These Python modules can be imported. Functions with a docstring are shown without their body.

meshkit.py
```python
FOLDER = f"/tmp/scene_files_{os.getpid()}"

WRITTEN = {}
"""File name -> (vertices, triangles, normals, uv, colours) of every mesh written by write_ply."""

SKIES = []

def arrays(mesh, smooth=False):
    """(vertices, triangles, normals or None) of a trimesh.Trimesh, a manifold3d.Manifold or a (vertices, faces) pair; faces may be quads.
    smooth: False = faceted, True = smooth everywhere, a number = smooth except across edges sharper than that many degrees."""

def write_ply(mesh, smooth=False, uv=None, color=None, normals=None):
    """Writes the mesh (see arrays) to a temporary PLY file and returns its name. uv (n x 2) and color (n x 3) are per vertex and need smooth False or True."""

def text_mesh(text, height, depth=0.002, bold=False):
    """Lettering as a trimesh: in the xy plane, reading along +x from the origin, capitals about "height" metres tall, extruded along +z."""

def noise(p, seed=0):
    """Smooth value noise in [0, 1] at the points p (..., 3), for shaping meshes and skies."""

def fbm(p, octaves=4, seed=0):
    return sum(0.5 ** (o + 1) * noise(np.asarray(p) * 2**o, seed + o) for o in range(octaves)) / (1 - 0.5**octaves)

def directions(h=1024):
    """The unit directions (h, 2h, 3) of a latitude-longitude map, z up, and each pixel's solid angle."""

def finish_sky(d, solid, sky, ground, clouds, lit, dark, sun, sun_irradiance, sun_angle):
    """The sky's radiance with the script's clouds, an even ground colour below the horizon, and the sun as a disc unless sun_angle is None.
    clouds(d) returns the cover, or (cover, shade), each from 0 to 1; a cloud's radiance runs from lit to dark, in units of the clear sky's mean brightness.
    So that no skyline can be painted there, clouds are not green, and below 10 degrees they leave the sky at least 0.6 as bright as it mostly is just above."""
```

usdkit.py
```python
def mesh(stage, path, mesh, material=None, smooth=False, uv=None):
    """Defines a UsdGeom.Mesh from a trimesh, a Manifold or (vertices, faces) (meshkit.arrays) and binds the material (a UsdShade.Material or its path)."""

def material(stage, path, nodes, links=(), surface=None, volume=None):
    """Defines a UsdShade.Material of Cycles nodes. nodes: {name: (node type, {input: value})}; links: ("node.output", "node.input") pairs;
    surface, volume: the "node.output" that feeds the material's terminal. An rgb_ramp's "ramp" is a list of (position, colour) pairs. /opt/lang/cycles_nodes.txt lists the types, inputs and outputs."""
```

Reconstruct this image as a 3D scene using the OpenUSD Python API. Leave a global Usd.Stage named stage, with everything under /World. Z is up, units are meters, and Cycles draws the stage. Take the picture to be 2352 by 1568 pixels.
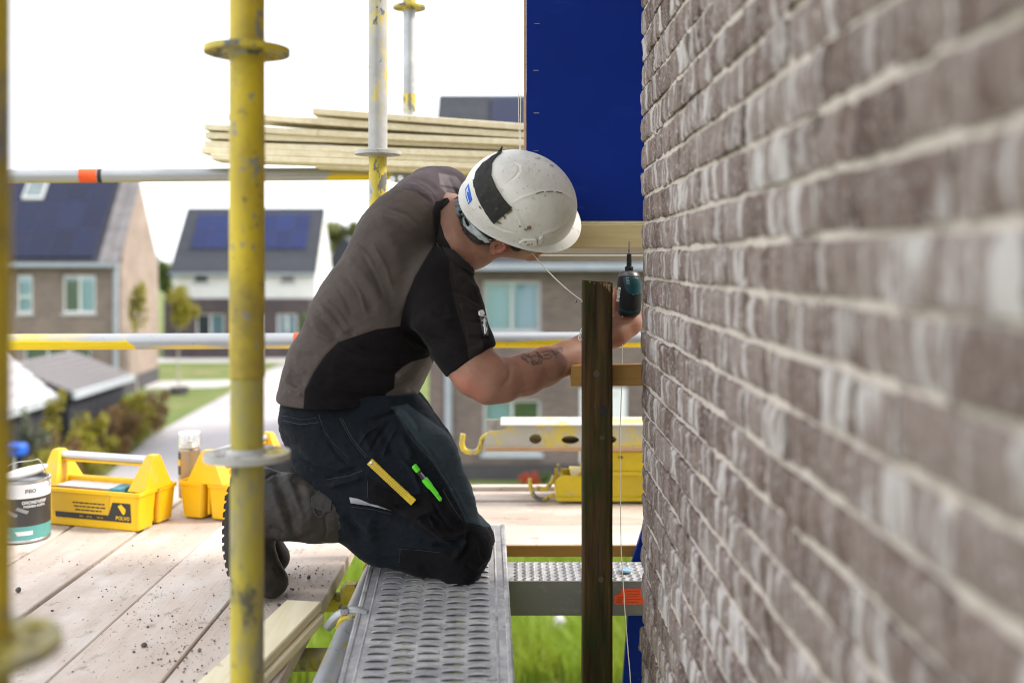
import math, random
import numpy as np, trimesh, shapely, manifold3d
from scipy.spatial import Delaunay, cKDTree
from scipy.ndimage import gaussian_filter
import usdkit, meshkit
from pxr import Usd, UsdGeom, UsdLux, UsdShade, Gf, Sdf, Vt

stage = Usd.Stage.CreateInMemory()
UsdGeom.SetStageUpAxis(stage, "Z")
UsdGeom.SetStageMetersPerUnit(stage, 1.0)
UsdGeom.Xform.Define(stage, "/World")
UsdGeom.Scope.Define(stage, "/World/Looks")
R = np.random.default_rng(7)
random.seed(7)

# ------------------------------------------------------------------ camera, sky, sun, exposure
CZ = 4.8                      # eye height: the photographer kneels on the first lift of the scaffold
FPX, CX, HY = 2300.0, 1176.0, 600.0
EXPOSURE = 1.92
SUN_EL, SUN_AZ = 42.0, 89.0   # degrees; azimuth from +y towards +x
cam = UsdGeom.Camera.Define(stage, "/World/camera")
cam.CreateHorizontalApertureAttr(36.0)
cam.CreateVerticalApertureAttr(36.0 * 682 / 1024)
cam.CreateFocalLengthAttr(FPX / 2352 * 36.0)
cam.CreateVerticalApertureOffsetAttr((HY - 784.0) / 2352 * 36.0)
cam.CreateFStopAttr(2.0)
cam.CreateFocusDistanceAttr(2.36)
cam.CreateClippingRangeAttr((0.05, 5000.0))
cam.CreateExposureAttr(EXPOSURE)
xf = UsdGeom.Xformable(cam)
xf.AddTranslateOp().Set((0, 0, CZ))
xf.AddRotateXYZOp().Set((90, 0, 0))

_el, _az = math.radians(SUN_EL), math.radians(SUN_AZ)
SUN = np.array([math.sin(_az) * math.cos(_el), math.cos(_az) * math.cos(_el), math.sin(_el)])
sun = UsdLux.DistantLight.Define(stage, "/World/sun")
sun.CreateIntensityAttr(0.4)
sun.CreateNormalizeAttr(True)
sun.CreateAngleAttr(14.0)
sun.CreateColorAttr((1.0, 0.94, 0.85))
q = Gf.Rotation(Gf.Vec3d(0, 0, 1), Gf.Vec3d(*SUN)).GetQuat()
UsdGeom.Xformable(sun).AddOrientOp().Set(Gf.Quatf(q))
dome = UsdLux.DomeLight.Define(stage, "/World/sky")
dome.CreateIntensityAttr(1.0)
sky_m = usdkit.material(stage, "/World/Looks/sky_air", {
    "tc": ("texture_coordinate", {}),
    "map": ("mapping", {"scale": (1.0, 1.0, 2.2)}),
    "n": ("noise_texture", {"scale": 1.6, "detail": 5.0, "roughness": 0.55}),
    "fac": ("map_range", {"from_min": 0.25, "from_max": 0.7, "to_min": 0.62, "to_max": 0.95, "clamp": True}),
    "sky": ("sky_texture", {"sky_type": "single_scattering", "sun_disc": False, "sun_elevation": _el, "sun_rotation": _az, "air_density": 1.0, "aerosol_density": 2.5}),
    "mix": ("mix_color", {"b": (9.0, 9.2, 9.6), "use_clamp": False}),
    "bg": ("background_shader", {"strength": 0.07}),
}, [("tc.generated", "map.vector"), ("map.vector", "n.vector"), ("n.fac", "fac.value"), ("fac.result", "mix.fac"), ("sky.color", "mix.a"), ("mix.result", "bg.color")], surface="bg.background")
UsdShade.MaterialBindingAPI.Apply(dome.GetPrim()).Bind(sky_m)
dome.GetPrim().SetCustomDataByKey("kind", "structure")


# ------------------------------------------------------------------ scene-tree helpers
class H:
    def __init__(self, path, loc):
        self.path, self.loc, self.names = path, np.asarray(loc, float), {}

ROOT = H("/World", (0, 0, 0))

def number(parent, name):
    k = parent.names.get(name, 0)
    parent.names[name] = k + 1
    return name if k == 0 else f"{name}_{k:03d}"

def tag(h, label=None, cat=None, group=None, kind=None):
    p = stage.GetPrimAtPath(h.path)
    for k, v in (("label", label), ("category", cat), ("group", group), ("kind", kind)):
        if v:
            p.SetCustomDataByKey(k, v)
    return h

def thing(name, label, cat, loc=(0, 0, 0), group=None, kind=None):
    path = "/World/" + number(ROOT, name)
    x = UsdGeom.Xform.Define(stage, path)
    x.AddTranslateOp().Set(Gf.Vec3d(*map(float, loc)))
    return tag(H(path, loc), label, cat, group, kind)

def put(path, mesh, mat, smooth, attrs=None):
    v, f, n = meshkit.arrays(mesh, True if attrs else smooth)
    m = UsdGeom.Mesh.Define(stage, path)
    m.CreatePointsAttr(Vt.Vec3fArray.FromNumpy(np.ascontiguousarray(v, np.float32)))
    m.CreateFaceVertexCountsAttr(Vt.IntArray.FromNumpy(np.full(len(f), 3, np.int32)))
    m.CreateFaceVertexIndicesAttr(Vt.IntArray.FromNumpy(np.ascontiguousarray(f, np.int32).ravel()))
    m.CreateSubdivisionSchemeAttr("none")
    if n is not None:
        m.CreateNormalsAttr(Vt.Vec3fArray.FromNumpy(np.ascontiguousarray(n, np.float32)))
        m.SetNormalsInterpolation("vertex")
    for k, a in (attrs or {}).items():
        UsdGeom.PrimvarsAPI(m).CreatePrimvar(k, Sdf.ValueTypeNames.FloatArray, "vertex").Set(Vt.FloatArray.FromNumpy(np.ascontiguousarray(a, np.float32)))
    UsdShade.MaterialBindingAPI.Apply(m.GetPrim()).Bind(UsdShade.Material.Get(stage, "/World/Looks/" + mat))
    return m

def vf(mesh):
    v, f, _ = meshkit.arrays(mesh, False)
    return np.asarray(v, float), np.asarray(f, int)

def part(parent, name, mesh, mat, smooth=30, label=None, attrs=None, kind=None):
    v, f = vf(mesh)
    path = parent.path + "/" + number(parent, name)
    put(path, (v - parent.loc, f), mat, smooth, attrs)
    return tag(H(path, parent.loc), label, kind=kind)

def single(name, label, cat, mesh, mat, smooth=30, group=None, kind=None, attrs=None):
    path = "/World/" + number(ROOT, name)
    v, f = vf(mesh)
    put(path, (v, f), mat, smooth, attrs)
    return tag(H(path, (0, 0, 0)), label, cat, group, kind)

def clone(src, loc, rotz, label, group=None):
    """A copy of a thing (an Xform with its parts) under the next number."""
    base = src.path.split("/")[-1]
    x = UsdGeom.Xform.Define(stage, "/World/" + number(ROOT, base))
    x.GetPrim().GetReferences().AddInternalReference(src.path)
    x.GetPrim().SetInstanceable(True)
    ops = UsdGeom.Xformable(x)
    ops.ClearXformOpOrder()
    ops.AddTranslateOp(opSuffix="copy").Set(Gf.Vec3d(*map(float, loc)))
    ops.AddRotateZOp(opSuffix="copy").Set(float(rotz))
    cat = stage.GetPrimAtPath(src.path).GetCustomDataByKey("category")
    return tag(H(str(x.GetPath()), loc), label, cat, group)

# ------------------------------------------------------------------ shape helpers
def W(px, py, d):
    return np.array([(px - CX) * d / FPX, d, CZ - (py - HY) * d / FPX])

def ground(px, py, z=0.0):
    return W(px, py, (CZ - z) * FPX / (py - HY))

def proj(v):
    v = np.asarray(v, float)
    return np.stack([CX + v[:, 0] * FPX / v[:, 1], HY - (v[:, 2] - CZ) * FPX / v[:, 1]], 1)

def cat(*ms):
    ms = [m for m in ms if m is not None]
    vs, fs, n = [], [], 0
    for m in ms:
        v, f = vf(m)
        vs.append(v); fs.append(f + n); n += len(v)
    return trimesh.Trimesh(np.vstack(vs), np.vstack(fs), process=False)

def box(lo, hi):
    lo, hi = np.minimum(lo, hi), np.maximum(lo, hi)
    m = trimesh.creation.box(np.asarray(hi, float) - lo)
    m.apply_translation((np.asarray(lo, float) + hi) / 2)
    return m

def cbox(size, c=0.003, rot=None, at=(0, 0, 0)):
    """A box with chamfered edges."""
    s = np.asarray(size, float) / 2
    pts = []
    for sx in (-1, 1):
        for sy in (-1, 1):
            for sz in (-1, 1):
                b = np.array([sx, sy, sz]) * s
                for k in range(3):
                    o = b - np.array([sx, sy, sz]) * c
                    o[k] = b[k]
                    pts.append(o)
    m = trimesh.convex.convex_hull(np.array(pts))
    if rot is not None:
        m.vertices = m.vertices @ np.asarray(rot).T
    m.apply_translation(at)
    return m

def rbox(lo, hi, c=0.003):
    lo, hi = np.minimum(lo, hi), np.maximum(lo, hi)
    return cbox(np.asarray(hi, float) - lo, c, at=(np.asarray(lo, float) + hi) / 2)

def rotz(a):
    c, s = math.cos(a), math.sin(a)
    return np.array([[c, -s, 0], [s, c, 0], [0, 0, 1.0]])

def frame(t):
    t = np.asarray(t, float) / np.linalg.norm(t)
    a = np.cross(t, [0, 0, 1.0] if abs(t[2]) < 0.9 else [1.0, 0, 0])
    a /= np.linalg.norm(a)
    return a, np.cross(t, a), t

def tube(path, r, n=20, caps=True):
    p = np.asarray(path, float)
    r = np.broadcast_to(r, (len(p),)).astype(float)
    tan = np.gradient(p, axis=0)
    tan /= np.linalg.norm(tan, axis=1, keepdims=True) + 1e-12
    a, b, _ = frame(tan[0])
    ang = np.arange(n) * 2 * np.pi / n
    v = []
    for i in range(len(p)):
        a = a - tan[i] * (a @ tan[i]); a /= np.linalg.norm(a)
        b = np.cross(tan[i], a)
        v.append(p[i] + r[i] * (np.cos(ang)[:, None] * a + np.sin(ang)[:, None] * b))
    v = np.vstack(v)
    f = []
    for i in range(len(p) - 1):
        for j in range(n):
            k = (j + 1) % n
            f += [(i * n + j, i * n + k, (i + 1) * n + k), (i * n + j, (i + 1) * n + k, (i + 1) * n + j)]
    if caps:
        e = (len(p) - 1) * n
        for j in range(1, n - 1):
            f += [(0, j + 1, j), (e, e + j, e + j + 1)]
    return trimesh.Trimesh(v, np.array(f), process=False)

def curve(pts, n=24):
    """Catmull-Rom through points."""
    p = np.asarray(pts, float)
    q = np.vstack([2 * p[0] - p[1], p, 2 * p[-1] - p[-2]])
    out = []
    for i in range(1, len(q) - 2):
        t = np.linspace(0, 1, max(3, n // (len(p) - 1) + 1))[:, None]
        a, b, c, d = q[i - 1], q[i], q[i + 1], q[i + 2]
        s = 0.5 * (2 * b + (c - a) * t + (2 * a - 5 * b + 4 * c - d) * t**2 + (3 * b - a - 3 * c + d) * t**3)
        out.append(s if i == len(q) - 3 else s[:-1])
    return np.vstack(out)

def lathe(profile, n=40, at=(0, 0, 0), axis=(0, 0, 1)):
    """profile: (radius, height) pairs, revolved about the axis."""
    pr = np.asarray(profile, float)
    a, b, t = frame(axis)
    ang = np.arange(n) * 2 * np.pi / n
    ring = np.cos(ang)[:, None] * a + np.sin(ang)[:, None] * b
    v = np.vstack([np.asarray(at) + t * h + ring * max(r, 1e-5) for r, h in pr])
    f = []
    for i in range(len(pr) - 1):
        for j in range(n):
            k = (j + 1) % n
            f += [(i * n + j, i * n + k, (i + 1) * n + k), (i * n + j, (i + 1) * n + k, (i + 1) * n + j)]
    return trimesh.Trimesh(v, np.array(f), process=False)

def prism(poly, depth, o, ux, uy):
    """A polygon (in metres along ux, uy from o) extruded by depth along ux x uy."""
    p = poly if isinstance(poly, shapely.Geometry) else shapely.Polygon(poly)
    m = trimesh.creation.extrude_polygon(p, depth, engine="earcut")
    ux, uy = np.asarray(ux, float), np.asarray(uy, float)
    B = np.stack([ux, uy, np.cross(ux, uy)], 1)
    m.vertices = m.vertices @ B.T + np.asarray(o, float)
    return m

def quadgrid(a, b, c, d, nu, nv):
    """A flat sheet between four corners, as a grid (a-b along u, a-d along v)."""
    u, v = np.linspace(0, 1, nu + 1), np.linspace(0, 1, nv + 1)
    U, V = np.meshgrid(u, v)
    P = ((1 - U) * (1 - V))[..., None] * a + (U * (1 - V))[..., None] * b + (U * V)[..., None] * c + ((1 - U) * V)[..., None] * d
    return P, grid_faces(nu + 1, nv + 1)

def grid_faces(nu, nv):
    i, j = np.meshgrid(np.arange(nu - 1), np.arange(nv - 1))
    q = (j * nu + i).ravel()
    return np.vstack([np.stack([q, q + 1, q + nu + 1], 1), np.stack([q, q + nu + 1, q + nu], 1)])

def plank(a, b, width, thick, up=(0, 0, 1), warp=0.0, n=10, seed=0):
    """A sawn board from a to b (centre of the top face), slightly bowed, edges eased."""
    a, b, up = np.asarray(a, float), np.asarray(b, float), np.asarray(up, float)
    t = (b - a) / np.linalg.norm(b - a)
    s = np.cross(t, up); s /= np.linalg.norm(s)
    u = np.cross(s, t)
    e = 0.0025
    prof = np.array([(-width / 2 + e, 0), (width / 2 - e, 0), (width / 2, -e), (width / 2, -thick + e), (width / 2 - e, -thick), (-width / 2 + e, -thick), (-width / 2, -thick + e), (-width / 2, -e)])
    x = np.linspace(0, 1, n + 1)
    rr = np.random.default_rng(seed)
    w1, w2 = rr.normal(0, warp, 2)
    v = np.vstack([a + (b - a) * k + s * (prof[:, :1] + w1 * math.sin(k * 3.1)) + u * (prof[:, 1:] + w2 * math.sin(k * 3.1)) for k in x])
    m = len(prof)
    f = []
    for i in range(n):
        for j in range(m):
            k = (j + 1) % m
            f += [(i * m + j, (i + 1) * m + k, i * m + k), (i * m + j, (i + 1) * m + j, (i + 1) * m + k)]
    for j in range(1, m - 1):
        f += [(0, j, j + 1), (n * m, n * m + j + 1, n * m + j)]
    mesh = trimesh.Trimesh(v, np.array(f), process=False)
    if mesh.volume < 0:
        mesh.invert()
    return mesh

def decal(target, poly, off=0.0006, step=3.0, thick=0.0, jitter=0.0):
    """A patch lying on a mesh: the polygon (photo pixels) dropped on to its surface along the sight lines."""
    pg = poly if isinstance(poly, shapely.Geometry) else shapely.Polygon(poly)
    pg = pg.buffer(0)
    x0, y0, x1, y1 = pg.bounds
    gx, gy = np.meshgrid(np.arange(x0 + step / 2, x1, step), np.arange(y0 + step / 2, y1, step))
    g = np.stack([gx.ravel(), gy.ravel()], 1)
    g = g[shapely.contains_xy(pg.buffer(-step * 0.35), g[:, 0], g[:, 1])] if len(g) else g
    rings = []
    for sub in getattr(pg, "geoms", [pg]):
        for ring in (sub.exterior, *sub.interiors):
            L = ring.length
            n = max(len(ring.coords), int(L / step))
            rings.append(np.array([ring.interpolate(k / n, normalized=True).coords[0] for k in range(n)]))
            rings.append(np.array(ring.coords)[:-1])
    pts = np.unique(np.round(np.vstack([g, *rings]), 3), axis=0)
    tri = Delaunay(pts).simplices
    c = pts[tri].mean(1)
    tri = tri[shapely.contains_xy(pg.buffer(0.02), c[:, 0], c[:, 1])]
    rays = np.stack([(pts[:, 0] - CX) / FPX, np.ones(len(pts)), -(pts[:, 1] - HY) / FPX], 1)
    rays /= np.linalg.norm(rays, axis=1, keepdims=True)
    o = np.broadcast_to([0, 0, CZ], rays.shape)
    loc, ri, ti = target.ray.intersects_location(o, rays, multiple_hits=False)
    hit = np.full(len(pts), -1)
    P, N = np.zeros((len(pts), 3)), np.zeros((len(pts), 3))
    P[ri], hit[ri] = loc, ti
    bary = trimesh.triangles.points_to_barycentric(target.triangles[ti], loc)
    N[ri] = (target.vertex_normals[target.faces[ti]] * bary[..., None]).sum(1)
    tri = tri[(hit[tri] >= 0).all(1)]
    if not len(tri):
        return None
    N /= np.linalg.norm(N, axis=1, keepdims=True) + 1e-9
    if jitter:
        P = P + N * (meshkit.fbm(P * 90, 3, 5)[:, None] * jitter)
    top = P + N * (off + thick)
    e1, e2 = top[tri[:, 1]] - top[tri[:, 0]], top[tri[:, 2]] - top[tri[:, 0]]
    flip = (np.cross(e1, e2) * N[tri[:, 0]]).sum(1) < 0
    tri[flip] = tri[flip][:, ::-1]
    if not thick:
        m = trimesh.Trimesh(top, tri, process=False)
    else:
        bot = P + N * off * 0.2
        m = trimesh.Trimesh(np.vstack([top, bot]), np.vstack([tri, tri[:, ::-1] + len(top)]), process=False)
        ed = np.sort(tri[:, [0, 1, 1, 2, 2, 0]].reshape(-1, 2), 1)
        un, cn = np.unique(ed, axis=0, return_counts=True)
        b = un[cn == 1]
        k = len(top)
        m = trimesh.Trimesh(m.vertices, np.vstack([m.faces, np.stack([b[:, 0], b[:, 1], b[:, 1] + k], 1), np.stack([b[:, 0], b[:, 1] + k, b[:, 0] + k], 1)]), process=False)
    m.remove_unreferenced_vertices()
    return m

def stroke(pts, w):
    return shapely.LineString(pts).buffer(w / 2, cap_style="flat", join_style="round")

def text_on(text, height, o, ux, uy, depth=0.0006, bold=True):
    """Lettering on a plane; ux is the reading direction."""
    m = meshkit.text_mesh(text, height, depth, bold)
    ux, uy = np.asarray(ux, float), np.asarray(uy, float)
    m.vertices = m.vertices @ np.stack([ux, uy, np.cross(ux, uy)], 0) + np.asarray(o, float)
    return m

# ------------------------------------------------------------------ distance-field modelling
class Field:
    def __init__(self, lo, hi, h):
        self.lo, self.h = np.asarray(lo, float), h
        n = np.ceil((np.asarray(hi) - self.lo) / h).astype(int) + 1
        self.ax = [self.lo[k] + np.arange(n[k]) * h for k in range(3)]
        self.F = np.full(n, 0.2, np.float32)

    def window(self, lo, hi):
        return tuple(slice(max(0, int((lo[k] - self.lo[k]) / self.h)), max(0, min(self.F.shape[k], int((hi[k] - self.lo[k]) / self.h) + 2))) for k in range(3))

    def blend(self, w, d, k, cut=False):
        f = self.F[w]
        if cut:
            d = -d
            hh = np.maximum(k - np.abs(f - d), 0) / max(k, 1e-6)
            self.F[w] = np.maximum(f, d) + hh * hh * k / 4
        else:
            hh = np.maximum(k - np.abs(f - d), 0) / max(k, 1e-6)
            self.F[w] = np.minimum(f, d) - hh * hh * k / 4

    def cap(self, a, b, ra, rb, ya=None, yb=None, k=0.02, cut=False):
        """A tapered capsule; ya, yb: half depths along y where they differ from the radii."""
        a, b = np.asarray(a, float), np.asarray(b, float)
        ya, yb = ra if ya is None else ya, rb if yb is None else yb
        pad = max(ra, rb, ya, yb) + k + 0.03
        w = self.window(np.minimum(a, b) - pad, np.maximum(a, b) + pad)
        x, y, z = self.ax[0][w[0]][:, None, None], self.ax[1][w[1]][None, :, None], self.ax[2][w[2]][None, None, :]
        ba = b - a
        L = max(ba @ ba, 1e-12)
        t = np.clip(((x - a[0]) * ba[0] + (y - a[1]) * ba[1] + (z - a[2]) * ba[2]) / L, 0, 1)
        r = ra + (rb - ra) * t
        s = r / (ya + (yb - ya) * t)
        d = np.sqrt((x - a[0] - t * ba[0]) ** 2 + ((y - a[1] - t * ba[1]) * s) ** 2 + (z - a[2] - t * ba[2]) ** 2) - r
        d = np.where(s > 1, d / np.sqrt(s), d)
        self.blend(w, d.astype(np.float32), k, cut)

    def chain(self, secs, k=0.02, shrink=0.0):
        """secs: (left pixel, right pixel, depth, half depth): the outline seen from the front, section by section."""
        prev = None
        for (x0, y0), (x1, y1), d, hd in secs:
            c, r = W((x0 + x1) / 2, (y0 + y1) / 2, d), math.hypot(x1 - x0, y1 - y0) / 2 * d / FPX - shrink
            if prev is not None:
                self.cap(prev[0], c, prev[1], r, prev[2], hd - shrink, k)
            prev = (c, r, hd - shrink)

    def ell(self, c, axes, rad, k=0.02, cut=False):
        """An ellipsoid with the given axis directions (rows) and radii."""
        c, A, rad = np.asarray(c, float), np.asarray(axes, float), np.asarray(rad, float)
        pad = rad.max() + k + 0.03
        w = self.window(c - pad, c + pad)
        x, y, z = self.ax[0][w[0]][:, None, None] - c[0], self.ax[1][w[1]][None, :, None] - c[1], self.ax[2][w[2]][None, None, :] - c[2]
        q = [(x * A[i, 0] + y * A[i, 1] + z * A[i, 2]) / rad[i] for i in range(3)]
        k0 = np.sqrt(q[0] ** 2 + q[1] ** 2 + q[2] ** 2)
        k1 = np.sqrt((q[0] / rad[0]) ** 2 + (q[1] / rad[1]) ** 2 + (q[2] / rad[2]) ** 2) + 1e-6
        self.blend(w, (k0 * (k0 - 1) / k1).astype(np.float32), k, cut)

    def mesh(self, offset=0.0, blur=0.6):
        F = self.F - offset
        if blur:
            F = gaussian_filter(F, blur)
        S = F < 0
        n = F.shape
        cnt = sum(S[a:n[0] - 1 + a, b:n[1] - 1 + b, c:n[2] - 1 + c].astype(np.int8) for a in (0, 1) for b in (0, 1) for c in (0, 1))
        act = (cnt > 0) & (cnt < 8)
        ijk = np.argwhere(act)
        idx = np.full(act.shape, -1, np.int64)
        idx[act] = np.arange(len(ijk))
        pos, w = np.zeros((len(ijk), 3)), np.zeros(len(ijk))
        for ax in range(3):
            for o1 in (0, 1):
                for o2 in (0, 1):
                    a = np.zeros(3, int)
                    others = [i for i in range(3) if i != ax]
                    a[others[0]], a[others[1]] = o1, o2
                    b = a.copy(); b[ax] = 1
                    fa, fb = F[tuple((ijk + a).T)], F[tuple((ijk + b).T)]
                    cr = (fa < 0) != (fb < 0)
                    t = np.where(cr, fa / np.where(cr, fa - fb, 1), 0)
                    pos[cr] += (a + t[:, None] * (b - a))[cr]
                    w += cr
        v = (ijk + pos / np.maximum(w, 1)[:, None]) * self.h + self.lo
        faces = []
        for ax in range(3):
            sl0 = [slice(None)] * 3; sl1 = [slice(None)] * 3
            sl0[ax], sl1[ax] = slice(0, -1), slice(1, None)
            ch = S[tuple(sl0)] != S[tuple(sl1)]
            inner = [slice(1, -1)] * 3; inner[ax] = slice(None)
            e = np.argwhere(ch[tuple(inner)])
            others = [i for i in range(3) if i != ax]
            off = np.ones(3, int); off[ax] = 0
            e = e + off
            sign = S[tuple(e.T)]
            d1, d2 = np.zeros(3, int), np.zeros(3, int)
            d1[others[0]], d2[others[1]] = 1, 1
            q = np.stack([idx[tuple((e - d1 - d2).T)], idx[tuple((e - d2).T)], idx[tuple(e.T)], idx[tuple((e - d1).T)]], 1)
            flip = sign if ax != 1 else ~sign
            q[~flip] = q[~flip][:, ::-1]
            faces.append(q)
        qd = np.vstack(faces)
        m = trimesh.Trimesh(v, np.vstack([qd[:, [0, 1, 2]], qd[:, [0, 2, 3]]]), process=False)
        if m.volume < 0:
            m = trimesh.Trimesh(m.vertices, m.faces[:, ::-1], process=False)
        return m

def poly_dist(p, line):
    """Distance of 2D points to a polyline, and the position along it (0..1)."""
    line = np.asarray(line, float)
    best, along = np.full(len(p), 1e9), np.zeros(len(p))
    n = len(line) - 1
    for i in range(n):
        a, ba = line[i], line[i + 1] - line[i]
        t = np.clip((p - a) @ ba / (ba @ ba + 1e-9), 0, 1)
        d = np.linalg.norm(p - a - t[:, None] * ba, axis=1)
        s = d < best
        best[s], along[s] = d[s], (i + t[s]) / n
    return best, along

def sculpt(m, strokes, facing=-0.15):
    """Presses folds and seams (photo-pixel lines, width in pixels, height in metres) into the side of a mesh turned to the camera."""
    v, n = np.array(m.vertices), np.array(m.vertex_normals)
    p = proj(v)
    view = v - np.array([0, 0, CZ])
    view /= np.linalg.norm(view, axis=1, keepdims=True)
    fac = np.clip((facing + 0.15 - (n * view).sum(1)) / 0.3, 0, 1)
    d = np.zeros(len(v))
    for line, width, amp in strokes:
        ln = np.asarray(line, float)
        k = np.where((fac > 0) & (p > ln.min(0) - 3 * width).all(1) & (p < ln.max(0) + 3 * width).all(1))[0]
        dist, t = poly_dist(p[k], ln)
        d[k] += amp * np.exp(-(dist / width) ** 2) * np.clip(np.minimum(t, 1 - t) * 5, 0.15, 1)
    v += n * (d * fac)[:, None]
    return trimesh.Trimesh(v, m.faces, process=False)

def poly_mask(v, poly):
    """Signed distance (photo pixels, positive inside) of vertices to a polygon."""
    p = proj(v)
    ring = np.asarray(list(poly) + [poly[0]], float)
    out = np.full(len(p), -20.0)
    k = np.where((p > ring.min(0) - 20).all(1) & (p < ring.max(0) + 20).all(1))[0]
    d = poly_dist(p[k], ring)[0]
    out[k] = np.where(shapely.contains_xy(shapely.Polygon(poly), p[k, 0], p[k, 1]), d, -np.minimum(d, 20))
    return out

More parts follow.
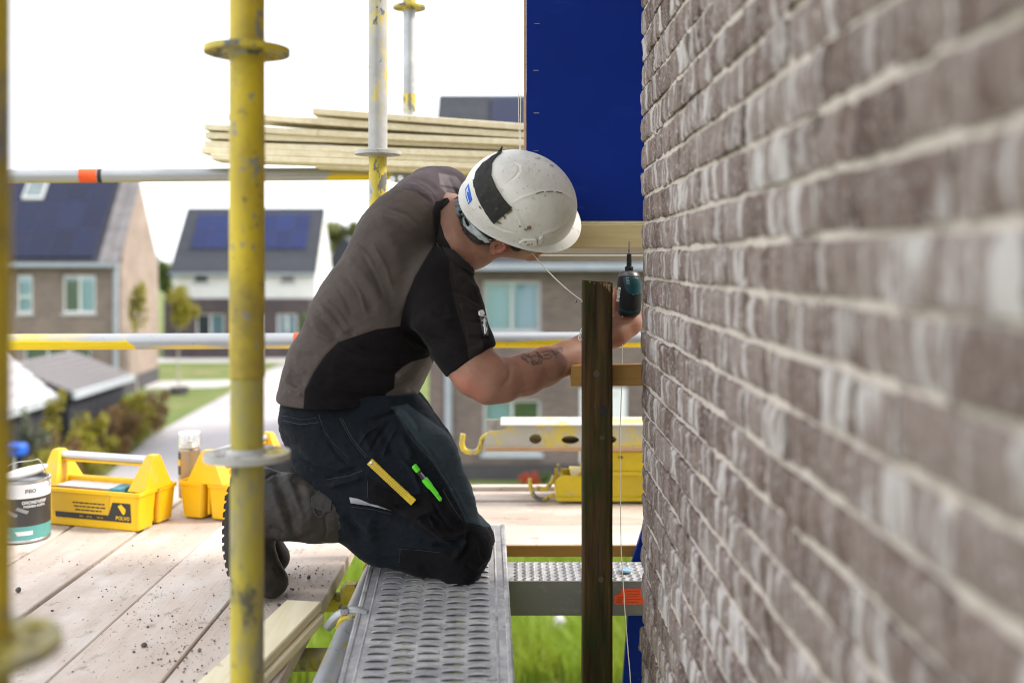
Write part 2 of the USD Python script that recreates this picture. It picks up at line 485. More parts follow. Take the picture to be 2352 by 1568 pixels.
# ------------------------------------------------------------------ materials
def look(name, col, col2=None, scale=6.0, stretch=(1, 1, 1), detail=6.0, lo=0.3, hi=0.7, rough=0.6, rough2=None, metal=0.0, spec=0.5, bump=0.0, bscale=None, bstretch=None, bdetail=6.0,
         layers=(), masks=(), sheen=0.0, coat=0.0, sss=0.0, vary=0.0, trans=0.0, distortion=0.0, mask_last=False):
    """Procedural surface: two-tone noise, then layers of stains (colour, noise scale, threshold from-to, strength, stretch), then areas given by a mesh attribute (name, colour)."""
    col2 = col if col2 is None else col2
    N = {"tc": ("texture_coordinate", {}), "oi": ("object_info", {}), "shift": ("vector_math", {"math_type": "multiply_add", "vector2": (17.0, 31.0, 23.0)}),
         "map": ("mapping", {"scale": tuple(map(float, stretch))}), "n": ("noise_texture", {"scale": float(scale), "detail": float(detail), "roughness": 0.6, "distortion": float(distortion)}),
         "r": ("map_range", {"from_min": lo, "from_max": hi, "clamp": True}), "m": ("mix_color", {"a": col, "b": col2}),
         "p": ("principled_bsdf", {"roughness": float(rough), "metallic": float(metal), "specular_ior_level": float(spec)})}
    L = [("oi.random", "shift.vector1"), ("tc.object", "shift.vector3"), ("shift.vector", "map.vector"), ("map.vector", "n.vector"), ("n.fac", "r.value"), ("r.result", "m.fac")]
    out = "m.result"
    if vary:
        N["hv"] = ("map_range", {"to_min": 1 - vary, "to_max": 1 + vary})
        N["hs"] = ("hsv", {})
        L += [("oi.random", "hv.value"), ("hv.result", "hs.value"), (out, "hs.color")]
        out = "hs.color"
    if rough2 is not None:
        N["rr"] = ("map_range", {"from_min": lo, "from_max": hi, "to_min": float(rough), "to_max": float(rough2), "clamp": True})
        L += [("n.fac", "rr.value"), ("rr.result", "p.roughness")]
    def add_masks(out):
        nonlocal L
        for i, ly in enumerate(masks):
            N[f"at{i}"] = ("attribute", {"attribute": ly[0]})
            N[f"ar{i}"] = ("map_range", {"from_min": -ly[2] if len(ly) > 2 else -0.5, "from_max": ly[2] if len(ly) > 2 else 0.5, "clamp": True})
            N[f"ac{i}"] = ("mix_color", {"a": ly[1], "b": tuple(min(1, c * 1.35 + 0.003) for c in ly[1])})
            N[f"am{i}"] = ("mix_color", {})
            L += [(f"at{i}.fac", f"ar{i}.value"), (f"ar{i}.result", f"am{i}.fac"), ("r.result", f"ac{i}.fac"), (out, f"am{i}.a"), (f"ac{i}.result", f"am{i}.b")]
            out = f"am{i}.result"
        return out
    def add_layers(out):
        nonlocal L
        for i, ly in enumerate(layers):
            c, sc, a, b, amount = ly[:5]
            N[f"lm{i}"] = ("mapping", {"scale": tuple(map(float, ly[5])) if len(ly) > 5 else (1.0, 1.0, 1.0), "location": (3.1 * i + 1.7, 1.3 * i, 2.2 * i)})
            N[f"ln{i}"] = ("noise_texture", {"scale": float(sc), "detail": 7.0, "roughness": 0.65})
            N[f"lr{i}"] = ("map_range", {"from_min": a, "from_max": b, "to_max": amount, "clamp": True})
            N[f"lx{i}"] = ("mix_color", {"b": c})
            L += [("shift.vector", f"lm{i}.vector"), (f"lm{i}.vector", f"ln{i}.vector"), (f"ln{i}.fac", f"lr{i}.value"), (f"lr{i}.result", f"lx{i}.fac"), (out, f"lx{i}.a")]
            out = f"lx{i}.result"
        return out
    out = add_masks(add_layers(out)) if mask_last else add_layers(add_masks(out))
    L.append((out, "p.base_color"))
    if sheen:
        N["p"][1].update({"sheen_weight": sheen, "sheen_roughness": 0.4})
    if coat:
        N["p"][1].update({"coat_weight": coat, "coat_roughness": 0.1})
    if sss:
        N["p"][1].update({"subsurface_weight": sss, "subsurface_scale": 0.012, "subsurface_radius": (1.0, 0.35, 0.2)})
    if bump:
        N["bm"] = ("mapping", {"scale": tuple(map(float, bstretch or stretch))})
        N["bn"] = ("noise_texture", {"scale": float(bscale or scale * 3), "detail": float(bdetail), "roughness": 0.6})
        N["b"] = ("bump", {"strength": 1.0, "distance": float(bump)})
        L += [("shift.vector", "bm.vector"), ("bm.vector", "bn.vector"), ("bn.fac", "b.height"), ("b.normal", "p.normal")]
    surf = "p.BSDF"
    if trans:
        N["tl"] = ("translucent_bsdf", {})
        N["mx"] = ("mix_closure", {"fac": trans})
        L += [(out, "tl.color"), ("p.BSDF", "mx.closure1"), ("tl.BSDF", "mx.closure2")]
        surf = "mx.closure"
    usdkit.material(stage, "/World/Looks/" + name, N, L, surface=surf)
    return name

def pane(name, tint, rough=0.05, body=0.5):
    """Window glass: see-through, mirror-like at a slant."""
    usdkit.material(stage, "/World/Looks/" + name, {
        "t": ("transparent_bsdf", {"color": tint}), "g": ("glossy_bsdf", {"color": (0.9, 0.95, 1.0), "roughness": rough}), "f": ("fresnel", {"IOR": 1.5}), "k": ("math", {"math_type": "multiply_add", "value2": 1.0, "value3": body, "use_clamp": True}), "m": ("mix_closure", {})},
        [("f.fac", "k.value1"), ("k.value", "m.fac"), ("t.BSDF", "m.closure1"), ("g.BSDF", "m.closure2")], surface="m.closure")
    return name

YEL, GALV = (0.68, 0.50, 0.006), (0.42, 0.43, 0.44)
look("yellow_paint", YEL, (0.36, 0.26, 0.015), 9, (1, 1, 0.5), rough=0.55, bump=0.0006, bscale=60, layers=[((0.10, 0.085, 0.05), 7, 0.48, 0.70, 0.65), ((0.20, 0.20, 0.19), 30, 0.585, 0.63, 0.9, (1, 1, 0.7)), ((0.06, 0.06, 0.055), 60, 0.63, 0.67, 0.8)])
look("yellow_worn", (0.60, 0.46, 0.03), (0.44, 0.34, 0.04), 12, rough=0.6, bump=0.0008, bscale=50, layers=[((0.36, 0.36, 0.35), 24, 0.54, 0.58, 0.95, (1, 1, 0.5)), ((0.07, 0.09, 0.13), 40, 0.53, 0.57, 0.85, (1, 1, 0.45))])
look("yellow_mortar", (0.46, 0.45, 0.43), (0.34, 0.33, 0.32), 14, rough=0.8, bump=0.0022, bscale=40, layers=[((0.60, 0.46, 0.03), 12, 0.55, 0.62, 0.8, (1, 1, 0.6)), ((0.05, 0.06, 0.09), 30, 0.62, 0.66, 0.9, (1, 1, 0.5))])
look("galvanised", GALV, (0.30, 0.31, 0.33), 9, (1, 1, 1), rough=0.42, rough2=0.6, metal=0.55, bump=0.0004, bscale=70, layers=[((0.62, 0.61, 0.58), 22, 0.60, 0.70, 0.6), ((0.10, 0.09, 0.08), 40, 0.66, 0.72, 0.7)])
look("galvanised_rail", GALV, (0.30, 0.31, 0.33), 6, (0.3, 1, 1), rough=0.45, metal=0.5, bump=0.0004, bscale=60, layers=[((0.10, 0.09, 0.08), 40, 0.64, 0.70, 0.7)], masks=[("paint", (0.62, 0.46, 0.012), 0.35)])
look("steel_deck", (0.36, 0.35, 0.36), (0.26, 0.26, 0.268), 8, rough=0.6, metal=0.25, bump=0.0012, bscale=70, layers=[((0.52, 0.505, 0.49), 16, 0.46, 0.64, 0.85), ((0.10, 0.135, 0.13), 30, 0.60, 0.68, 0.7), ((0.42, 0.41, 0.40), 60, 0.58, 0.64, 0.8)])
look("steel_side", (0.20, 0.19, 0.175), (0.15, 0.145, 0.14), 8, (0.5, 1, 1), rough=0.5, metal=0.35, bump=0.0005, bscale=40, layers=[((0.28, 0.26, 0.23), 20, 0.55, 0.7, 0.7), ((0.08, 0.06, 0.05), 30, 0.64, 0.7, 0.7)])
look("deck_board", (0.52, 0.43, 0.37), (0.43, 0.35, 0.29), 5, (4, 0.35, 4), rough=0.85, bump=0.0012, bscale=30, bstretch=(6, 0.5, 6), vary=0.10, layers=[((0.60, 0.54, 0.49), 6, 0.45, 0.62, 0.75, (1, 0.5, 1)), ((0.20, 0.15, 0.12), 16, 0.60, 0.70, 0.65, (1, 0.6, 1)), ((0.10, 0.09, 0.08), 60, 0.63, 0.67, 0.75)])
look("deck_board_cross", (0.52, 0.43, 0.37), (0.43, 0.35, 0.29), 5, (0.35, 4, 4), rough=0.85, bump=0.0012, bscale=30, bstretch=(0.5, 6, 6), vary=0.10, layers=[((0.60, 0.54, 0.49), 6, 0.45, 0.62, 0.75, (0.5, 1, 1)), ((0.20, 0.15, 0.12), 14, 0.60, 0.70, 0.6, (0.5, 1, 1)), ((0.10, 0.09, 0.08), 60, 0.63, 0.67, 0.7)])
look("pine_green", (0.78, 0.71, 0.52), (0.68, 0.59, 0.39), 7, (7, 0.45, 7), rough=0.75, bump=0.0005, bscale=40, bstretch=(9, 0.5, 9), vary=0.12, layers=[((0.26, 0.13, 0.055), 9, 0.66, 0.72, 0.7, (1, 0.7, 1)), ((0.60, 0.50, 0.30), 4, 0.5, 0.65, 0.5, (3, 0.4, 3))])
look("pine", (0.55, 0.45, 0.24), (0.44, 0.34, 0.16), 7, (0.4, 6, 6), rough=0.7, bump=0.0005, bscale=40, bstretch=(0.5, 9, 9), vary=0.1, layers=[((0.27, 0.13, 0.05), 12, 0.68, 0.74, 0.75)])
look("pine_orange", (0.36, 0.185, 0.035), (0.25, 0.12, 0.025), 8, (0.4, 7, 7), rough=0.6, bump=0.0006, bscale=40, bstretch=(0.5, 9, 9), layers=[((0.10, 0.05, 0.02), 16, 0.62, 0.68, 0.7)])
look("post_wood", (0.060, 0.034, 0.013), (0.015, 0.0095, 0.0045), 9, (7, 7, 0.45), rough=0.8, spec=0.12, bump=0.0012, bscale=30, bstretch=(8, 8, 0.35), lo=0.35, hi=0.65, distortion=0.4, layers=[((0.016, 0.026, 0.005), 7, 0.45, 0.62, 0.75, (2, 2, 0.8)), ((0.006, 0.005, 0.004), 13, 0.62, 0.70, 0.85, (2, 2, 0.5)), ((0.10, 0.062, 0.028), 22, 0.64, 0.70, 0.5, (6, 6, 0.4))])
look("split_wood", (0.26, 0.14, 0.06), (0.10, 0.06, 0.03), 30, (6, 6, 1), rough=0.85, bump=0.001)
look("dark_crack", (0.008, 0.006, 0.005), rough=0.9)
look("blue_board", (0.002, 0.019, 0.195), (0.0016, 0.014, 0.140), 1.4, rough=0.5, rough2=0.62, spec=0.1, bump=0.0003, bscale=120, layers=[((0.008, 0.045, 0.24), 9, 0.60, 0.74, 0.45, (0.4, 1, 2)), ((0.04, 0.09, 0.22), 34, 0.68, 0.73, 0.6, (0.5, 1, 1)), ((0.12, 0.16, 0.28), 90, 0.70, 0.73, 0.7)])
look("ply_edge", (0.50, 0.33, 0.20), (0.36, 0.22, 0.12), 12, (1, 1, 4), rough=0.8)
look("trim_pvc", (0.42, 0.40, 0.36), (0.36, 0.34, 0.30), 4, (0.5, 1, 1), rough=0.45)
look("bright_metal", (0.6, 0.6, 0.62), (0.45, 0.45, 0.47), 20, rough=0.28, metal=0.95)
look("orange_label", (0.85, 0.09, 0.01), (0.75, 0.07, 0.01), 12, rough=0.5)
look("ink", (0.015, 0.014, 0.013), rough=0.6)
look("string", (0.66, 0.63, 0.56), (0.5, 0.47, 0.4), 300, rough=0.8)
# ------------------------------------------------------------------ the setting: ground, road, path
def wallmat(name, c1, c2, mortar, row=0.0625, width=0.22, msize=0.012, rough=0.85):
    usdkit.material(stage, "/World/Looks/" + name, {
        "tc": ("texture_coordinate", {}), "s": ("separate_xyz", {}), "u": ("math", {"math_type": "add"}), "c": ("combine_xyz", {}),
        "b": ("brick_texture", {"color1": c1, "color2": c2, "mortar": mortar, "scale": 1.0, "mortar_size": msize, "mortar_smooth": 0.1, "bias": 0.0, "brick_width": width, "row_height": row}),
        "n": ("noise_texture", {"scale": 1.3, "detail": 6.0}), "r": ("map_range", {"from_min": 0.3, "from_max": 0.7, "to_min": 0.8, "to_max": 1.15, "clamp": True}),
        "h": ("hsv", {}), "p": ("principled_bsdf", {"roughness": rough}), "bp": ("bump", {"strength": 0.6, "distance": 0.008, "invert": True})},
        [("tc.object", "s.vector"), ("s.x", "u.value1"), ("s.y", "u.value2"), ("u.value", "c.x"), ("s.z", "c.y"), ("c.vector", "b.vector"), ("tc.object", "n.vector"), ("n.fac", "r.value"), ("r.result", "h.value"),
         ("b.color", "h.color"), ("h.color", "p.base_color"), ("b.fac", "bp.height"), ("bp.normal", "p.normal")], surface="p.BSDF")
    return name

look("grass_ground", (0.075, 0.115, 0.018), (0.13, 0.15, 0.03), 0.5, rough=0.95, bump=0.05, bscale=6, layers=[((0.20, 0.17, 0.075), 0.35, 0.50, 0.68, 0.75), ((0.05, 0.10, 0.012), 2.5, 0.52, 0.66, 0.8)])
look("grass_blade", (0.16, 0.265, 0.012), (0.27, 0.31, 0.03), 2.0, rough=0.6, trans=0.3)
look("grass_blade_dark", (0.12, 0.23, 0.010), (0.17, 0.27, 0.016), 2.0, rough=0.6, trans=0.3)
look("road_paving", (0.35, 0.325, 0.33), (0.29, 0.272, 0.28), 0.8, rough=0.9, bump=0.004, bscale=40, layers=[((0.40, 0.37, 0.365), 0.25, 0.45, 0.65, 0.6), ((0.24, 0.15, 0.15), 3, 0.6, 0.7, 0.4)])
look("path_paving", (0.42, 0.41, 0.39), (0.35, 0.34, 0.33), 1.0, rough=0.9)
look("sand", (0.34, 0.27, 0.18), (0.25, 0.20, 0.13), 2.5, rough=0.95, bump=0.03, bscale=9)

def sheet(pts, z, mat, name, res=1):
    P = np.array([[x, y, z] for x, y in pts])
    m = trimesh.creation.triangulate_polygon(shapely.Polygon(P[:, :2]), engine="earcut")
    v = np.column_stack([m[0], np.full(len(m[0]), z)])
    f = m[1]
    e = np.cross(v[f[:, 1]] - v[f[:, 0]], v[f[:, 2]] - v[f[:, 0]])[:, 2] < 0
    f[e] = f[e][:, ::-1]
    path = "/World/" + number(ROOT, name)
    put(path, (v, f), mat, False)
    return tag(H(path, (0, 0, 0)), kind="structure")

sheet([(-1500, -200), (1500, -200), (1500, 2500), (-1500, 2500)], 0.0, "grass_ground", "ground")
gp = lambda px, py: ground(px, py)[:2]
road_l = [gp(150, 1290), gp(215, 1120), gp(345, 1003), gp(430, 955), gp(520, 906), gp(600, 858), gp(640, 838)]
road_r = [gp(760, 838), gp(860, 880), gp(965, 960), gp(1000, 1118), gp(830, 1290)]
sheet(road_l + road_r, 0.006, "road_paving", "road")
sheet([gp(335, 893), gp(500, 889), gp(560, 880), gp(560, 872), gp(365, 875), gp(330, 884)], 0.006, "path_paving", "path")
sheet([gp(300, 832), gp(800, 832), gp(800, 822), gp(300, 822)], 0.006, "path_paving", "pavement")
sheet([(-7, 8.5), (6, 8.5), (6, 11.45), (2.0, 11.75), (-3.0, 11.5), (-7, 11.7)], 0.005, "sand", "bare_ground")

def blades(n, xr, yr, hr, seed):
    r = np.random.default_rng(seed)
    x, y = r.uniform(*xr, n), r.uniform(*yr, n)
    dens = meshkit.fbm(np.stack([x * 1.3, y * 1.3, 0 * x], 1), 3, seed)
    h = r.uniform(*hr, n) * (0.35 + 1.5 * dens)
    a = r.uniform(0, 2 * np.pi, n)
    w = r.uniform(0.006, 0.014, n)
    b = np.stack([x, y, 0 * x], 1)
    s = np.stack([np.cos(a), np.sin(a), 0 * a], 1) * w[:, None]
    lean = r.normal(0, 0.35, (n, 2))
    mid = b + np.column_stack([lean * h[:, None] * 0.35, h * 0.6])
    tip = b + np.column_stack([lean * h[:, None], h])
    v = np.stack([b - s, b + s, mid - s * 0.8, mid + s * 0.8, tip], 1).reshape(-1, 3)
    k = np.arange(n)[:, None] * 5
    f = np.concatenate([k + [0, 1, 3], k + [0, 3, 2], k + [2, 3, 4]])
    return v, f

single("grass", "tall bright green grass growing below the scaffold", "grass", blades(26000, (-3.4, 2.6), (11.3, 16.5), (0.15, 0.42), 3), "grass_blade", False, kind="stuff")
single("grass", "shorter darker grass between the tall green tufts", "grass", blades(12000, (-3.4, 2.6), (11.3, 17.0), (0.08, 0.25), 4), "grass_blade_dark", False, kind="stuff")

# ------------------------------------------------------------------ foliage
def leaf_cloud(c, rad, n, size, seed, clumps=14, drop=0.0):
    """Leaves gathered in clumps through an egg-shaped volume, with gaps between."""
    r = np.random.default_rng(seed)
    cc = r.normal(0, 1, (clumps, 3))
    cc *= (r.uniform(0.25, 0.95, clumps) / np.linalg.norm(cc, axis=1))[:, None]
    cr = r.uniform(0.22, 0.45, clumps)
    k = r.integers(0, clumps, n)
    p = r.normal(0, 1, (n, 3))
    p *= (r.uniform(0, 1, n) ** 0.45 / np.linalg.norm(p, axis=1))[:, None]
    p = (cc[k] + p * cr[k][:, None]) * np.asarray(rad) + np.asarray(c)
    a, b = r.normal(0, 1, (n, 3)), r.normal(0, 1, (n, 3))
    a /= np.linalg.norm(a, axis=1)[:, None]
    b -= a * (a * b).sum(1)[:, None]
    b /= np.linalg.norm(b, axis=1)[:, None]
    s = size * r.uniform(0.6, 1.3, n)[:, None]
    v = np.stack([p - a * s, p + b * s * 0.5, p + a * s, p - b * s * 0.5], 1).reshape(-1, 3)
    q = np.arange(n)[:, None] * 4
    return v, np.concatenate([q + [0, 1, 2], q + [0, 2, 3]])

for nm, c1, c2 in (("leaf_yellow", (0.20, 0.19, 0.012), (0.26, 0.22, 0.02)), ("leaf_copper", (0.17, 0.095, 0.035), (0.115, 0.075, 0.025)), ("leaf_pale", (0.17, 0.18, 0.055), (0.12, 0.14, 0.04)),
                   ("leaf_green", (0.06, 0.11, 0.018), (0.09, 0.14, 0.025)), ("leaf_grey", (0.10, 0.12, 0.075), (0.14, 0.15, 0.10)), ("petal_red", (0.40, 0.05, 0.02), (0.5, 0.10, 0.02)), ("petal_white", (0.75, 0.75, 0.72), (0.6, 0.6, 0.58))):
    look(nm, c1, c2, 3.0, rough=0.6, trans=0.35)
look("bark", (0.10, 0.075, 0.05), (0.06, 0.045, 0.03), 14, (1, 1, 0.3), rough=0.9, bump=0.006)
look("bark_pale", (0.36, 0.34, 0.30), (0.22, 0.20, 0.17), 8, (1, 1, 0.4), rough=0.85)

def tree(label, x, y, h, rad, mat, n, size, seed, base=0.0, bark="bark", group=None, name="tree", category="tree", trunk=None):
    t = thing(name, label, category, (x, y, base), group)
    r = np.random.default_rng(seed)
    tr = trunk or max(0.03, h * 0.018)
    top = np.array([x + r.normal(0, 0.05) * h * 0.2, y, base + h - rad[2] * 0.9])
    m = [tube(curve([(x, y, base - 0.05), (x + r.normal(0, .02) * h, y, base + (h - rad[2]) * 0.5), top], 10), np.linspace(tr, tr * 0.4, len(curve([(0, 0, 0), (0, 0, 1), (0, 0, 2)], 10))), 8)]
    for _ in range(6):
        a = r.uniform(0, 2 * np.pi)
        s = top + np.array([0, 0, -rad[2] * r.uniform(0, 0.7)])
        e = s + np.array([math.cos(a) * rad[0] * 0.7, math.sin(a) * rad[1] * 0.7, rad[2] * r.uniform(0.5, 1.2)])
        m.append(tube([s, (s + e) / 2 + [0, 0, 0.05], e], [tr * 0.45, tr * 0.3, tr * 0.1], 6))
    part(t, "trunk", cat(*m), bark)
    part(t, "crown", leaf_cloud((x, y, base + h - rad[2]), rad, n, size, seed), mat, False)
    return t

# ------------------------------------------------------------------ houses
wallmat("brick_brown", (0.235, 0.165, 0.125), (0.155, 0.110, 0.090), (0.20, 0.175, 0.155))
wallmat("brick_grey_brown", (0.185, 0.130, 0.105), (0.105, 0.078, 0.068), (0.135, 0.115, 0.105))
wallmat("brick_pale", (0.265, 0.200, 0.160), (0.22, 0.165, 0.130), (0.26, 0.21, 0.175))
wallmat("brick_dark", (0.075, 0.050, 0.052), (0.050, 0.036, 0.040), (0.07, 0.06, 0.06))
look("render_white", (0.68, 0.67, 0.65), (0.60, 0.59, 0.57), 1.5, rough=0.85)
look("frame_white", (0.74, 0.74, 0.72), (0.68, 0.68, 0.66), 3, rough=0.5)
look("frame_grey", (0.46, 0.47, 0.46), (0.40, 0.41, 0.41), 3, rough=0.5)
look("gutter_grey", (0.30, 0.33, 0.36), (0.25, 0.28, 0.31), 3, rough=0.45, metal=0.2)
look("tile_dark", (0.045, 0.048, 0.058), (0.030, 0.032, 0.040), 4, (1, 1, 1), rough=0.7, spec=0.25, vary=0.15)
look("tile_grey", (0.18, 0.165, 0.165), (0.12, 0.11, 0.115), 4, rough=0.5, vary=0.18)
look("plinth", (0.055, 0.05, 0.052), (0.04, 0.037, 0.04), 4, rough=0.8)
look("solar_cell", (0.005, 0.010, 0.036), (0.009, 0.010, 0.030), 1.2, rough=0.25, rough2=0.34, spec=0.3, vary=0.2)
look("solar_blue", (0.004, 0.014, 0.075), (0.006, 0.012, 0.060), 1.2, rough=0.25, rough2=0.34, spec=0.3, vary=0.2)
look("solar_frame", (0.045, 0.05, 0.11), (0.035, 0.04, 0.09), 5, rough=0.35, metal=0.3)
look("curtain", (0.70, 0.82, 0.86), (0.58, 0.70, 0.75), 3, (4, 4, 0.3), rough=0.9)  # pale blue paints the sky mirrored in the panes on a sheet behind
look("room_dark", (0.10, 0.13, 0.14), (0.06, 0.08, 0.085), 2, rough=0.9)  # dark tone painted on the backing sheet for the unlit room
pane("window_glass", (0.86, 0.94, 0.97), 0.03, 0.10)
look("door_white", (0.72, 0.73, 0.74), (0.66, 0.67, 0.68), 3, rough=0.4)
look("door_grey_glass", (0.16, 0.20, 0.21), (0.10, 0.13, 0.14), 3, rough=0.15)
look("shed_wall", (0.022, 0.024, 0.032), (0.014, 0.015, 0.021), 6, (6, 6, 0.5), rough=0.75)
look("shed_roof", (0.15, 0.137, 0.137), (0.12, 0.11, 0.112), 5, rough=0.7)
look("shed_roof_pale", (0.42, 0.41, 0.43), (0.35, 0.34, 0.36), 3, rough=0.6)
look("trim_pale", (0.40, 0.43, 0.45), (0.33, 0.36, 0.38), 3, rough=0.5)

class Plan:
    """A house's own axes: u along the front (to the left), v into the depth, w up."""
    def __init__(self, o, u, v):
        self.o, self.u, self.v = np.asarray(o, float), np.asarray(u, float), np.asarray(v, float)
        self.u /= np.linalg.norm(self.u); self.v /= np.linalg.norm(self.v)
    def __call__(self, u, v, w):
        return self.o + self.u * u + self.v * v + np.array([0, 0, w])
    def box(self, lo, hi):
        m = box(lo, hi)
        m.vertices = np.array([self(*p) for p in m.vertices])
        if m.volume < 0:
            m.invert()
        return m
    def slab(self, outline, holes, v0, depth):
        """A wall in the u-w plane with openings, from v0 to v0 + depth."""
        pg = shapely.Polygon(outline, [[(a, c), (b, c), (b, d), (a, d)] for a, b, c, d in holes])
        m = trimesh.creation.extrude_polygon(pg, depth, engine="earcut")
        p = m.vertices.copy()
        m.vertices = np.array([self(a, v0 + c, b) for a, b, c in p])
        if m.volume < 0:
            m.invert()
        return m
    def side(self, outline, u0, depth, holes=()):
        """A wall in the v-w plane."""
        pg = shapely.Polygon(outline, [[(a, c), (b, c), (b, d), (a, d)] for a, b, c, d in holes])
        m = trimesh.creation.extrude_polygon(pg, depth, engine="earcut")
        p = m.vertices.copy()
        m.vertices = np.array([self(u0 + c, a, b) for a, b, c in p])
        if m.volume < 0:
            m.invert()
        return m

def window(t, P, a, b, c, d, v0, splits=(), fmat="frame_white", curtain=None, sill="frame_grey", bar=None):
    """Frame with posts, panes, backing sheets and sill set into an opening a..b by c..d of a front at depth v0."""
    f = 0.06
    x = [a, *splits, b]
    m = [P.box((a, v0 + 0.06, c), (a + f, v0 + 0.13, d)), P.box((b - f, v0 + 0.06, c), (b, v0 + 0.13, d)), P.box((a + f, v0 + 0.06, d - f), (b - f, v0 + 0.13, d)), P.box((a + f, v0 + 0.06, c), (b - f, v0 + 0.13, c + f))]
    m += [P.box((s - f / 2, v0 + 0.065, c + f), (s + f / 2, v0 + 0.125, d - f)) for s in splits]
    if bar:
        m.append(P.box((a + f, v0 + 0.07, bar - 0.03), (b - f, v0 + 0.12, bar + 0.03)))
    w = part(t, "window", cat(*m), fmat)
    for i in range(len(x) - 1):
        part(w, "pane", P.box((x[i] + 0.03, v0 + 0.09, c + 0.04), (x[i + 1] - 0.03, v0 + 0.10, d - 0.04)), "window_glass", False)
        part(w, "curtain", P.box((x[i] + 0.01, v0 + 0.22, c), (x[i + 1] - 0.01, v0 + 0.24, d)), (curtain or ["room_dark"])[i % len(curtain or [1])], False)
    part(w, "sill", P.box((a - 0.06, v0 - 0.06, c - 0.09), (b + 0.06, v0 + 0.05, c - 0.004)), sill)
    return w

# the brown house at the left, solar panels on its steep roof
d1 = 35.5
P1 = Plan(((275 - CX) * d1 / FPX, d1, 0), (-1, -0.07, 0), (-0.07, 1, 0))
L1, E1, G1, D1 = 12.0, 4.80, 7.95, 4.8
h1 = thing("brick_house", "brown brick house whose steep roof is covered in solar panels", "house", P1.o)
holes = [(0.834, 1.957, 2.98, 4.31), (3.0, 3.55, 2.98, 4.31), (1.0, 3.3, 0.5, 2.2)]
part(h1, "front_wall", P1.slab([(0, 0), (L1, 0), (L1, E1 - 0.05), (0, E1 - 0.05)], holes, 0, 0.3), "brick_brown", False)
part(h1, "gable_wall", P1.side([(0.30, 0), (D1, 0), (D1, E1 - 0.02), (D1 / 2, G1 - 0.12), (0.30, E1 + 0.26)], 0.0, 0.3), "brick_pale", False)
part(h1, "plinth", P1.side([(0.02, 0), (D1, 0), (D1, 0.55), (0.02, 0.55)], -0.03, 0.025), "plinth", False)
window(h1, P1, *holes[0], 0, (1.40,), "frame_white", ["curtain", "room_dark"])
window(h1, P1, *holes[1], 0, (), "frame_white", ["curtain"], bar=3.55)
window(h1, P1, *holes[2], 0, (1.8, 2.5), "frame_grey", ["room_dark"])
sl = np.array([D1 / 2 + 0.25, G1 - E1 + 0.1])
def roof1(u, s, o=0.0):   # point on the front slope: s from 0 at the eaves to 1 at the ridge
    nrm = np.array([-sl[1], sl[0]]) / np.linalg.norm(sl)
    return P1(u, -0.25 + sl[0] * s + nrm[0] * o, E1 - 0.05 + sl[1] * s + nrm[1] * o)
def slope_box(f, u0, u1, s0, s1, o0, o1):
    c = [f(u, s, o) for o in (o0, o1) for s in (s0, s1) for u in (u0, u1)]
    m = trimesh.Trimesh(c, [(0, 1, 3), (0, 3, 2), (4, 7, 5), (4, 6, 7), (0, 5, 1), (0, 4, 5), (2, 3, 7), (2, 7, 6), (0, 2, 6), (0, 6, 4), (1, 5, 7), (1, 7, 3)], process=False)
    if m.volume < 0:
        m.invert()
    return m
rf = part(h1, "roof", cat(slope_box(roof1, 0.16, L1, 0, 1, -0.10, 0.0), P1.box((0.16, D1 / 2, G1 - 0.35), (L1, D1 / 2 + 0.1, G1 - 0.02)), P1.side([(D1 / 2, G1 - 0.02), (D1 + 0.2, E1 - 0.3), (D1 + 0.2, E1 - 0.42), (D1 / 2, G1 - 0.16)], 0.16, L1 - 0.2)), "tile_dark", False)
for k in range(18):
    for j in range(2):
        part(rf, "roof_tile", slope_box(roof1, -0.06 + j * 0.36, 0.28 + j * 0.36, k / 18, (k + 1.12) / 18, 0.004, 0.05 + 0.012 * j), "tile_grey", False)
part(h1, "gutter", P1.box((-0.05, -0.36, E1 - 0.20), (L1, -0.22, E1 - 0.05)), "gutter_grey")
part(h1, "downpipe", cat(tube([P1(0.12, -0.07, 0), P1(0.12, -0.07, E1 - 0.2)], 0.09, 12)), "gutter_grey")
for k in range(8):
    for j in range(3):
        if (k, j) in ((3, 2),):
            w1 = part(h1, "roof_window", slope_box(roof1, 0.85 + k * 0.80, 0.85 + k * 0.80 + 0.74, 0.70, 0.96, 0.03, 0.12), "frame_grey", False, label="grey roof window among the solar panels")
            part(w1, "pane", slope_box(roof1, 0.93 + k * 0.80, 0.93 + k * 0.80 + 0.58, 0.73, 0.93, 0.122, 0.13), "door_grey_glass", False)
            continue
        sp = part(h1, "solar_panel", slope_box(roof1, 0.85 + k * 0.80, 0.85 + k * 0.80 + 0.775, 0.05 + j * 0.315, 0.05 + j * 0.315 + 0.306, 0.05, 0.09), "solar_frame", False)
        part(sp, "solar_glass", slope_box(roof1, 0.865 + k * 0.80, 0.85 + k * 0.80 + 0.76, 0.055 + j * 0.315, 0.05 + j * 0.315 + 0.300, 0.0905, 0.095), "solar_cell", False)

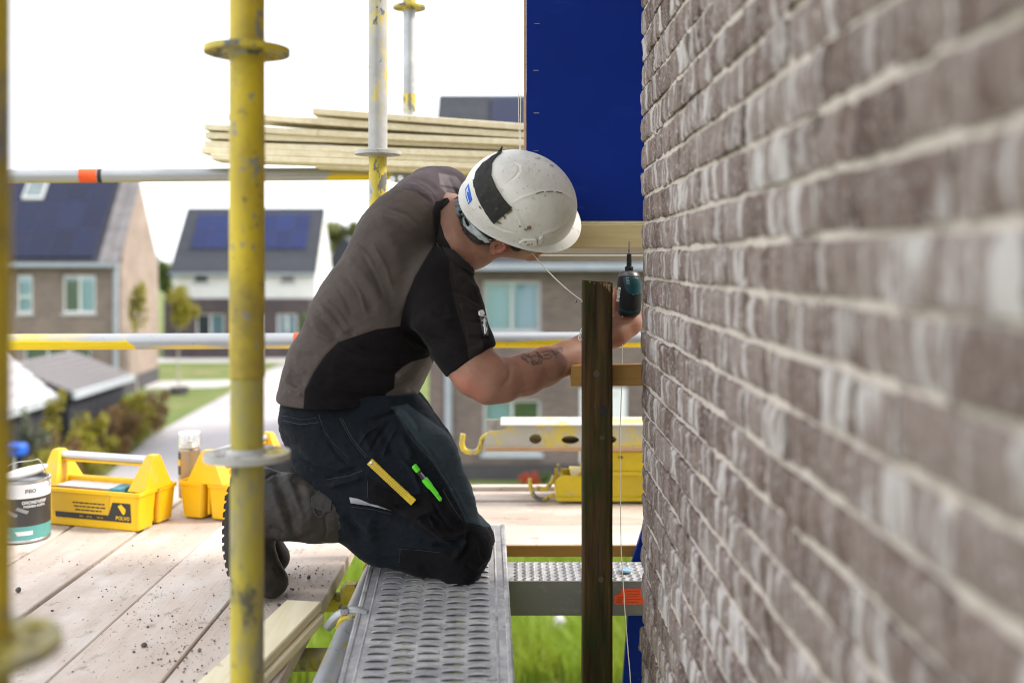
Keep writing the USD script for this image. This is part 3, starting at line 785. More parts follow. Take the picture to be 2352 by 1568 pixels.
# the white house in the middle distance
d2 = 49.7
P2 = Plan(((725 - CX) * d2 / FPX, d2, 0), (-1, 0, 0), (-0.05, 1, 0))
L2, E2, G2, D2 = 7.1, 4.26, 7.52, 6.2
h2 = thing("white_house", "white rendered house on a dark brick ground floor, blue panels on its grey roof", "house", P2.o)
o2 = [(1.05, 1.75, 3.75, 4.1), (5.35, 6.05, 3.75, 4.1)]
part(h2, "upper_wall", P2.slab([(0, 2.96), (L2, 2.96), (L2, E2 - 0.02), (0, E2 - 0.02)], o2, 0, 0.3), "render_white", False)
part(h2, "gable_wall", P2.side([(0.30, 2.96), (D2, 2.96), (D2, E2), (D2 / 2, G2 - 0.06), (0.30, E2 + 0.25)], 0, 0.3), "render_white", False)
lo2 = [(0.9, 1.9, 0.9, 2.2), (2.6, 3.5, 0.05, 2.2), (4.5, 5.9, 0.9, 2.2)]
part(h2, "lower_wall", P2.slab([(0.3, 0), (L2 + 0.4, 0), (L2 + 0.4, 2.955), (0.3, 2.955)], lo2, -0.12, 0.3), "brick_dark", False)
part(h2, "side_wall", P2.box((0.02, 0.19, 0), (0.29, D2, 2.955)), "brick_pale", False)
for o in o2:
    window(h2, P2, *o, 0, (), "frame_grey", ["room_dark"])
window(h2, P2, *lo2[0], -0.12, (1.4,), "frame_white", ["curtain"])
window(h2, P2, *lo2[2], -0.12, (5.2,), "frame_white", ["curtain", "room_dark"])
dr = part(h2, "door", P2.box((2.6, -0.05, 0.05), (3.5, 0.02, 2.2)), "door_white")
part(dr, "pane", P2.box((2.85, -0.06, 1.1), (3.25, -0.052, 2.0)), "door_grey_glass")
s2 = np.array([D2 / 2 + 0.2, G2 - E2 + 0.05])
def roof2(u, s, o=0.0):
    nrm = np.array([-s2[1], s2[0]]) / np.linalg.norm(s2)
    return P2(u, -0.2 + s2[0] * s + nrm[0] * o, E2 + s2[1] * s + nrm[1] * o)
rf2 = part(h2, "roof", cat(slope_box(roof2, -0.05, L2 + 0.1, 0, 1, -0.1, 0), P2.side([(D2 / 2, G2), (D2 + 0.2, E2 - 0.1), (D2 + 0.2, E2 - 0.2), (D2 / 2, G2 - 0.12)], 0, L2)), "tile_dark", False)
for k in range(22):
    part(rf2, "tile_row", slope_box(roof2, -0.06, L2 + 0.11, k / 22, (k + 1.1) / 22, 0.002, 0.035), "tile_dark", False)
for k in range(7):
    for j in range(2):
        u0 = 0.62 + k * 0.84
        sp = part(h2, "solar_panel", slope_box(roof2, u0, u0 + 0.82, 0.34 + j * 0.28, 0.61 + j * 0.28, 0.05, 0.10), "solar_frame", False)
        part(sp, "solar_glass", slope_box(roof2, u0 + 0.02, u0 + 0.80, 0.347 + j * 0.28, 0.603 + j * 0.28, 0.1005, 0.105), "solar_blue", False)
part(h2, "gutter", P2.box((-0.05, -0.32, E2 - 0.15), (L2 + 0.1, -0.2, E2 - 0.02)), "gutter_grey")

# small grey-roofed house behind the white one
d4 = 72.0
P4 = Plan(((835 - CX) * d4 / FPX, d4, 0), (-1, 0, 0), (0, 1, 0))
h4 = thing("far_house", "small far house with grey gable roof right of the white house", "house", P4.o)
part(h4, "wall", P4.slab([(0, 0), (2.6, 0), (2.6, 4.3), (1.3, 4.3), (0, 4.3)], [(0.8, 1.6, 2.6, 3.7)], 0, 0.3), "render_white", False)
window(h4, P4, 0.8, 1.6, 2.6, 3.7, 0, (), "frame_grey", ["room_dark"])
part(h4, "roof", cat(P4.slab([(-0.3, 4.25), (2.9, 4.25), (1.3, 6.6)], [], -0.3, 6.0)), "tile_dark", False)
part(h4, "side_wall", P4.box((0, 0.32, 0), (2.6, 5.5, 4.2)), "render_white", False)

# the brick house across the road, behind the kneeling man
P3 = Plan((10.0, 22.0, 0), (-1, 0, 0), (0, 1, 0))
U3 = lambda px: 10.0 - (px - CX) * 22.0 / FPX
Z3 = lambda py: CZ - (py - HY) * 22.0 / FPX
L3, E3, G3 = U3(985), 4.78, 9.02
h3 = thing("brick_house", "grey brown brick house across the road behind the kneeling man", "house", P3.o)
o3 = [(U3(1242), U3(1110), Z3(762), Z3(645)), (U3(1242), U3(1110), Z3(1040), Z3(918)), (U3(1440), U3(1332), 0.05, Z3(890)), (2.2, 3.6, Z3(762), Z3(645)), (2.2, 3.6, Z3(1040), Z3(918)), (5.0, 6.3, Z3(762), Z3(645))]
part(h3, "front_wall", P3.slab([(0, 0.35), (L3, 0.35), (L3, E3), (0, E3)], [(a, b, max(c, 0.36), d) for a, b, c, d in o3], 0, 0.3), "brick_grey_brown", False)
part(h3, "plinth", cat(P3.box((0, -0.03, 0), (o3[2][0], 0.28, 0.345)), P3.box((o3[2][1], -0.03, 0), (L3, 0.28, 0.345))), "plinth", False)
part(h3, "gable_wall", P3.side([(0.3, 0), (8.0, 0), (8.0, E3), (4.0, G3 - 0.1), (0.3, E3 + 0.28)], L3 - 0.3, 0.3), "brick_grey_brown", False)
for i, o in enumerate(o3):
    if i == 2:
        continue
    mid = (o[0] + o[1]) / 2
    window(h3, P3, *o, 0, (mid,), "frame_grey", ["curtain", "curtain"] if i != 1 else ["room_dark", "curtain"], sill="trim_pale", bar=None if i != 1 else o[2] + 0.35)
a, b, c, d = o3[2]
df = part(h3, "door_frame", cat(P3.box((a, 0.02, 0.36), (a + 0.17, 0.15, d)), P3.box((b - 0.17, 0.02, 0.36), (b, 0.15, d)), P3.box((a + 0.17, 0.02, d - 0.12), (b - 0.17, 0.15, d))), "door_white")
door = part(h3, "door", P3.box((a + 0.17, 0.06, 0.05), (b - 0.17, 0.12, d - 0.12)), "door_white")
part(door, "pane", P3.box((a + 0.36, 0.045, 0.9), (b - 0.30, 0.058, d - 0.28)), "door_grey_glass")
part(door, "handle", P3.box((a + 0.22, 0.02, 1.0), (a + 0.25, 0.055, 1.25)), "bright_metal")
s3 = np.array([4.3, G3 - E3 + 0.1])
def roof3(u, s, o=0.0):
    nrm = np.array([-s3[1], s3[0]]) / np.linalg.norm(s3)
    return P3(u, -0.3 + s3[0] * s + nrm[0] * o, E3 - 0.05 + s3[1] * s + nrm[1] * o)
rf3 = part(h3, "roof", cat(slope_box(roof3, -0.1, L3 + 0.05, 0, 1, -0.12, 0), P3.side([(4.0, G3), (8.3, E3 - 0.1), (8.3, E3 - 0.22), (4.0, G3 - 0.12)], 0, L3)), "tile_dark", False)
for k in range(26):
    part(rf3, "tile_row", slope_box(roof3, -0.12, L3 + 0.07, k / 26, (k + 1.1) / 26, 0.002, 0.035), "tile_dark", False)
for k in range(9):
    sp = part(h3, "solar_panel", slope_box(roof3, L3 - 2.35 - k * 1.04, L3 - 1.33 - k * 1.04, 0.62, 0.97, 0.06, 0.10), "solar_frame", False)
    part(sp, "solar_glass", slope_box(roof3, L3 - 2.33 - k * 1.04, L3 - 1.35 - k * 1.04, 0.625, 0.965, 0.1005, 0.105), "solar_cell", False)
part(h3, "gutter", P3.box((-0.1, -0.44, E3 - 0.17), (L3 + 0.05, -0.30, E3 - 0.02)), "gutter_grey")
part(h3, "downpipe", tube([P3(U3(1031), -0.08, 0.1), P3(U3(1031), -0.08, E3 - 0.2)], 0.085, 12), "gutter_grey")

# garden sheds and their fence-dark walls, left below the rail
def shed(label, xe, y0, y1, ze, xr, zr, roofmat, corr):
    t = thing("garden_shed", label, "shed", (xe, y0, 0))
    wl = part(t, "wall", box((xe - 0.25, y0 + 0.15, 0), (xe - 0.20, y1 - 0.1, ze - 0.05)), "shed_wall", False)
    n = int((y1 - y0) / 0.42)
    for k in range(n):
        ya = y0 + 0.15 + k * (y1 - y0 - 0.25) / n
        part(wl, "wall_board", box((xe - 0.199, ya + 0.01, 0.02), (xe - 0.175, ya + (y1 - y0 - 0.25) / n - 0.012, ze - 0.06)), "shed_wall", False)
    gab = [(0, 0), (2 * (xe - 0.25 - xr), 0), (2 * (xe - 0.25 - xr), ze - 0.1), (xe - 0.25 - xr, zr - 0.12), (0, ze - 0.1)]
    for ye in (y0 + 0.14, y1 - 0.1):
        part(t, "end_wall", prism(gab, 0.06, (xe - 0.25, ye, 0), (-1, 0, 0), (0, 0, 1)), "shed_wall", False)
    P = lambda a, s, o: np.array([xe + (xr - xe) * s, a, ze + (zr - ze) * s]) + np.array([(zr - ze), 0, (xe - xr)]) / math.hypot(zr - ze, xe - xr) * o
    rf = part(t, "roof", cat(slope_box(P, y0, y1, 0, 1, -0.06, 0), slope_box(lambda a, s, o: P(a, s, o) * [-1, 1, 1] + [2 * xr, 0, 0], y0, y1, 0, 1, -0.06, 0)), roofmat, False)
    for k in range(corr):
        part(rf, "roof_slat", slope_box(P, y0, y1, k / corr + 0.01, (k + 0.86) / corr, 0.002, 0.03), roofmat, False)
    part(t, "eaves_trim", box((xe - 0.02, y0 - 0.02, ze - 0.14), (xe + 0.06, y1 + 0.02, ze + 0.03)), "trim_pale")
    return t
shed("pale roofed shed at the left edge below the rail", -10.45, 18.4, 23.0, 1.70, -11.75, 2.75, "shed_roof_pale", 5)
shed("brown grey slatted roof shed beside the brown house", -10.25, 23.4, 27.0, 1.72, -11.9, 2.38, "shed_roof", 8)

# hedge, bushes and trees
hx = np.linspace(0, 1, 9)
cols = ["leaf_yellow", "leaf_copper", "leaf_yellow", "leaf_yellow", "leaf_copper", "leaf_copper", "leaf_yellow", "leaf_copper", "leaf_copper"]
labs = ["yellow green bush at the near end of the hedge", "copper bush second from the near end of the hedge", "yellow green bush before the middle of the hedge", "tallest yellow green bush in the hedge", "copper bush at the middle of the hedge",
        "copper bush just past the middle of the hedge", "yellow green bush near the far end of the hedge", "copper bush next to the last of the hedge", "copper bush at the far end of the hedge"]
for i, k in enumerate(hx):
    x, y = -9.15 - 0.95 * k, 19.6 + 8.3 * k
    r0 = np.random.default_rng(100 + i)
    hh = 1.15 + 0.25 * r0.random() + (0.25 if i == 3 else 0)
    tree(labs[i], x, y, hh, (0.62, 0.66, hh * 0.52), cols[i], 1500, 0.055, 200 + i, name="hedge_bush", category="bush", group="bushes of the mixed hedge along the road", trunk=0.03)
tree("thin bright yellow green shrub standing between the two sheds", -9.9, 21.6, 2.0, (0.32, 0.32, 0.75), "leaf_yellow", 900, 0.05, 31, name="shrub", category="shrub", trunk=0.02)
tree("grey green shrub in front of the pale roofed shed", -9.75, 20.4, 1.9, (0.30, 0.30, 0.85), "leaf_grey", 1300, 0.045, 32, name="shrub", category="shrub", trunk=0.03)
ty = ground(412, 905)
tree("young yellow green tree on the lawn before the white house", ty[0], ty[1], 4.05, (0.75, 0.75, 0.95), "leaf_yellow", 2200, 0.07, 33, bark="bark_pale", trunk=0.035)
tb = thing("tree_tub", "dark round tub round the foot of the young tree", "tub", ty)
part(tb, "tub_wall", lathe([(0.30, 0), (0.34, 0.25), (0.31, 0.25), (0.28, 0.05)], 20, ty), "plinth")
part(tb, "tub_soil", lathe([(0.0, 0.2), (0.31, 0.2)], 20, ty), "bark")
x5 = ground(318, 925)
tree("slim young tree in front of the pale gable wall", x5[0], x5[1], 4.4, (0.42, 0.42, 1.2), "leaf_yellow", 800, 0.07, 34, bark="bark_pale", trunk=0.03)
tree("round pale green tree behind the white house", (785 - CX) * 92 / FPX, 92, 9.0, (2.2, 2.2, 2.4), "leaf_pale", 4000, 0.2, 35)
tree("dark green tree between the brown and the white house", (383 - CX) * 75 / FPX, 75, 5.6, (1.0, 1.0, 1.8), "leaf_green", 2500, 0.14, 36)
tree("small green bush right of the white house", (718 - CX) * 46 / FPX, 46, 2.6, (0.55, 0.55, 0.9), "leaf_green", 1200, 0.08, 37, name="shrub", category="shrub", trunk=0.03)
for i, px in enumerate((1205, 1228, 1252, 1300)):
    g = ground(px, 1112)
    tree(["red flowers left of the pair before the brick house", "red flowers right of the pair before the brick house", "green plant right of the red flowers before the brick house", "low green plant under the brick house door"][i], g[0], g[1] - 0.3, 0.35, (0.16, 0.16, 0.16), "petal_red" if i < 2 else "leaf_green", 220, 0.035, 50 + i, name="flower_plant", category="plant", trunk=0.01)
gw = ground(1280, 1520)
wf = thing("white_flower", "white seed head on a thin stalk in the grass", "flower", gw)
part(wf, "stalk", tube([gw, gw + [0.02, 0, 0.5]], 0.006, 6), "grass_blade")
part(wf, "flower_head", leaf_cloud(gw + [0.02, 0, 0.52], (0.075, 0.075, 0.07), 260, 0.03, 9, 5), "petal_white", False)

# street things beyond the deck
look("blue_plastic", (0.012, 0.10, 0.52), (0.01, 0.08, 0.42), 6, rough=0.4)
look("pink_plastic", (0.50, 0.12, 0.25), (0.42, 0.1, 0.2), 6, rough=0.5)
look("sign_blue", (0.05, 0.14, 0.55), rough=0.4)
gb = ground(668, 1066)
tbn = thing("recycling_bin", "blue plastic bin with a pink lid on the road behind the man", "bin", gb)
part(tbn, "bin_body", lathe([(0.0, 0), (0.15, 0.0), (0.19, 0.42), (0.205, 0.43), (0.205, 0.46), (0.17, 0.46), (0.0, 0.40)], 24, gb), "blue_plastic")
part(tbn, "lid", lathe([(0.21, 0.462), (0.21, 0.50), (0.12, 0.56), (0.0, 0.57)], 24, gb), "pink_plastic")
g6 = ground(30, 1165)
bp = thing("post_box", "blue box on a thin grey post at the left edge", "box", g6)
part(bp, "post", tube([g6, g6 + [0, 0, 1.0]], 0.045, 12), "frame_grey")
part(bp, "box_body", cbox((0.46, 0.28, 0.24), 0.05, at=g6 + [0.02, 0, 1.13]), "blue_plastic")
part(bp, "flap", cbox((0.30, 0.012, 0.05), 0.004, at=g6 + [0.02, -0.147, 1.18]), "plinth")
g7 = ground(566, 838)
rs = thing("road_sign", "small round blue road sign on a post by the white house", "sign", g7)
part(rs, "post", tube([g7, g7 + [0, 0, 2.3]], 0.03, 10), "frame_grey")
part(rs, "sign_disc", lathe([(0.0, -0.01), (0.21, -0.01), (0.22, 0), (0.21, 0.01), (0.0, 0.01)], 28, g7 + [0, -0.05, 2.15], (0, 1, 0)), "sign_blue")
# ------------------------------------------------------------------ the brick wall at the right
XW, YE = 0.3035, 2.352
def brickmat(name, dark, mid, pale):
    usdkit.material(stage, "/World/Looks/" + name, {
        "tc": ("texture_coordinate", {}), "oi": ("object_info", {}), "sh": ("vector_math", {"math_type": "multiply_add", "vector2": (7.0, 13.0, 5.0)}),
        "m": ("mapping", {"scale": (1.0, 1.0, 0.16)}), "n": ("noise_texture", {"scale": 30.0, "detail": 4.0, "roughness": 0.6, "distortion": 0.3}),
        "oo": ("map_range", {"to_min": -0.07, "to_max": 0.07}), "ad": ("math", {"math_type": "add"}),
        "r": ("rgb_ramp", {"ramp": [(0.0, dark), (0.34, dark), (0.45, mid), (0.53, mid), (0.62, pale), (1.0, pale)]}),
        "n2": ("noise_texture", {"scale": 260.0, "detail": 6.0, "roughness": 0.65}), "r2": ("map_range", {"from_min": 0.60, "from_max": 0.68, "to_max": 0.75, "clamp": True}), "x": ("mix_color", {"b": (0.06, 0.045, 0.038)}),
        "n3": ("noise_texture", {"scale": 120.0, "detail": 6.0, "roughness": 0.6}), "r3": ("map_range", {"from_min": 0.55, "from_max": 0.66, "to_max": 0.6, "clamp": True}), "x3": ("mix_color", {"b": (0.46, 0.43, 0.42)}),
        "bp": ("bump", {"strength": 0.9, "distance": 0.0022}), "p": ("principled_bsdf", {"roughness": 0.92, "specular_ior_level": 0.15})},
        [("oi.random", "sh.vector1"), ("tc.object", "sh.vector3"), ("sh.vector", "m.vector"), ("m.vector", "n.vector"), ("oi.random", "oo.value"), ("n.fac", "ad.value1"), ("oo.result", "ad.value2"), ("ad.value", "r.fac"),
         ("sh.vector", "n2.vector"), ("n2.fac", "r2.value"), ("r2.result", "x.fac"), ("r.color", "x3.a"), ("sh.vector", "n3.vector"), ("n3.fac", "r3.value"), ("r3.result", "x3.fac"), ("x3.result", "x.a"), ("x.result", "p.base_color"),
         ("n2.fac", "bp.height"), ("bp.normal", "p.normal")], surface="p.BSDF")
brickmat("wall_brick", (0.118, 0.080, 0.066), (0.205, 0.160, 0.141), (0.45, 0.415, 0.40))
brickmat("wall_brick_dark", (0.080, 0.051, 0.042), (0.150, 0.110, 0.095), (0.33, 0.295, 0.28))
look("mortar", (0.53, 0.465, 0.405), (0.45, 0.39, 0.335), 60, rough=0.95, bump=0.003, bscale=160, layers=[((0.26, 0.22, 0.18), 30, 0.58, 0.70, 0.6)])

def brick(y0, y1, z0, z1, seed, fine):
    """A hand-moulded brick, rough face towards -x, arrises broken."""
    r = np.random.default_rng(seed)
    step = 0.006 if fine else 0.013
    nu, nv = max(4, int((y1 - y0) / step)), max(4, int((z1 - z0) / step))
    u, v = np.linspace(0, 1, nu + 1), np.linspace(0, 1, nv + 1)
    Uu, Vv = np.meshgrid(u, v)
    y, z = y0 + (y1 - y0) * Uu, z0 + (z1 - z0) * Vv
    p = np.stack([np.full_like(y, seed * 0.37), y, z], -1)
    edge = np.minimum(np.minimum(Uu, 1 - Uu) * (y1 - y0), np.minimum(Vv, 1 - Vv) * (z1 - z0))
    proud = r.normal(0.0, 0.0016) + (y - (y0 + y1) / 2) * r.normal(0, 0.02) + (z - (z0 + z1) / 2) * r.normal(0, 0.03)
    d = proud + (meshkit.fbm(p * 38, 4, 3) - 0.5) * 0.0085 + (meshkit.fbm(p * np.array([120, 120, 35]), 3, 8) - 0.5) * 0.004
    d -= 0.0036 * np.exp(-(edge / 0.0026) ** 2) * (0.1 + 1.8 * meshkit.noise(p * 60, 4))
    d = np.maximum(d, -0.0030 - 0.0035 * np.exp(-(edge / 0.0026) ** 2))
    wy = (meshkit.noise(p * 90, 11) - 0.5) * 0.006
    wz = (meshkit.fbm(p * 80, 3, 12) - 0.5) * 0.0075
    onu, onv = (Uu == 0) | (Uu == 1), (Vv == 0) | (Vv == 1)
    y = y + np.where(onu, wy, wy * 0.5)
    z = z + np.where(onv, wz, wz * 0.5)
    front = np.stack([XW - d, y, z], -1).reshape(-1, 3)
    f = grid_faces(nu + 1, nv + 1)[:, ::-1]
    i = np.arange((nu + 1) * (nv + 1)).reshape(nv + 1, nu + 1)
    loop = np.concatenate([i[0, :-1], i[:-1, -1], i[-1, :0:-1], i[:0:-1, 0]])
    back = front[loop].copy()
    back[:, 0] = XW + 0.05
    n, k = len(front), len(loop)
    j = np.arange(k); j2 = (j + 1) % k
    side = np.concatenate([np.stack([loop[j], n + j2, loop[j2]], 1), np.stack([loop[j], n + j, n + j2], 1)])
    m = trimesh.Trimesh(np.vstack([front, back]), np.vstack([f, side]), process=False)
    return m

wall = thing("brick_house", "new house wall of rough grey brown bricks, close up on the right", "house", (XW, YE, 0))
CH = 0.0625
zlo, zhi = CZ - 1.12, CZ + 0.80
shell, rr = [], np.random.default_rng(21)
k0 = math.floor(zlo / CH)
ncount = 0
for k in range(k0, int(zhi / CH) + 1):
    y = YE + rr.normal(0, 0.004)
    z0 = k * CH + 0.0045 + 0.012
    first = True
    while y > 0.42:
        ln = 0.102 if rr.random() < 0.78 else 0.208
        if first and k % 2:
            ln = 0.100
        y0 = y - ln
        jt = rr.normal(0, 0.0012)
        px = proj([[XW, (y + y0) / 2, z0 + 0.025], [XW, y, z0 + 0.025]])
        inside = (px[:, 0] < 2420).any() and (px[:, 1] > -70).any() and (px[:, 1] < 1640).any()
        if inside and ncount < 298:
            dark = rr.random() < 0.35
            part(wall, "brick", brick(y0 + 0.0008, y - 0.0008, z0 + jt, z0 + 0.0535 + jt, ncount + 1, y > 1.35), "wall_brick_dark" if dark else "wall_brick", 40)
            ncount += 1
        else:
            shell.append(rbox((XW - 0.002, y0 + 0.002, z0), (XW + 0.05, y - 0.002, z0 + 0.0535), 0.004))
        y = y0 - rr.uniform(0.0, 0.002)
        first = False
if shell:
    part(wall, "brickwork", cat(*shell), "wall_brick", False, kind="stuff")
# mortar bed: a sheet just behind the brick faces, uneven, squeezed out a little in the joints
P, f = quadgrid(np.array([XW + 0.0062, 0.40, zlo - 0.05]), np.array([XW + 0.0062, YE - 0.006, zlo - 0.05]), np.array([XW + 0.0062, YE - 0.006, zhi + 0.05]), np.array([XW + 0.0062, 0.40, zhi + 0.05]), 240, 320)
P = P.reshape(-1, 3)
P[:, 0] -= (meshkit.fbm(P * 60, 4, 2) - 0.5) * 0.006
part(wall, "mortar_bed", (P, f[:, ::-1]), "mortar", True)
part(wall, "wall_core", box((XW + 0.012, -0.9, 0), (XW + 0.30, YE - 0.012, CZ + 4.4)), "mortar", False)
part(wall, "building_mass", box((XW + 0.301, -3.0, 0), (XW + 4.5, YE - 0.02, CZ + 4.4)), "mortar", False)
part(wall, "roof_overhang", cat(box((XW - 0.60, -3.0, CZ + 1.75), (XW - 0.001, YE + 0.1, CZ + 1.90)), box((XW - 0.63, -3.0, CZ + 1.72), (XW - 0.601, YE + 0.1, CZ + 1.95))), "render_white", False)  # unseen slab added to keep overhead sky off wall, plank and man
part(wall, "upper_brickwork", box((XW, -0.9, zhi + 0.06), (XW + 0.011, YE - 0.004, CZ + 4.4)), "brick_brown", False)
part(wall, "lower_brickwork", box((XW, -0.9, 0), (XW + 0.011, YE - 0.004, zlo - 0.02)), "brick_brown", False)
part(wall, "near_brickwork", box((XW, -0.9, zlo - 0.015), (XW + 0.011, 0.40, zhi + 0.055)), "brick_brown", False)

# blue formwork panel hanging beyond the corner, with its pine beam and pale trim
yb = 2.56
w0 = W(1209, 507, yb)
panel = thing("site_panel", "tall dark blue site panel hanging beside the brick wall", "panel", w0)
part(panel, "panel_face", rbox((w0[0], yb, w0[2]), (0.52, yb + 0.012, CZ + 1.3), 0.001), "blue_board")
part(panel, "plywood_edge", rbox((w0[0] - 0.0065, yb + 0.001, w0[2]), (w0[0] - 0.0003, yb + 0.013, CZ + 1.3), 0.0006), "ply_edge")
for px, py in ((1233, 55), (1231, 162), (1232, 260), (1231, 347)):
    a = W(px, py, yb)
    part(panel, "staple", tube([a + [-0.0065, 0.002, 0], a + [-0.0065, -0.001, 0], a + [0.0065, -0.001, 0], a + [0.0065, 0.002, 0]], 0.0007, 6), "bright_metal")
bm = thing("pine_beam", "pale pine beam right under the blue panel", "beam", W(1215, 570, yb))
b0, b1 = W(1215, 514, yb - 0.004), W(1215, 570, yb - 0.004)
part(bm, "beam_face", plank((b0[0], yb + 0.03, b0[2]), (0.62, yb + 0.03, b0[2]), 0.07, b0[2] - b1[2], warp=0.0008), "pine")
c0 = W(1215, 508, yb + 0.02)
part(bm, "packing_lath", rbox((b0[0] - 0.01, yb + 0.004, b0[2] + 0.0006), (0.6, yb + 0.06, c0[2] - 0.0004), 0.001), "pine_green")
tr = thing("pale_trim", "pale grey window trim below the pine beam", "trim", W(1205, 600, 2.68))
t0, t1, t2 = W(1205, 572, 2.68), W(1205, 585, 2.68), W(1205, 600, 2.68)
part(tr, "upper_strip", rbox((t0[0] + 0.01, 2.69, t1[2] + 0.0005), (0.7, 2.76, t0[2] + 0.02), 0.002), "trim_pvc")
part(tr, "lower_lip", rbox((t0[0], 2.668, t2[2]), (0.7, 2.75, t1[2]), 0.003), "trim_pvc")

# dark blue board leaning below, past the steel cross plank
lb = [(1486, 1165), (1476, 1215), (1452, 1292), (1443, 1405), (1430, 1580), (1560, 1580), (1560, 1165)]
q = np.array([W(x, y, 2.78) for x, y in lb])
single("blue_board", "dark blue board leaning low behind the steel cross plank", "board", prism([(p[0], p[2]) for p in q], 0.018, (0, 2.80, 0), (1, 0, 0), (0, 0, 1)), "blue_board", False)

# ------------------------------------------------------------------ scaffold
def rosette(at, r=0.062, t=0.009):
    """Slotted ring plate welded round a standard."""
    outer = shapely.Point(0, 0).buffer(r, 24)
    for k in range(8):
        a = k * math.pi / 4
        outer = outer.difference(shapely.Point(0.043 * math.cos(a), 0.043 * math.sin(a)).buffer(0.0085 if k % 2 else 0.0065, 6))
    outer = outer.difference(shapely.Point(0, 0).buffer(0.0235, 16))
    m = prism(outer, t, np.asarray(at) - [0, 0, t / 2], (1, 0, 0), (0, 1, 0))
    collar = lathe([(0.0245, -0.011), (0.029, -0.0055), (0.030, 0), (0.029, 0.0055), (0.0245, 0.011)], 24, at)
    return cat(m, collar)

def standard(label, x, y, z0, z1, ros, mats, joints=(), cups=()):
    t = thing("scaffold_pole", label, "scaffold pole", (x, y, z0))
    zs = [z0, *joints, z1]
    for i in range(len(zs) - 1):
        n = max(3, int((zs[i + 1] - zs[i]) / 0.03))
        zz = np.linspace(zs[i], zs[i + 1] - (0.0006 if i < len(zs) - 2 else 0), n)
        part(t, "tube", tube(np.column_stack([np.full(n, x), np.full(n, y), zz]), 0.02415 * (1.0 + 0.06 * (i % 2)), 32), mats[i % len(mats)])
    for z, m in ros:
        part(t, "rosette", rosette((x, y, z)), m)
    for z in cups:
        part(t, "collar", lathe([(0.0243, -0.02), (0.0262, -0.019), (0.0265, 0), (0.0262, 0.019), (0.0243, 0.02)], 28, (x, y, z)), mats[0])
    return t

look("pole_lower", (0.46, 0.37, 0.03), (0.27, 0.23, 0.05), 7, (1, 1, 0.4), rough=0.6, bump=0.0008, bscale=50, layers=[((0.20, 0.19, 0.165), 10, 0.45, 0.58, 0.8, (1, 1, 0.5)), ((0.05, 0.055, 0.06), 18, 0.56, 0.66, 0.85, (1, 1, 0.7))])
p1 = W(567.5, 600, 1.47)
zr = lambda py, d: CZ - (py - HY) * d / FPX
s1 = standard("big yellow scaffold pole with two ring plates, nearest of the whole ones", p1[0], p1[1], 0.0, 6.3, [(zr(118, 1.47), "yellow_worn"), (zr(1045, 1.47), "yellow_mortar")], ["pole_lower", "yellow_paint"], (zr(866, 1.47),))
look("marker_ink", (0.10, 0.085, 0.03), (0.16, 0.13, 0.03), 60, rough=0.7)
p0 = W(-50, 600, 0.80)
standard("blurred yellow scaffold pole at the very left edge", p0[0], p0[1], 0.0, 6.3, [(zr(1488, 0.80), "pole_lower"), (zr(1488, 0.80) + 1.0, "yellow_worn")], ["yellow_paint"])
p2 = W(868, 600, 2.71)
standard("grey mortar-stained scaffold pole with ring plate behind the man", p2[0], p2[1], 0.0, 6.3, [(zr(352, 2.71), "yellow_mortar")], ["yellow_worn", "yellow_mortar"], (zr(350, 2.71),))
p3 = W(940, 600, 3.76)
standard("far grey scaffold pole with yellow band, right of the timber ends", p3[0], p3[1], 0.0, 6.3, [(zr(18, 3.76), "yellow_worn"), (CZ - 0.35, "galvanised")], ["galvanised", "yellow_worn", "galvanised", "yellow_worn"], (zr(257, 3.76), zr(217, 3.76), zr(20, 3.76)))

# black marks stencilled round the near pole
s1m = trimesh.creation.cylinder(0.02418, 3.0, sections=96)
s1m.apply_translation((p1[0], p1[1], CZ))
def pole_mark(txt, px, py, hpx, rot=0.0):
    m = meshkit.text_mesh(txt, hpx, 1.0, True)
    loops = m.vertices[:, :2]
    pg = shapely.union_all([shapely.Polygon(t[:, :2]) for t in m.triangles if abs((t[1, 0] - t[0, 0]) * (t[2, 1] - t[0, 1]) - (t[1, 1] - t[0, 1]) * (t[2, 0] - t[0, 0])) > 1e-6 and np.ptp(t[:, 2]) < 1e-6])
    c, s = math.cos(rot), math.sin(rot)
    pg = shapely.affinity.affine_transform(pg, [c, -s, s, c, 0, 0])
    x0, y0, x1, y1 = pg.bounds
    pg = shapely.affinity.affine_transform(pg, [1, 0, 0, -1, px - (x0 + x1) / 2, py + (y0 + y1) / 2])
    return decal(s1m, pg, 0.0005, 3.0)
import shapely.affinity
for txt, x, y, h in (("P", 565, 72, 30), ("P5", 570, 160, 28)):
    m = pole_mark(txt, x, y, h)
    if m is not None:
        part(s1, "stencil_mark", m, "marker_ink", True)

def rail(label, a, b, mat, paint=None, sleeves=(), name="guard_rail"):
    t = thing(name, label, "scaffold rail", a)
    n = max(8, int(np.linalg.norm(b - a) / 0.03))
    pth = a + (b - a) * np.linspace(0, 1, n)[:, None]
    m = tube(pth, 0.02415, 28)
    at = None
    if paint:
        v, nn = m.vertices, m.vertex_normals
        px = proj(v)[:, 0]
        at = {"paint": paint(px, nn, v)}
    part(t, "tube", m, mat, 30, attrs=at)
    for px0, px1, mm, rad in sleeves:
        k0, k1 = [(lambda s: a + (b - a) * s)(np.clip((((x - CX) / FPX) * a[1] - a[0]) / ((b[0] - a[0]) - ((x - CX) / FPX) * (b[1] - a[1])), 0, 1)) for x in (px0, px1)]
        part(t, "tape_sleeve", tube([k0, k1], rad, 28), mm)
    return t

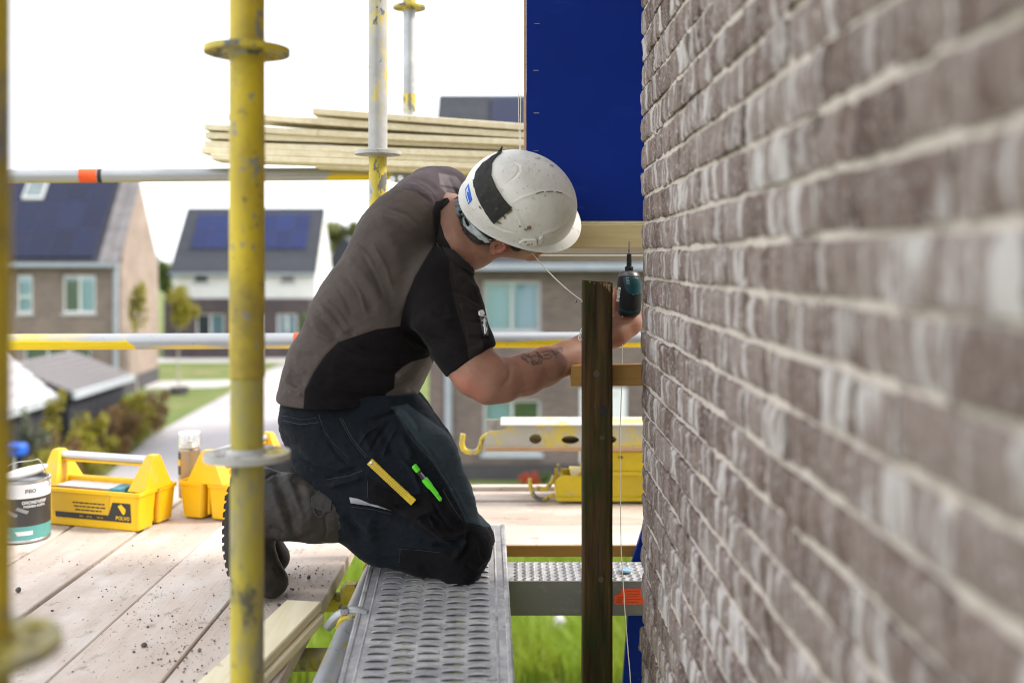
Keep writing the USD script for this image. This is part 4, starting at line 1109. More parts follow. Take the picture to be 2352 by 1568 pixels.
look("orange_tape", (0.82, 0.10, 0.012), (0.72, 0.075, 0.01), 30, rough=0.5, bump=0.0004)
a, b = W(-420, 408, 3.36), W(915, 399, 3.74)
rail("upper grey guard rail with an orange tape band, left", a, b, "galvanised_rail", lambda px, n, v: np.clip(-n[:, 2] * 2 - 1.1, -1, 1) * 0.8 + (meshkit.fbm(v * 5, 3, 1) - 0.5) * 1.6 + np.where(px > 760, 0.9, -0.6),
     [(183, 224, "orange_tape", 0.0248), (225.5, 235, "ink", 0.0248)])
a, b = W(-420, 787, 2.98), W(1640, 779, 3.12)
rail("lower grey guard rail with yellow paint on its underside", a, b, "galvanised_rail", lambda px, n, v: np.clip(-n[:, 2] * 2.4 - 0.3, -1, 1) + (meshkit.fbm(v * 6, 4, 2) - 0.5) * 2.2 + np.where(px < 300, 0.9, np.where(px < 700, -1.2, np.where(px < 1330, 0.25, -0.4))),
     [(676, 712, "orange_tape", 0.0248)])
a, b = W(965, 400, 3.80), W(1900, 400, 3.95)
led = rail("yellow ledger tube under the stacked timber", a, b, "yellow_paint", name="ledger")
part(led, "ledger_head", cat(rbox(W(905, 378, 3.72), W(950, 418, 3.66), 0.006), tube([W(906, 398, 3.70), W(975, 400, 3.80)], 0.03, 20)), "galvanised")
for k, (x, y) in enumerate(((898, 392), (918, 388), (902, 412), (921, 410))):
    part(led, "bolt", lathe([(0, 0), (0.012, 0), (0.012, 0.014), (0, 0.014)], 6, W(x, y, 3.655), (0, -1, 0)), "bright_metal")

# deck of scaffold boards running away from the camera, and the cross deck beyond
ZD = CZ - 0.80
ends = [-0.443 - 0.222 * k for k in range(8)]
deck = thing("scaffold_deck", "deck of dusty pale scaffold boards running away at left", "scaffold deck", (-1.2, 2.0, ZD))
rd = np.random.default_rng(5)
gaps = [0.0045, 0.006, 0.010, 0.012, 0.010, 0.006, 0.005]
for k in range(7):
    dz = (0.0, 0.0, -0.004, 0.002, -0.003, 0.003, 0.0)[k]
    part(deck, "plank", plank((ends[k] - 0.111, 0.6, ZD + dz), (ends[k] - 0.111, 3.62 + rd.normal(0, 0.01), ZD + dz + rd.normal(0, 0.001)), 0.222 - gaps[k], 0.034, warp=0.0008, n=14, seed=k), "deck_board")
cross = thing("scaffold_deck", "deck of pale boards lying crosswise behind the man at right", "scaffold deck", (0.4, 3.1, ZD))
for k, (y0, y1, dz) in enumerate(((2.83, 3.035, 0.0), (3.041, 3.335, -0.002), (3.345, 3.47, 0.004))):
    part(cross, "plank", plank((-0.425, (y0 + y1) / 2, ZD + dz), (1.5, (y0 + y1) / 2, ZD + dz), y1 - y0, 0.034, warp=0.0008, n=10, seed=20 + k), "deck_board_cross")
part(cross, "plank_edge", rbox((-0.42, 2.8265, ZD - 0.0335), (1.5, 2.8294, ZD - 0.0015), 0.001), "pine_orange", label="fresh orange brown sawn edge of the front plank")
part(cross, "toe_board", plank((-0.425, 3.50, ZD + 0.018), (1.5, 3.50, ZD + 0.018), 0.034, 0.12, n=8, seed=30), "deck_board_cross")

# two green-tinted battens lying on the deck edge
for k, (dx, dz, lab) in enumerate(((0.0, 0.024, "upper pale green batten on the deck edge by the near pole"), (0.008, 0.0, "lower pale green batten under the other on the deck edge"))):
    single("batten", lab, "batten", plank((-0.463 + dx, 2.225 - 0.01 * k, ZD + dz + 0.0225), (-0.655 + dx, 0.9, ZD + dz + 0.0225), 0.082, 0.0215, warp=0.001, n=10, seed=40 + k), "pine_green")

# perforated steel plank the man kneels on
def zp(y):
    return CZ - (0.790 - 0.114 * (y - 1.877))
XP0, XP1, YP0, YP1 = -0.305, 0.0275, 1.15, 2.654
up = np.array([0, -0.114, 1.0]); up /= np.linalg.norm(up)
along = np.array([-0.0305, 1.0, 0.114]); along /= np.linalg.norm(along)
LP = (YP1 - YP0) * math.hypot(1, 0.114)
slots, lips = [], []
for c in range(5):
    for r_ in range(int(LP / 0.0292)):
        sx = 0.0525 + 0.0500 * c + 0.012
        sy = 0.05 + 0.0292 * r_ + (0.0146 if c % 2 else 0)
        if sy > LP - 0.06:
            continue
        t = np.linspace(0, np.pi, 7)
        w = 0.0215
        base = [(sx - w * math.cos(q), sy + 0.0006 + 0.0040 * math.sin(q)) for q in t]
        slots.append(shapely.Polygon(base + [(sx + w, sy - 0.0012), (sx - w, sy - 0.0012)]))
        g = []
        for q in np.linspace(0, np.pi, 9):
            xx = sx - (w + 0.001) * math.cos(q)
            hgt = 0.0056 * math.sin(q)
            g.append([(xx, sy - 0.0022, hgt + 0.0002), (xx, sy - 0.0022, hgt - 0.0012), (xx, sy + 0.004, hgt * 0.85), (xx, sy + 0.0105, 0.0)])
        g = np.array(g)
        i = np.arange(9)[:, None] * 4 + np.arange(4)
        quads = np.concatenate([np.stack([i[:-1, j], i[1:, j], i[1:, j + 1], i[:-1, j + 1]], 1) for j in (0, 2)] + [np.stack([i[:-1, 0], i[:-1, 2], i[1:, 2], i[1:, 0]], 1)])
        lips.append(trimesh.Trimesh(g.reshape(-1, 3), np.vstack([quads[:, [0, 1, 2]], quads[:, [0, 2, 3]]]), process=False))
across = np.array([1, 0.0305, 0]) / math.hypot(1, 0.0305)
BP = np.stack([across, along, np.cross(across, along)], 1)
OP = np.array([XP0, YP0, zp(YP0)])
def on_plate(m):
    m.vertices = m.vertices @ BP.T + OP
    return m
WP = XP1 - XP0
sheet_pg = shapely.Polygon([(0, 0), (WP, 0), (WP, LP), (0, LP)]).difference(shapely.union_all(slots))
sp = thing("steel_plank", "perforated galvanised steel plank the man kneels on", "steel plank", OP)
m = trimesh.creation.extrude_polygon(sheet_pg, 0.0018, engine="earcut")
m.apply_translation((0, 0, -0.0018))
part(sp, "tread_sheet", on_plate(m), "steel_deck", False)
part(sp, "tread_lips", on_plate(cat(*lips)), "steel_deck", 40, kind="stuff")
side = [(0.0, 0.0004), (0.004, 0.0035), (0.010, 0.0030), (0.012, 0.0004)]
for x0, sg in ((0.0, 1), (WP, -1)):
    m = prism([(x0 + sg * a, b) for a, b in side], LP, (0, 0, 0), (1, 0, 0), (0, 0, 1))
    m.vertices[:, 1] *= -1
    m.vertices[:, 1] -= m.vertices[:, 1].min()
    m.fix_normals()
    part(sp, "edge_bead", on_plate(m), "steel_deck")
    part(sp, "side_flange", on_plate(box((x0 - 0.0012 + sg * 0.0012, 0, -0.052), (x0 + 0.0012 + sg * 0.0012, LP, -0.0022))), "steel_side", False)
for xg in (0.030, WP - 0.030):
    m = prism([(xg - 0.003, 0.0002), (xg, 0.0016), (xg + 0.003, 0.0002)], LP - 0.04, (0, 0.02, 0), (1, 0, 0), (0, 0, 1))
    m.vertices[:, 1] = m.vertices[:, 1] - m.vertices[:, 1].min() + 0.02
    part(sp, "stiffening_rib", on_plate(m), "steel_deck")
for ua, ub in ((0.004, 0.098), (0.118, 0.214), (0.234, WP - 0.004)):
    part(sp, "under_rib", on_plate(box((ua, 0.01, -0.047), (ub, LP - 0.004, -0.0445))), "steel_side", False)  # strips added below the tread so its slots look dark
part(sp, "end_cap", on_plate(box((0.003, LP - 0.003, -0.05), (WP - 0.003, LP, -0.002))), "steel_side", False)

# steel cross plank towards the wall
yc0, yc1, zc = 2.475, 2.64, CZ - 0.792
cp = thing("steel_plank", "steel cross plank with raised dimples and orange sticker by the wall", "steel plank", (0.0, yc0, zc))
part(cp, "top_sheet", box((-0.011, yc0 + 0.002, zc - 0.002), (0.55, yc1, zc)), "steel_deck", False)
dim = []
for i in range(26):
    for j in range(6):
        x, y = 0.012 + i * 0.0205, yc0 + 0.018 + j * 0.0255
        dim.append(lathe([(0.0078, 0.0), (0.0060, 0.0032), (0.0040, 0.0042), (0.0036, 0.0012), (0.0, 0.0010)], 10, (x, y, zc)))
part(cp, "dimples", cat(*dim), "steel_deck", 40, kind="stuff")
part(cp, "front_flange", rbox((-0.012, yc0 - 0.002, zc - 0.080), (0.55, yc0 + 0.0015, zc + 0.003), 0.0008), "steel_side")
part(cp, "lower_lip", rbox((-0.012, yc0, zc - 0.083), (0.55, yc0 + 0.02, zc - 0.0803), 0.0005), "steel_side")
a, b = W(1411, 1350, yc0), W(1500, 1386, yc0)
st = part(cp, "sticker", prism([(0, 0), (b[0] - a[0], 0), (b[0] - a[0], a[2] - b[2]), (0.018, a[2] - b[2]), (0.014, 0.026), (0.0, 0.022)], 0.0006, (a[0], yc0 - 0.0026 + 0.0001, b[2]), (1, 0, 0), (0, 0, 1)), "orange_label", False)
lines = []
for i, w in enumerate((0.03, 0.034, 0.028, 0.034, 0.03)):
    lines.append(box((a[0] + 0.030, yc0 - 0.0034, b[2] + 0.005 + i * 0.0068), (a[0] + 0.030 + w, yc0 - 0.0028, b[2] + 0.0056 + i * 0.0068)))
for i in range(4):
    lines.append(box((a[0] + 0.004 + 0.001 * i, yc0 - 0.0034, b[2] + 0.004 + i * 0.0045), (a[0] + 0.017 + 0.002 * i, yc0 - 0.0028, b[2] + 0.0049 + i * 0.0045)))
part(st, "print", cat(*lines), "ink", False)
lid = W(1436, 1311, 2.56)
single("plastic_cap", "small pale blue plastic cap lying on the steel cross plank", "cap", lathe([(0, 0.0), (0.017, 0.0), (0.0185, 0.002), (0.017, 0.005), (0.0, 0.006)], 28, (lid[0], 2.55, zc + 0.0045)), look("cap_blue", (0.22, 0.36, 0.47), (0.2, 0.33, 0.43), 5, rough=0.35))

# ledger tube along the steel plank, stub tube and couplers
a, b = np.array([-0.362, 0.9, CZ - 0.835]), np.array([-0.3425, 2.68, CZ - 0.765])
look("tube_dirty", (0.36, 0.37, 0.38), (0.24, 0.25, 0.26), 8, (1, 0.5, 1), rough=0.45, metal=0.45, bump=0.0006, bscale=50, layers=[((0.40, 0.30, 0.03), 12, 0.54, 0.60, 0.85, (1, 0.6, 1)), ((0.08, 0.07, 0.06), 26, 0.60, 0.68, 0.7)])
lg = rail("grey ledger tube running beside the perforated steel plank", a, b, "tube_dirty", name="ledger")
def clamp(t, c, axis, r=0.0275, w=0.05):
    part(t, "coupler", cat(lathe([(0.0245, -w / 2), (r, -w / 2), (r + 0.002, -w / 4), (r + 0.002, w / 4), (r, w / 2), (0.0245, w / 2)], 24, c, axis)), "yellow_worn")
    part(t, "coupler_bolt", lathe([(0, 0), (0.009, 0), (0.009, 0.012), (0, 0.012)], 6, c + [-0.012, -0.008, 0.029], (0, 0, 1)), "bright_metal")
pt = lambda y: a + (b - a) * (y - a[1]) / (b[1] - a[1])
clamp(lg, pt(2.16), b - a)
clamp(lg, pt(2.52), b - a)
st_ = pt(2.16)
stub = thing("transom", "short dirty yellow tube clamped across under the deck edge", "scaffold tube", (-0.60, 2.16, st_[2]))
part(stub, "tube", tube([(-0.66, 2.175, ZD - 0.066), (-0.395, 2.165, ZD - 0.060)], 0.024, 20), "pole_lower")
part(stub, "forged_jaw", cat(tube(curve([(-0.40, 2.165, st_[2] - 0.006), (-0.375, 2.165, st_[2] + 0.020), (-0.345, 2.165, st_[2] + 0.031), (-0.315, 2.165, st_[2] + 0.022)], 14), [0.016, 0.013, 0.010, 0.009, 0.009, 0.009, 0.008, 0.008, 0.008, 0.008, 0.008, 0.008, 0.008][:len(curve([(0, 0, 0), (1, 0, 0), (2, 0, 0), (3, 0, 0)], 14))] if False else 0.011, 12)), "galvanised")
s2_ = pt(2.52)
stub2 = thing("transom", "yellow forged coupler tube behind, under the deck corner", "scaffold tube", (-0.60, 2.52, s2_[2]))
part(stub2, "tube", tube([(-0.62, 2.535, ZD - 0.063), (-0.385, 2.525, ZD - 0.058)], 0.024, 20), "yellow_worn")
part(stub2, "wedge_head", cbox((0.05, 0.05, 0.062), 0.012, at=(-0.405, 2.522, ZD - 0.040)), "yellow_worn")
# ------------------------------------------------------------------ stacked timber on the ledger
boards = [(718, 247, 1330, 293, 3.50, 0.0225, "topmost short board of the timber stack, its end past the far pole"),
          (600, 262, 1330, 310, 3.51, 0.0225, "second board from the top of the timber stack"),
          (464, 281, 1330, 325, 3.49, 0.0215, "third board from the top of the timber stack, end sticking out left"),
          (471, 303, 1330, 339, 3.53, 0.0225, "fourth board from the top of the timber stack, end set back"),
          (464, 321, 1330, 354, 3.50, 0.0225, "fifth board from the top of the timber stack"),
          (462, 338, 1330, 368, 3.52, 0.0215, "board of the timber stack whose end reaches furthest left"),
          (484, 353, 1330, 382, 3.51, 0.0205, "lowest long board of the timber stack"),
          (724, 372, 1330, 394, 3.53, 0.018, "short bottom board under the timber stack")]
for i, (x0, y0, x1, y1, d, th, lab) in enumerate(boards):
    a, b = W(x0, y0, d), W(x1, y1, d + 0.02)
    wd = (0.10, 0.14, 0.12, 0.10, 0.15, 0.12, 0.14, 0.10)[i]
    a[1] += wd / 2 + (0.03 if i in (2, 4) else 0); b[1] += wd / 2
    single("board", lab, "board", plank(a, b, wd, th, warp=0.002, n=12, seed=60 + i), "pine_green", group=None)
for i, (x0, y0, x1, y1, lab) in enumerate(((528, 262, 1330, 330, "upper board in the back row of the timber stack"), (512, 300, 1330, 352, "middle board in the back row of the timber stack"), (498, 333, 1330, 372, "lower board in the back row of the timber stack"))):
    a, b = W(x0, y0, 3.66), W(x1, y1, 3.68)
    a[1] += 0.04; b[1] += 0.05
    single("board", lab, "board", plank(a, b, 0.10, 0.021, warp=0.002, n=12, seed=80 + i), "pine_green")

# ------------------------------------------------------------------ stacked yellow steel decks on the cross deck
look("yellow_bright", (0.66, 0.51, 0.008), (0.52, 0.39, 0.01), 7, rough=0.45, bump=0.0006, bscale=40, layers=[((0.42, 0.42, 0.40), 24, 0.62, 0.67, 0.9), ((0.16, 0.13, 0.05), 9, 0.60, 0.70, 0.6)])
look("yellow_scuffed", (0.47, 0.46, 0.42), (0.40, 0.39, 0.35), 9, rough=0.6, bump=0.0008, bscale=40, layers=[((0.62, 0.49, 0.03), 6, 0.50, 0.58, 0.8), ((0.27, 0.26, 0.24), 20, 0.56, 0.66, 0.6)])
def strip(path, d, w, t, name_d=0.0):
    """A bent flat bar through photo points at depth d."""
    c = curve([W(x, y, d) for x, y in path], 26)
    return tube(c, t, 10)
def deckstack(name, label, body, holes, hooks, lip, mat, d, depth, hd):
    pts = [W(x, y, d) for x, y in body]
    o = pts[0]
    t = thing(name, label, "steel deck", o)
    pg = shapely.Polygon([(p[0], p[2]) for p in pts])
    for x, y, rx, ry in holes:
        c = W(x, y, d)
        pg = pg.difference(shapely.affinity.scale(shapely.Point(c[0], c[2]).buffer(1, 12), rx * d / FPX, ry * d / FPX))
    m = prism(pg, 0.006, (0, d + 0.006, 0), (1, 0, 0), (0, 0, 1))
    part(t, "web", m, mat)
    zt, zb = max(p[2] for p in pts), min(p[2] for p in pts)
    xl = sorted(p[0] for p in pts)[1]
    part(t, "top_flange", rbox((xl + 0.05, d - 0.004, zt - 0.006), (0.75, d + depth, zt + 0.001), 0.0015), mat)
    part(t, "bottom_flange", rbox((xl, d - 0.006, zb - 0.002), (0.75, d + depth, zb + 0.012), 0.0015), lip)
    part(t, "rear_web", box((xl, d + depth - 0.006, zb + 0.013), (0.75, d + depth - 0.001, zt - 0.007)), mat, False)
    for hk, th in hooks:
        part(t, "claw", strip(hk, d + 0.02, 0.03, th * d / FPX), "yellow_worn")
        part(t, "claw", strip([(x, y) for x, y in hk], d + depth - 0.03, 0.03, th * d / FPX), "yellow_worn")
    return t
deckstack("steel_deck", "scuffed grey yellow steel deck lying on top of the stack by the wall", [(1112, 1034), (1114, 1003), (1122, 990), (1150, 989), (1174, 975), (1600, 975), (1600, 1034)], [(1230, 1008, 14, 11), (1310, 1010, 20, 9), (1400, 1009, 16, 9)],
          [([(1064, 996), (1061, 1018), (1068, 1034), (1088, 1038), (1101, 1030), (1108, 1008), (1122, 997)], 6.5)], "ply_edge", "yellow_scuffed", 3.28, 0.16, 6)
deckstack("steel_deck", "middle bright yellow steel deck of the stack, behind the dark post", [(1338, 1090), (1342, 1050), (1352, 1037), (1600, 1037), (1600, 1090)], [(1425, 1050, 6, 3)],
          [([(1284, 1064), (1286, 1083), (1296, 1096), (1318, 1097), (1336, 1088), (1346, 1062)], 5.5)], "yellow_bright", "yellow_bright", 3.30, 0.16, 6)
deckstack("steel_deck", "bottom yellow steel deck of the stack, lying on the boards", [(1278, 1149), (1276, 1104), (1290, 1092), (1600, 1092), (1600, 1149)], [],
          [([(1217, 1098), (1219, 1118), (1229, 1140), (1250, 1146), (1272, 1136)], 5.0), ([(1232, 1120), (1252, 1122), (1266, 1108), (1272, 1092)], 5.0)], "yellow_bright", "yellow_bright", 3.31, 0.15, 6)

# ------------------------------------------------------------------ yellow tool carriers
look("toolbox_yellow", (0.80, 0.47, 0.004), (0.76, 0.43, 0.004), 5, rough=0.38, rough2=0.5, bump=0.0003, bscale=160, layers=[((0.55, 0.42, 0.20), 11, 0.56, 0.72, 0.35), ((0.40, 0.27, 0.06), 60, 0.64, 0.70, 0.5), ((0.62, 0.52, 0.36), 26, 0.64, 0.70, 0.4, (1, 1, 3))])
look("aluminium", (0.58, 0.58, 0.60), (0.50, 0.50, 0.52), 8, rough=0.35, metal=0.75)
look("label_black", (0.018, 0.016, 0.014), (0.024, 0.022, 0.02), 20, rough=0.4)
look("label_yellow", (0.62, 0.36, 0.012), (0.58, 0.33, 0.012), 8, rough=0.42)
look("carton_white", (0.62, 0.58, 0.53), (0.55, 0.51, 0.46), 8, rough=0.8)
look("carton_teal", (0.055, 0.22, 0.28), (0.05, 0.19, 0.25), 8, rough=0.7)
look("carton_brown", (0.42, 0.27, 0.14), (0.36, 0.22, 0.11), 8, rough=0.8)

def rrect(x0, y0, x1, y1, r, n=5):
    return shapely.box(x0 + r, y0 + r, x1 - r, y1 - r).buffer(r, n)
def tray(x0, y0, x1, y1, h, t=0.003, taper=0.008, r=0.012):
    """An open moulded tray with a rolled rim, walls leaning out."""
    def ring(inset, z, rr):
        c = np.array(rrect(x0 + inset, y0 + inset, x1 - inset, y1 - inset, rr).exterior.coords)[:-1]
        return np.column_stack([c, np.full(len(c), z)])
    lv = [ring(taper + 0.004, 0, r * 0.8), ring(taper, 0.004, r), ring(0.001, h - 0.012, r), ring(-0.003, h - 0.011, r), ring(-0.003, h - 0.001, r), ring(-0.001, h, r), ring(t, h, r), ring(taper + t, 0.004, r * 0.7)]
    n = min(len(l) for l in lv)
    lv = [l[np.linspace(0, len(l), n, endpoint=False).astype(int)] for l in lv]
    v = np.vstack(lv)
    f = []
    for i in range(len(lv) - 1):
        for j in range(n):
            k = (j + 1) % n
            f += [(i * n + j, i * n + k, (i + 1) * n + k), (i * n + j, (i + 1) * n + k, (i + 1) * n + j)]
    e = (len(lv) - 1) * n
    for j in range(1, n - 1):
        f += [(0, j + 1, j), (e, e + j, e + j + 1)]
    return trimesh.Trimesh(v, np.array(f), process=False)

def toolbox(label, B, l, L=0.385, wd=0.19, h=0.115, top=0.212, sign=1):
    l = np.array([*l, 0.0]); l /= np.linalg.norm(l)
    e = np.array([-l[1], l[0], 0.0]) * sign
    M3 = np.stack([l, e, [0, 0, 1]], 1)
    t = thing("tool_carrier", label, "tool carrier", B)
    def T(m):
        m.vertices = m.vertices @ M3.T + B
        if sign < 0:
            m.invert()
        return m
    part(t, "tray", T(tray(0, 0, L, wd * 0.47, h)), "toolbox_yellow")
    part(t, "tray", T(tray(0.004, wd * 0.53, L - 0.004, wd, h * 0.97)), "toolbox_yellow")
    part(t, "divider", T(rbox((0.02, wd * 0.47 + 0.001, 0.01), (L - 0.02, wd * 0.53 - 0.001, h + 0.018), 0.003)), "toolbox_yellow")
    for x0, x1, xt0, xt1 in ((-0.002, 0.062, 0.006, 0.034), (L - 0.062, L + 0.002, L - 0.034, L - 0.006)):
        pts = [(x, y, h - 0.004) for x in (x0, x1) for y in (wd * 0.16, wd * 0.84)] + [(x, y, top - 0.005) for x in (xt0, xt1) for y in (wd * 0.5 - 0.018, wd * 0.5 + 0.018)] + [(x, y, top) for x in (xt0 + 0.003, xt1 - 0.003) for y in (wd * 0.5 - 0.013, wd * 0.5 + 0.013)]
        pts += [(x0 * 0.55 + x1 * 0.45 + s * (x1 - x0) * 0.32, y, h + 0.03) for s in (-1, 1) for y in (wd * 0.28, wd * 0.72)]
        part(t, "handle_post", T(trimesh.convex.convex_hull(np.array(pts))), "toolbox_yellow")
    part(t, "handle_bar", T(tube([(0.034, wd * 0.5, top - 0.017), (L - 0.034, wd * 0.5, top - 0.017)], 0.0125, 20)), "aluminium")
    part(t, "handle_rib", T(rbox((0.034, wd * 0.5 - 0.008, top - 0.036), (L - 0.034, wd * 0.5 + 0.008, top - 0.0285), 0.002)), "toolbox_yellow")
    return t, T
B1 = W(318, 1224, 2.949); B1[2] = ZD + 0.0005
tb1, T1 = toolbox("yellow tool carrier with black printed label beside the paint can", B1, (-0.957, 0.29), sign=-1)
# the printed label on the front of the tray: local x runs to the left from the right end, so lettering runs along -x
def face(polyxz, dy):
    return T1(prism([(-x, z) for x, z in polyxz][::1], 0.0005, (0, dy + 0.0005, 0), (-1, 0, 0), (0, 0, 1)))
lean = lambda z: 0.008 * (1 - z / 0.115)
def front(polyxz, lift):
    pg = shapely.Polygon(polyxz)
    m = trimesh.creation.extrude_polygon(pg, 0.0005, engine="earcut")
    v = m.vertices.copy()
    m.vertices = np.column_stack([v[:, 0], lean(v[:, 1]) - 0.0004 - lift - v[:, 2], v[:, 1]])
    m.fix_normals()
    return T1(m)
ly = part(tb1, "label", front([(0.110, 0.032), (0.31, 0.032), (0.31, 0.104), (0.100, 0.104)], 0.0), "label_yellow", False)
lb_ = part(tb1, "label", front([(0.030, 0.026), (0.30, 0.026), (0.30, 0.043), (0.108, 0.043), (0.092, 0.083), (0.030, 0.083)], 0.0007), "label_black", False, label="black label with yellow emblem and lettering")
def letters(txt, x, z, h, lift, bold=True):
    m = meshkit.text_mesh(txt, h, 0.0004, bold)
    v = m.vertices.copy()
    m.vertices = np.column_stack([x - v[:, 0], lean(z + v[:, 1]) - 0.0004 - lift - v[:, 2], z + v[:, 1]])
    m.fix_normals()
    return T1(m)
part(lb_, "lettering", letters("POLVO", 0.0830, 0.0325, 0.0105, 0.0014), "toolbox_yellow", False)
part(lb_, "emblem", front([(0.0735, 0.073), (0.0615, 0.080), (0.046, 0.066), (0.0465, 0.058), (0.052, 0.049), (0.0565, 0.049)], 0.0014), "toolbox_yellow", False)
part(lb_, "lettering", cat(*[letters(s, x, 0.032, 0.0042, 0.0014) for s, x in (("-025-", 0.215), ("PP  3L", 0.185), ("125-08", 0.150))]), "label_yellow", False)
small = []
rl = np.random.default_rng(3)
for row in range(3):
    x = 0.235 - 0.004 * row
    while x > 0.118 + row * 0.008:
        w = rl.uniform(0.007, 0.020)
        small.append(front([(x, 0.0725 - row * 0.0108), (x, 0.0765 - row * 0.0108), (x - w, 0.0765 - row * 0.0108), (x - w, 0.0725 - row * 0.0108)], 0.0007))
        x -= w + 0.003
part(ly, "small_print", cat(*small), "label_black", False, kind="stuff")
cx = thing("carton", "white and teal carton lying in the front tool carrier", "box", T1(trimesh.Trimesh([[0.2, 0.04, 0.09]], np.zeros((0, 3), int), process=False)).vertices[0])
part(cx, "carton_body", T1(rbox((0.075, 0.012, 0.085), (0.30, 0.078, 0.117), 0.001)), "carton_brown")
part(cx, "carton_top", T1(rbox((0.115, 0.011, 0.1175), (0.301, 0.079, 0.1215), 0.001)), "carton_white")
part(cx, "carton_end", T1(rbox((0.0735, 0.011, 0.088), (0.112, 0.079, 0.1212), 0.001)), "carton_teal")
part(cx, "label", T1(box((0.15, 0.03, 0.1217), (0.21, 0.055, 0.1220))), "frame_grey", False)
B2 = W(410, 1188, 3.13); B2[2] = ZD + 0.0005
tb2, T2 = toolbox("second yellow tool carrier, half hidden by the near pole", B2, (0.30, 0.95), sign=-1)

# ------------------------------------------------------------------ spray can and paint can
look("can_metal", (0.40, 0.33, 0.24), (0.30, 0.25, 0.19), 6, (3, 3, 0.3), rough=0.3, metal=0.7)
look("clear_cap", (0.9, 0.93, 0.95), rough=0.08)
usdkit.material(stage, "/World/Looks/clear_cap", {"t": ("transparent_bsdf", {"color": (0.93, 0.95, 0.97)}), "g": ("glossy_bsdf", {"color": (1, 1, 1), "roughness": 0.08}), "d": ("diffuse_bsdf", {"color": (0.75, 0.78, 0.82)}), "lw": ("layer_weight", {"blend": 0.35}), "m1": ("mix_closure", {"fac": 0.22}), "m2": ("mix_closure", {})},
                [("t.BSDF", "m1.closure1"), ("d.BSDF", "m1.closure2"), ("lw.facing", "m2.fac"), ("m1.closure", "m2.closure1"), ("g.BSDF", "m2.closure2")], surface="m2.closure")
look("white_plastic", (0.72, 0.72, 0.72), (0.66, 0.66, 0.66), 8, rough=0.4)
sc_ = W(435, 1100, 3.22)
spray = thing("spray_can", "grey spray can with clear cap standing in the second tool carrier", "spray can", sc_)
part(spray, "can_body", lathe([(0.0, -0.055), (0.033, -0.055), (0.034, -0.050), (0.034, 0.094), (0.031, 0.101), (0.033, 0.104), (0.030, 0.107)], 36, sc_), "can_metal")
part(spray, "shoulder", lathe([(0.030, 0.1072), (0.022, 0.118), (0.010, 0.122), (0.0, 0.122)], 32, sc_), "can_metal")
part(spray, "nozzle", lathe([(0.007, 0.1225), (0.0075, 0.131), (0.011, 0.133), (0.011, 0.143), (0.0, 0.144)], 20, sc_), "white_plastic")
part(spray, "cap", cat(lathe([(0.0345, 0.1045), (0.0355, 0.106), (0.0352, 0.146), (0.033, 0.151), (0.0, 0.152)], 36, sc_)), "clear_cap")
ang = np.linspace(math.pi * 1.02, math.pi * 1.32, 9)
band = lambda r, z0, z1: trimesh.Trimesh(np.array([sc_ + [r * math.cos(a), r * math.sin(a), z] for a in ang for z in (z0, z1)]), np.array([t for i in range(8) for t in ((2 * i, 2 * i + 2, 2 * i + 3), (2 * i, 2 * i + 3, 2 * i + 1))]), process=False)
part(spray, "label", band(0.0344, 0.02, 0.090), "label_black")
part(spray, "label_mark", trimesh.Trimesh(*(lambda m: (m.vertices, m.faces))(band(0.0347, 0.048, 0.068))), "label_yellow")
pc = W(56, 1234, 2.90); pc[2] = ZD + 0.001
look("tin", (0.55, 0.55, 0.55), (0.42, 0.42, 0.43), 12, rough=0.32, metal=0.85)
look("can_white", (0.66, 0.65, 0.66), (0.60, 0.59, 0.60), 9, rough=0.4, layers=[((0.35, 0.33, 0.32), 30, 0.64, 0.70, 0.5)])
look("can_black", (0.030, 0.028, 0.026), (0.045, 0.042, 0.040), 7, rough=0.35)
look("can_teal", (0.10, 0.33, 0.31), (0.09, 0.29, 0.27), 7, rough=0.4)
look("can_grey", (0.20, 0.195, 0.19), (0.26, 0.25, 0.245), 20, rough=0.5)
look("can_print", (0.62, 0.62, 0.62), rough=0.5)
rcan = 0.0695
can = thing("paint_can", "white, black and teal paint can with its lid ajar at the left edge", "paint can", pc)
part(can, "can_body", lathe([(0.0, 0.002), (rcan - 0.001, 0.0), (rcan + 0.001, 0.002), (rcan + 0.001, 0.006), (rcan - 0.0005, 0.008), (rcan - 0.0005, 0.168), (rcan + 0.0012, 0.170), (rcan + 0.0012, 0.175), (rcan - 0.004, 0.176), (rcan - 0.006, 0.165), (0.0, 0.15)], 48, pc), "tin")
part(can, "label", lathe([(rcan - 0.0003, 0.009), (rcan, 0.009), (rcan, 0.047), (rcan - 0.0003, 0.047)], 48, pc), "can_teal", label="teal band round the foot of the can")
part(can, "label", lathe([(rcan - 0.0003, 0.0472), (rcan, 0.0472), (rcan, 0.126), (rcan - 0.0003, 0.126)], 48, pc), "can_black", label="black band with white lettering")
lw_ = part(can, "label", lathe([(rcan - 0.0003, 0.1262), (rcan, 0.1262), (rcan, 0.166), (rcan - 0.0003, 0.166)], 48, pc), "can_white", label="white band at the top of the can")
lidm = lathe([(0.0, 0.004), (0.05, 0.004), (0.056, 0.000), (0.060, 0.0), (0.064, 0.005), (0.068, 0.006), (0.068, 0.003), (0.060, -0.004), (0.0, -0.002)], 44)
ca, sa = math.cos(0.20), math.sin(0.20)
lidm.vertices = lidm.vertices @ np.array([[ca, 0, -sa], [0, 1, 0], [sa, 0, ca]]).T @ rotz(0.3).T + pc + [-0.004, 0.0, 0.186]
part(can, "lid", lidm, "can_white")
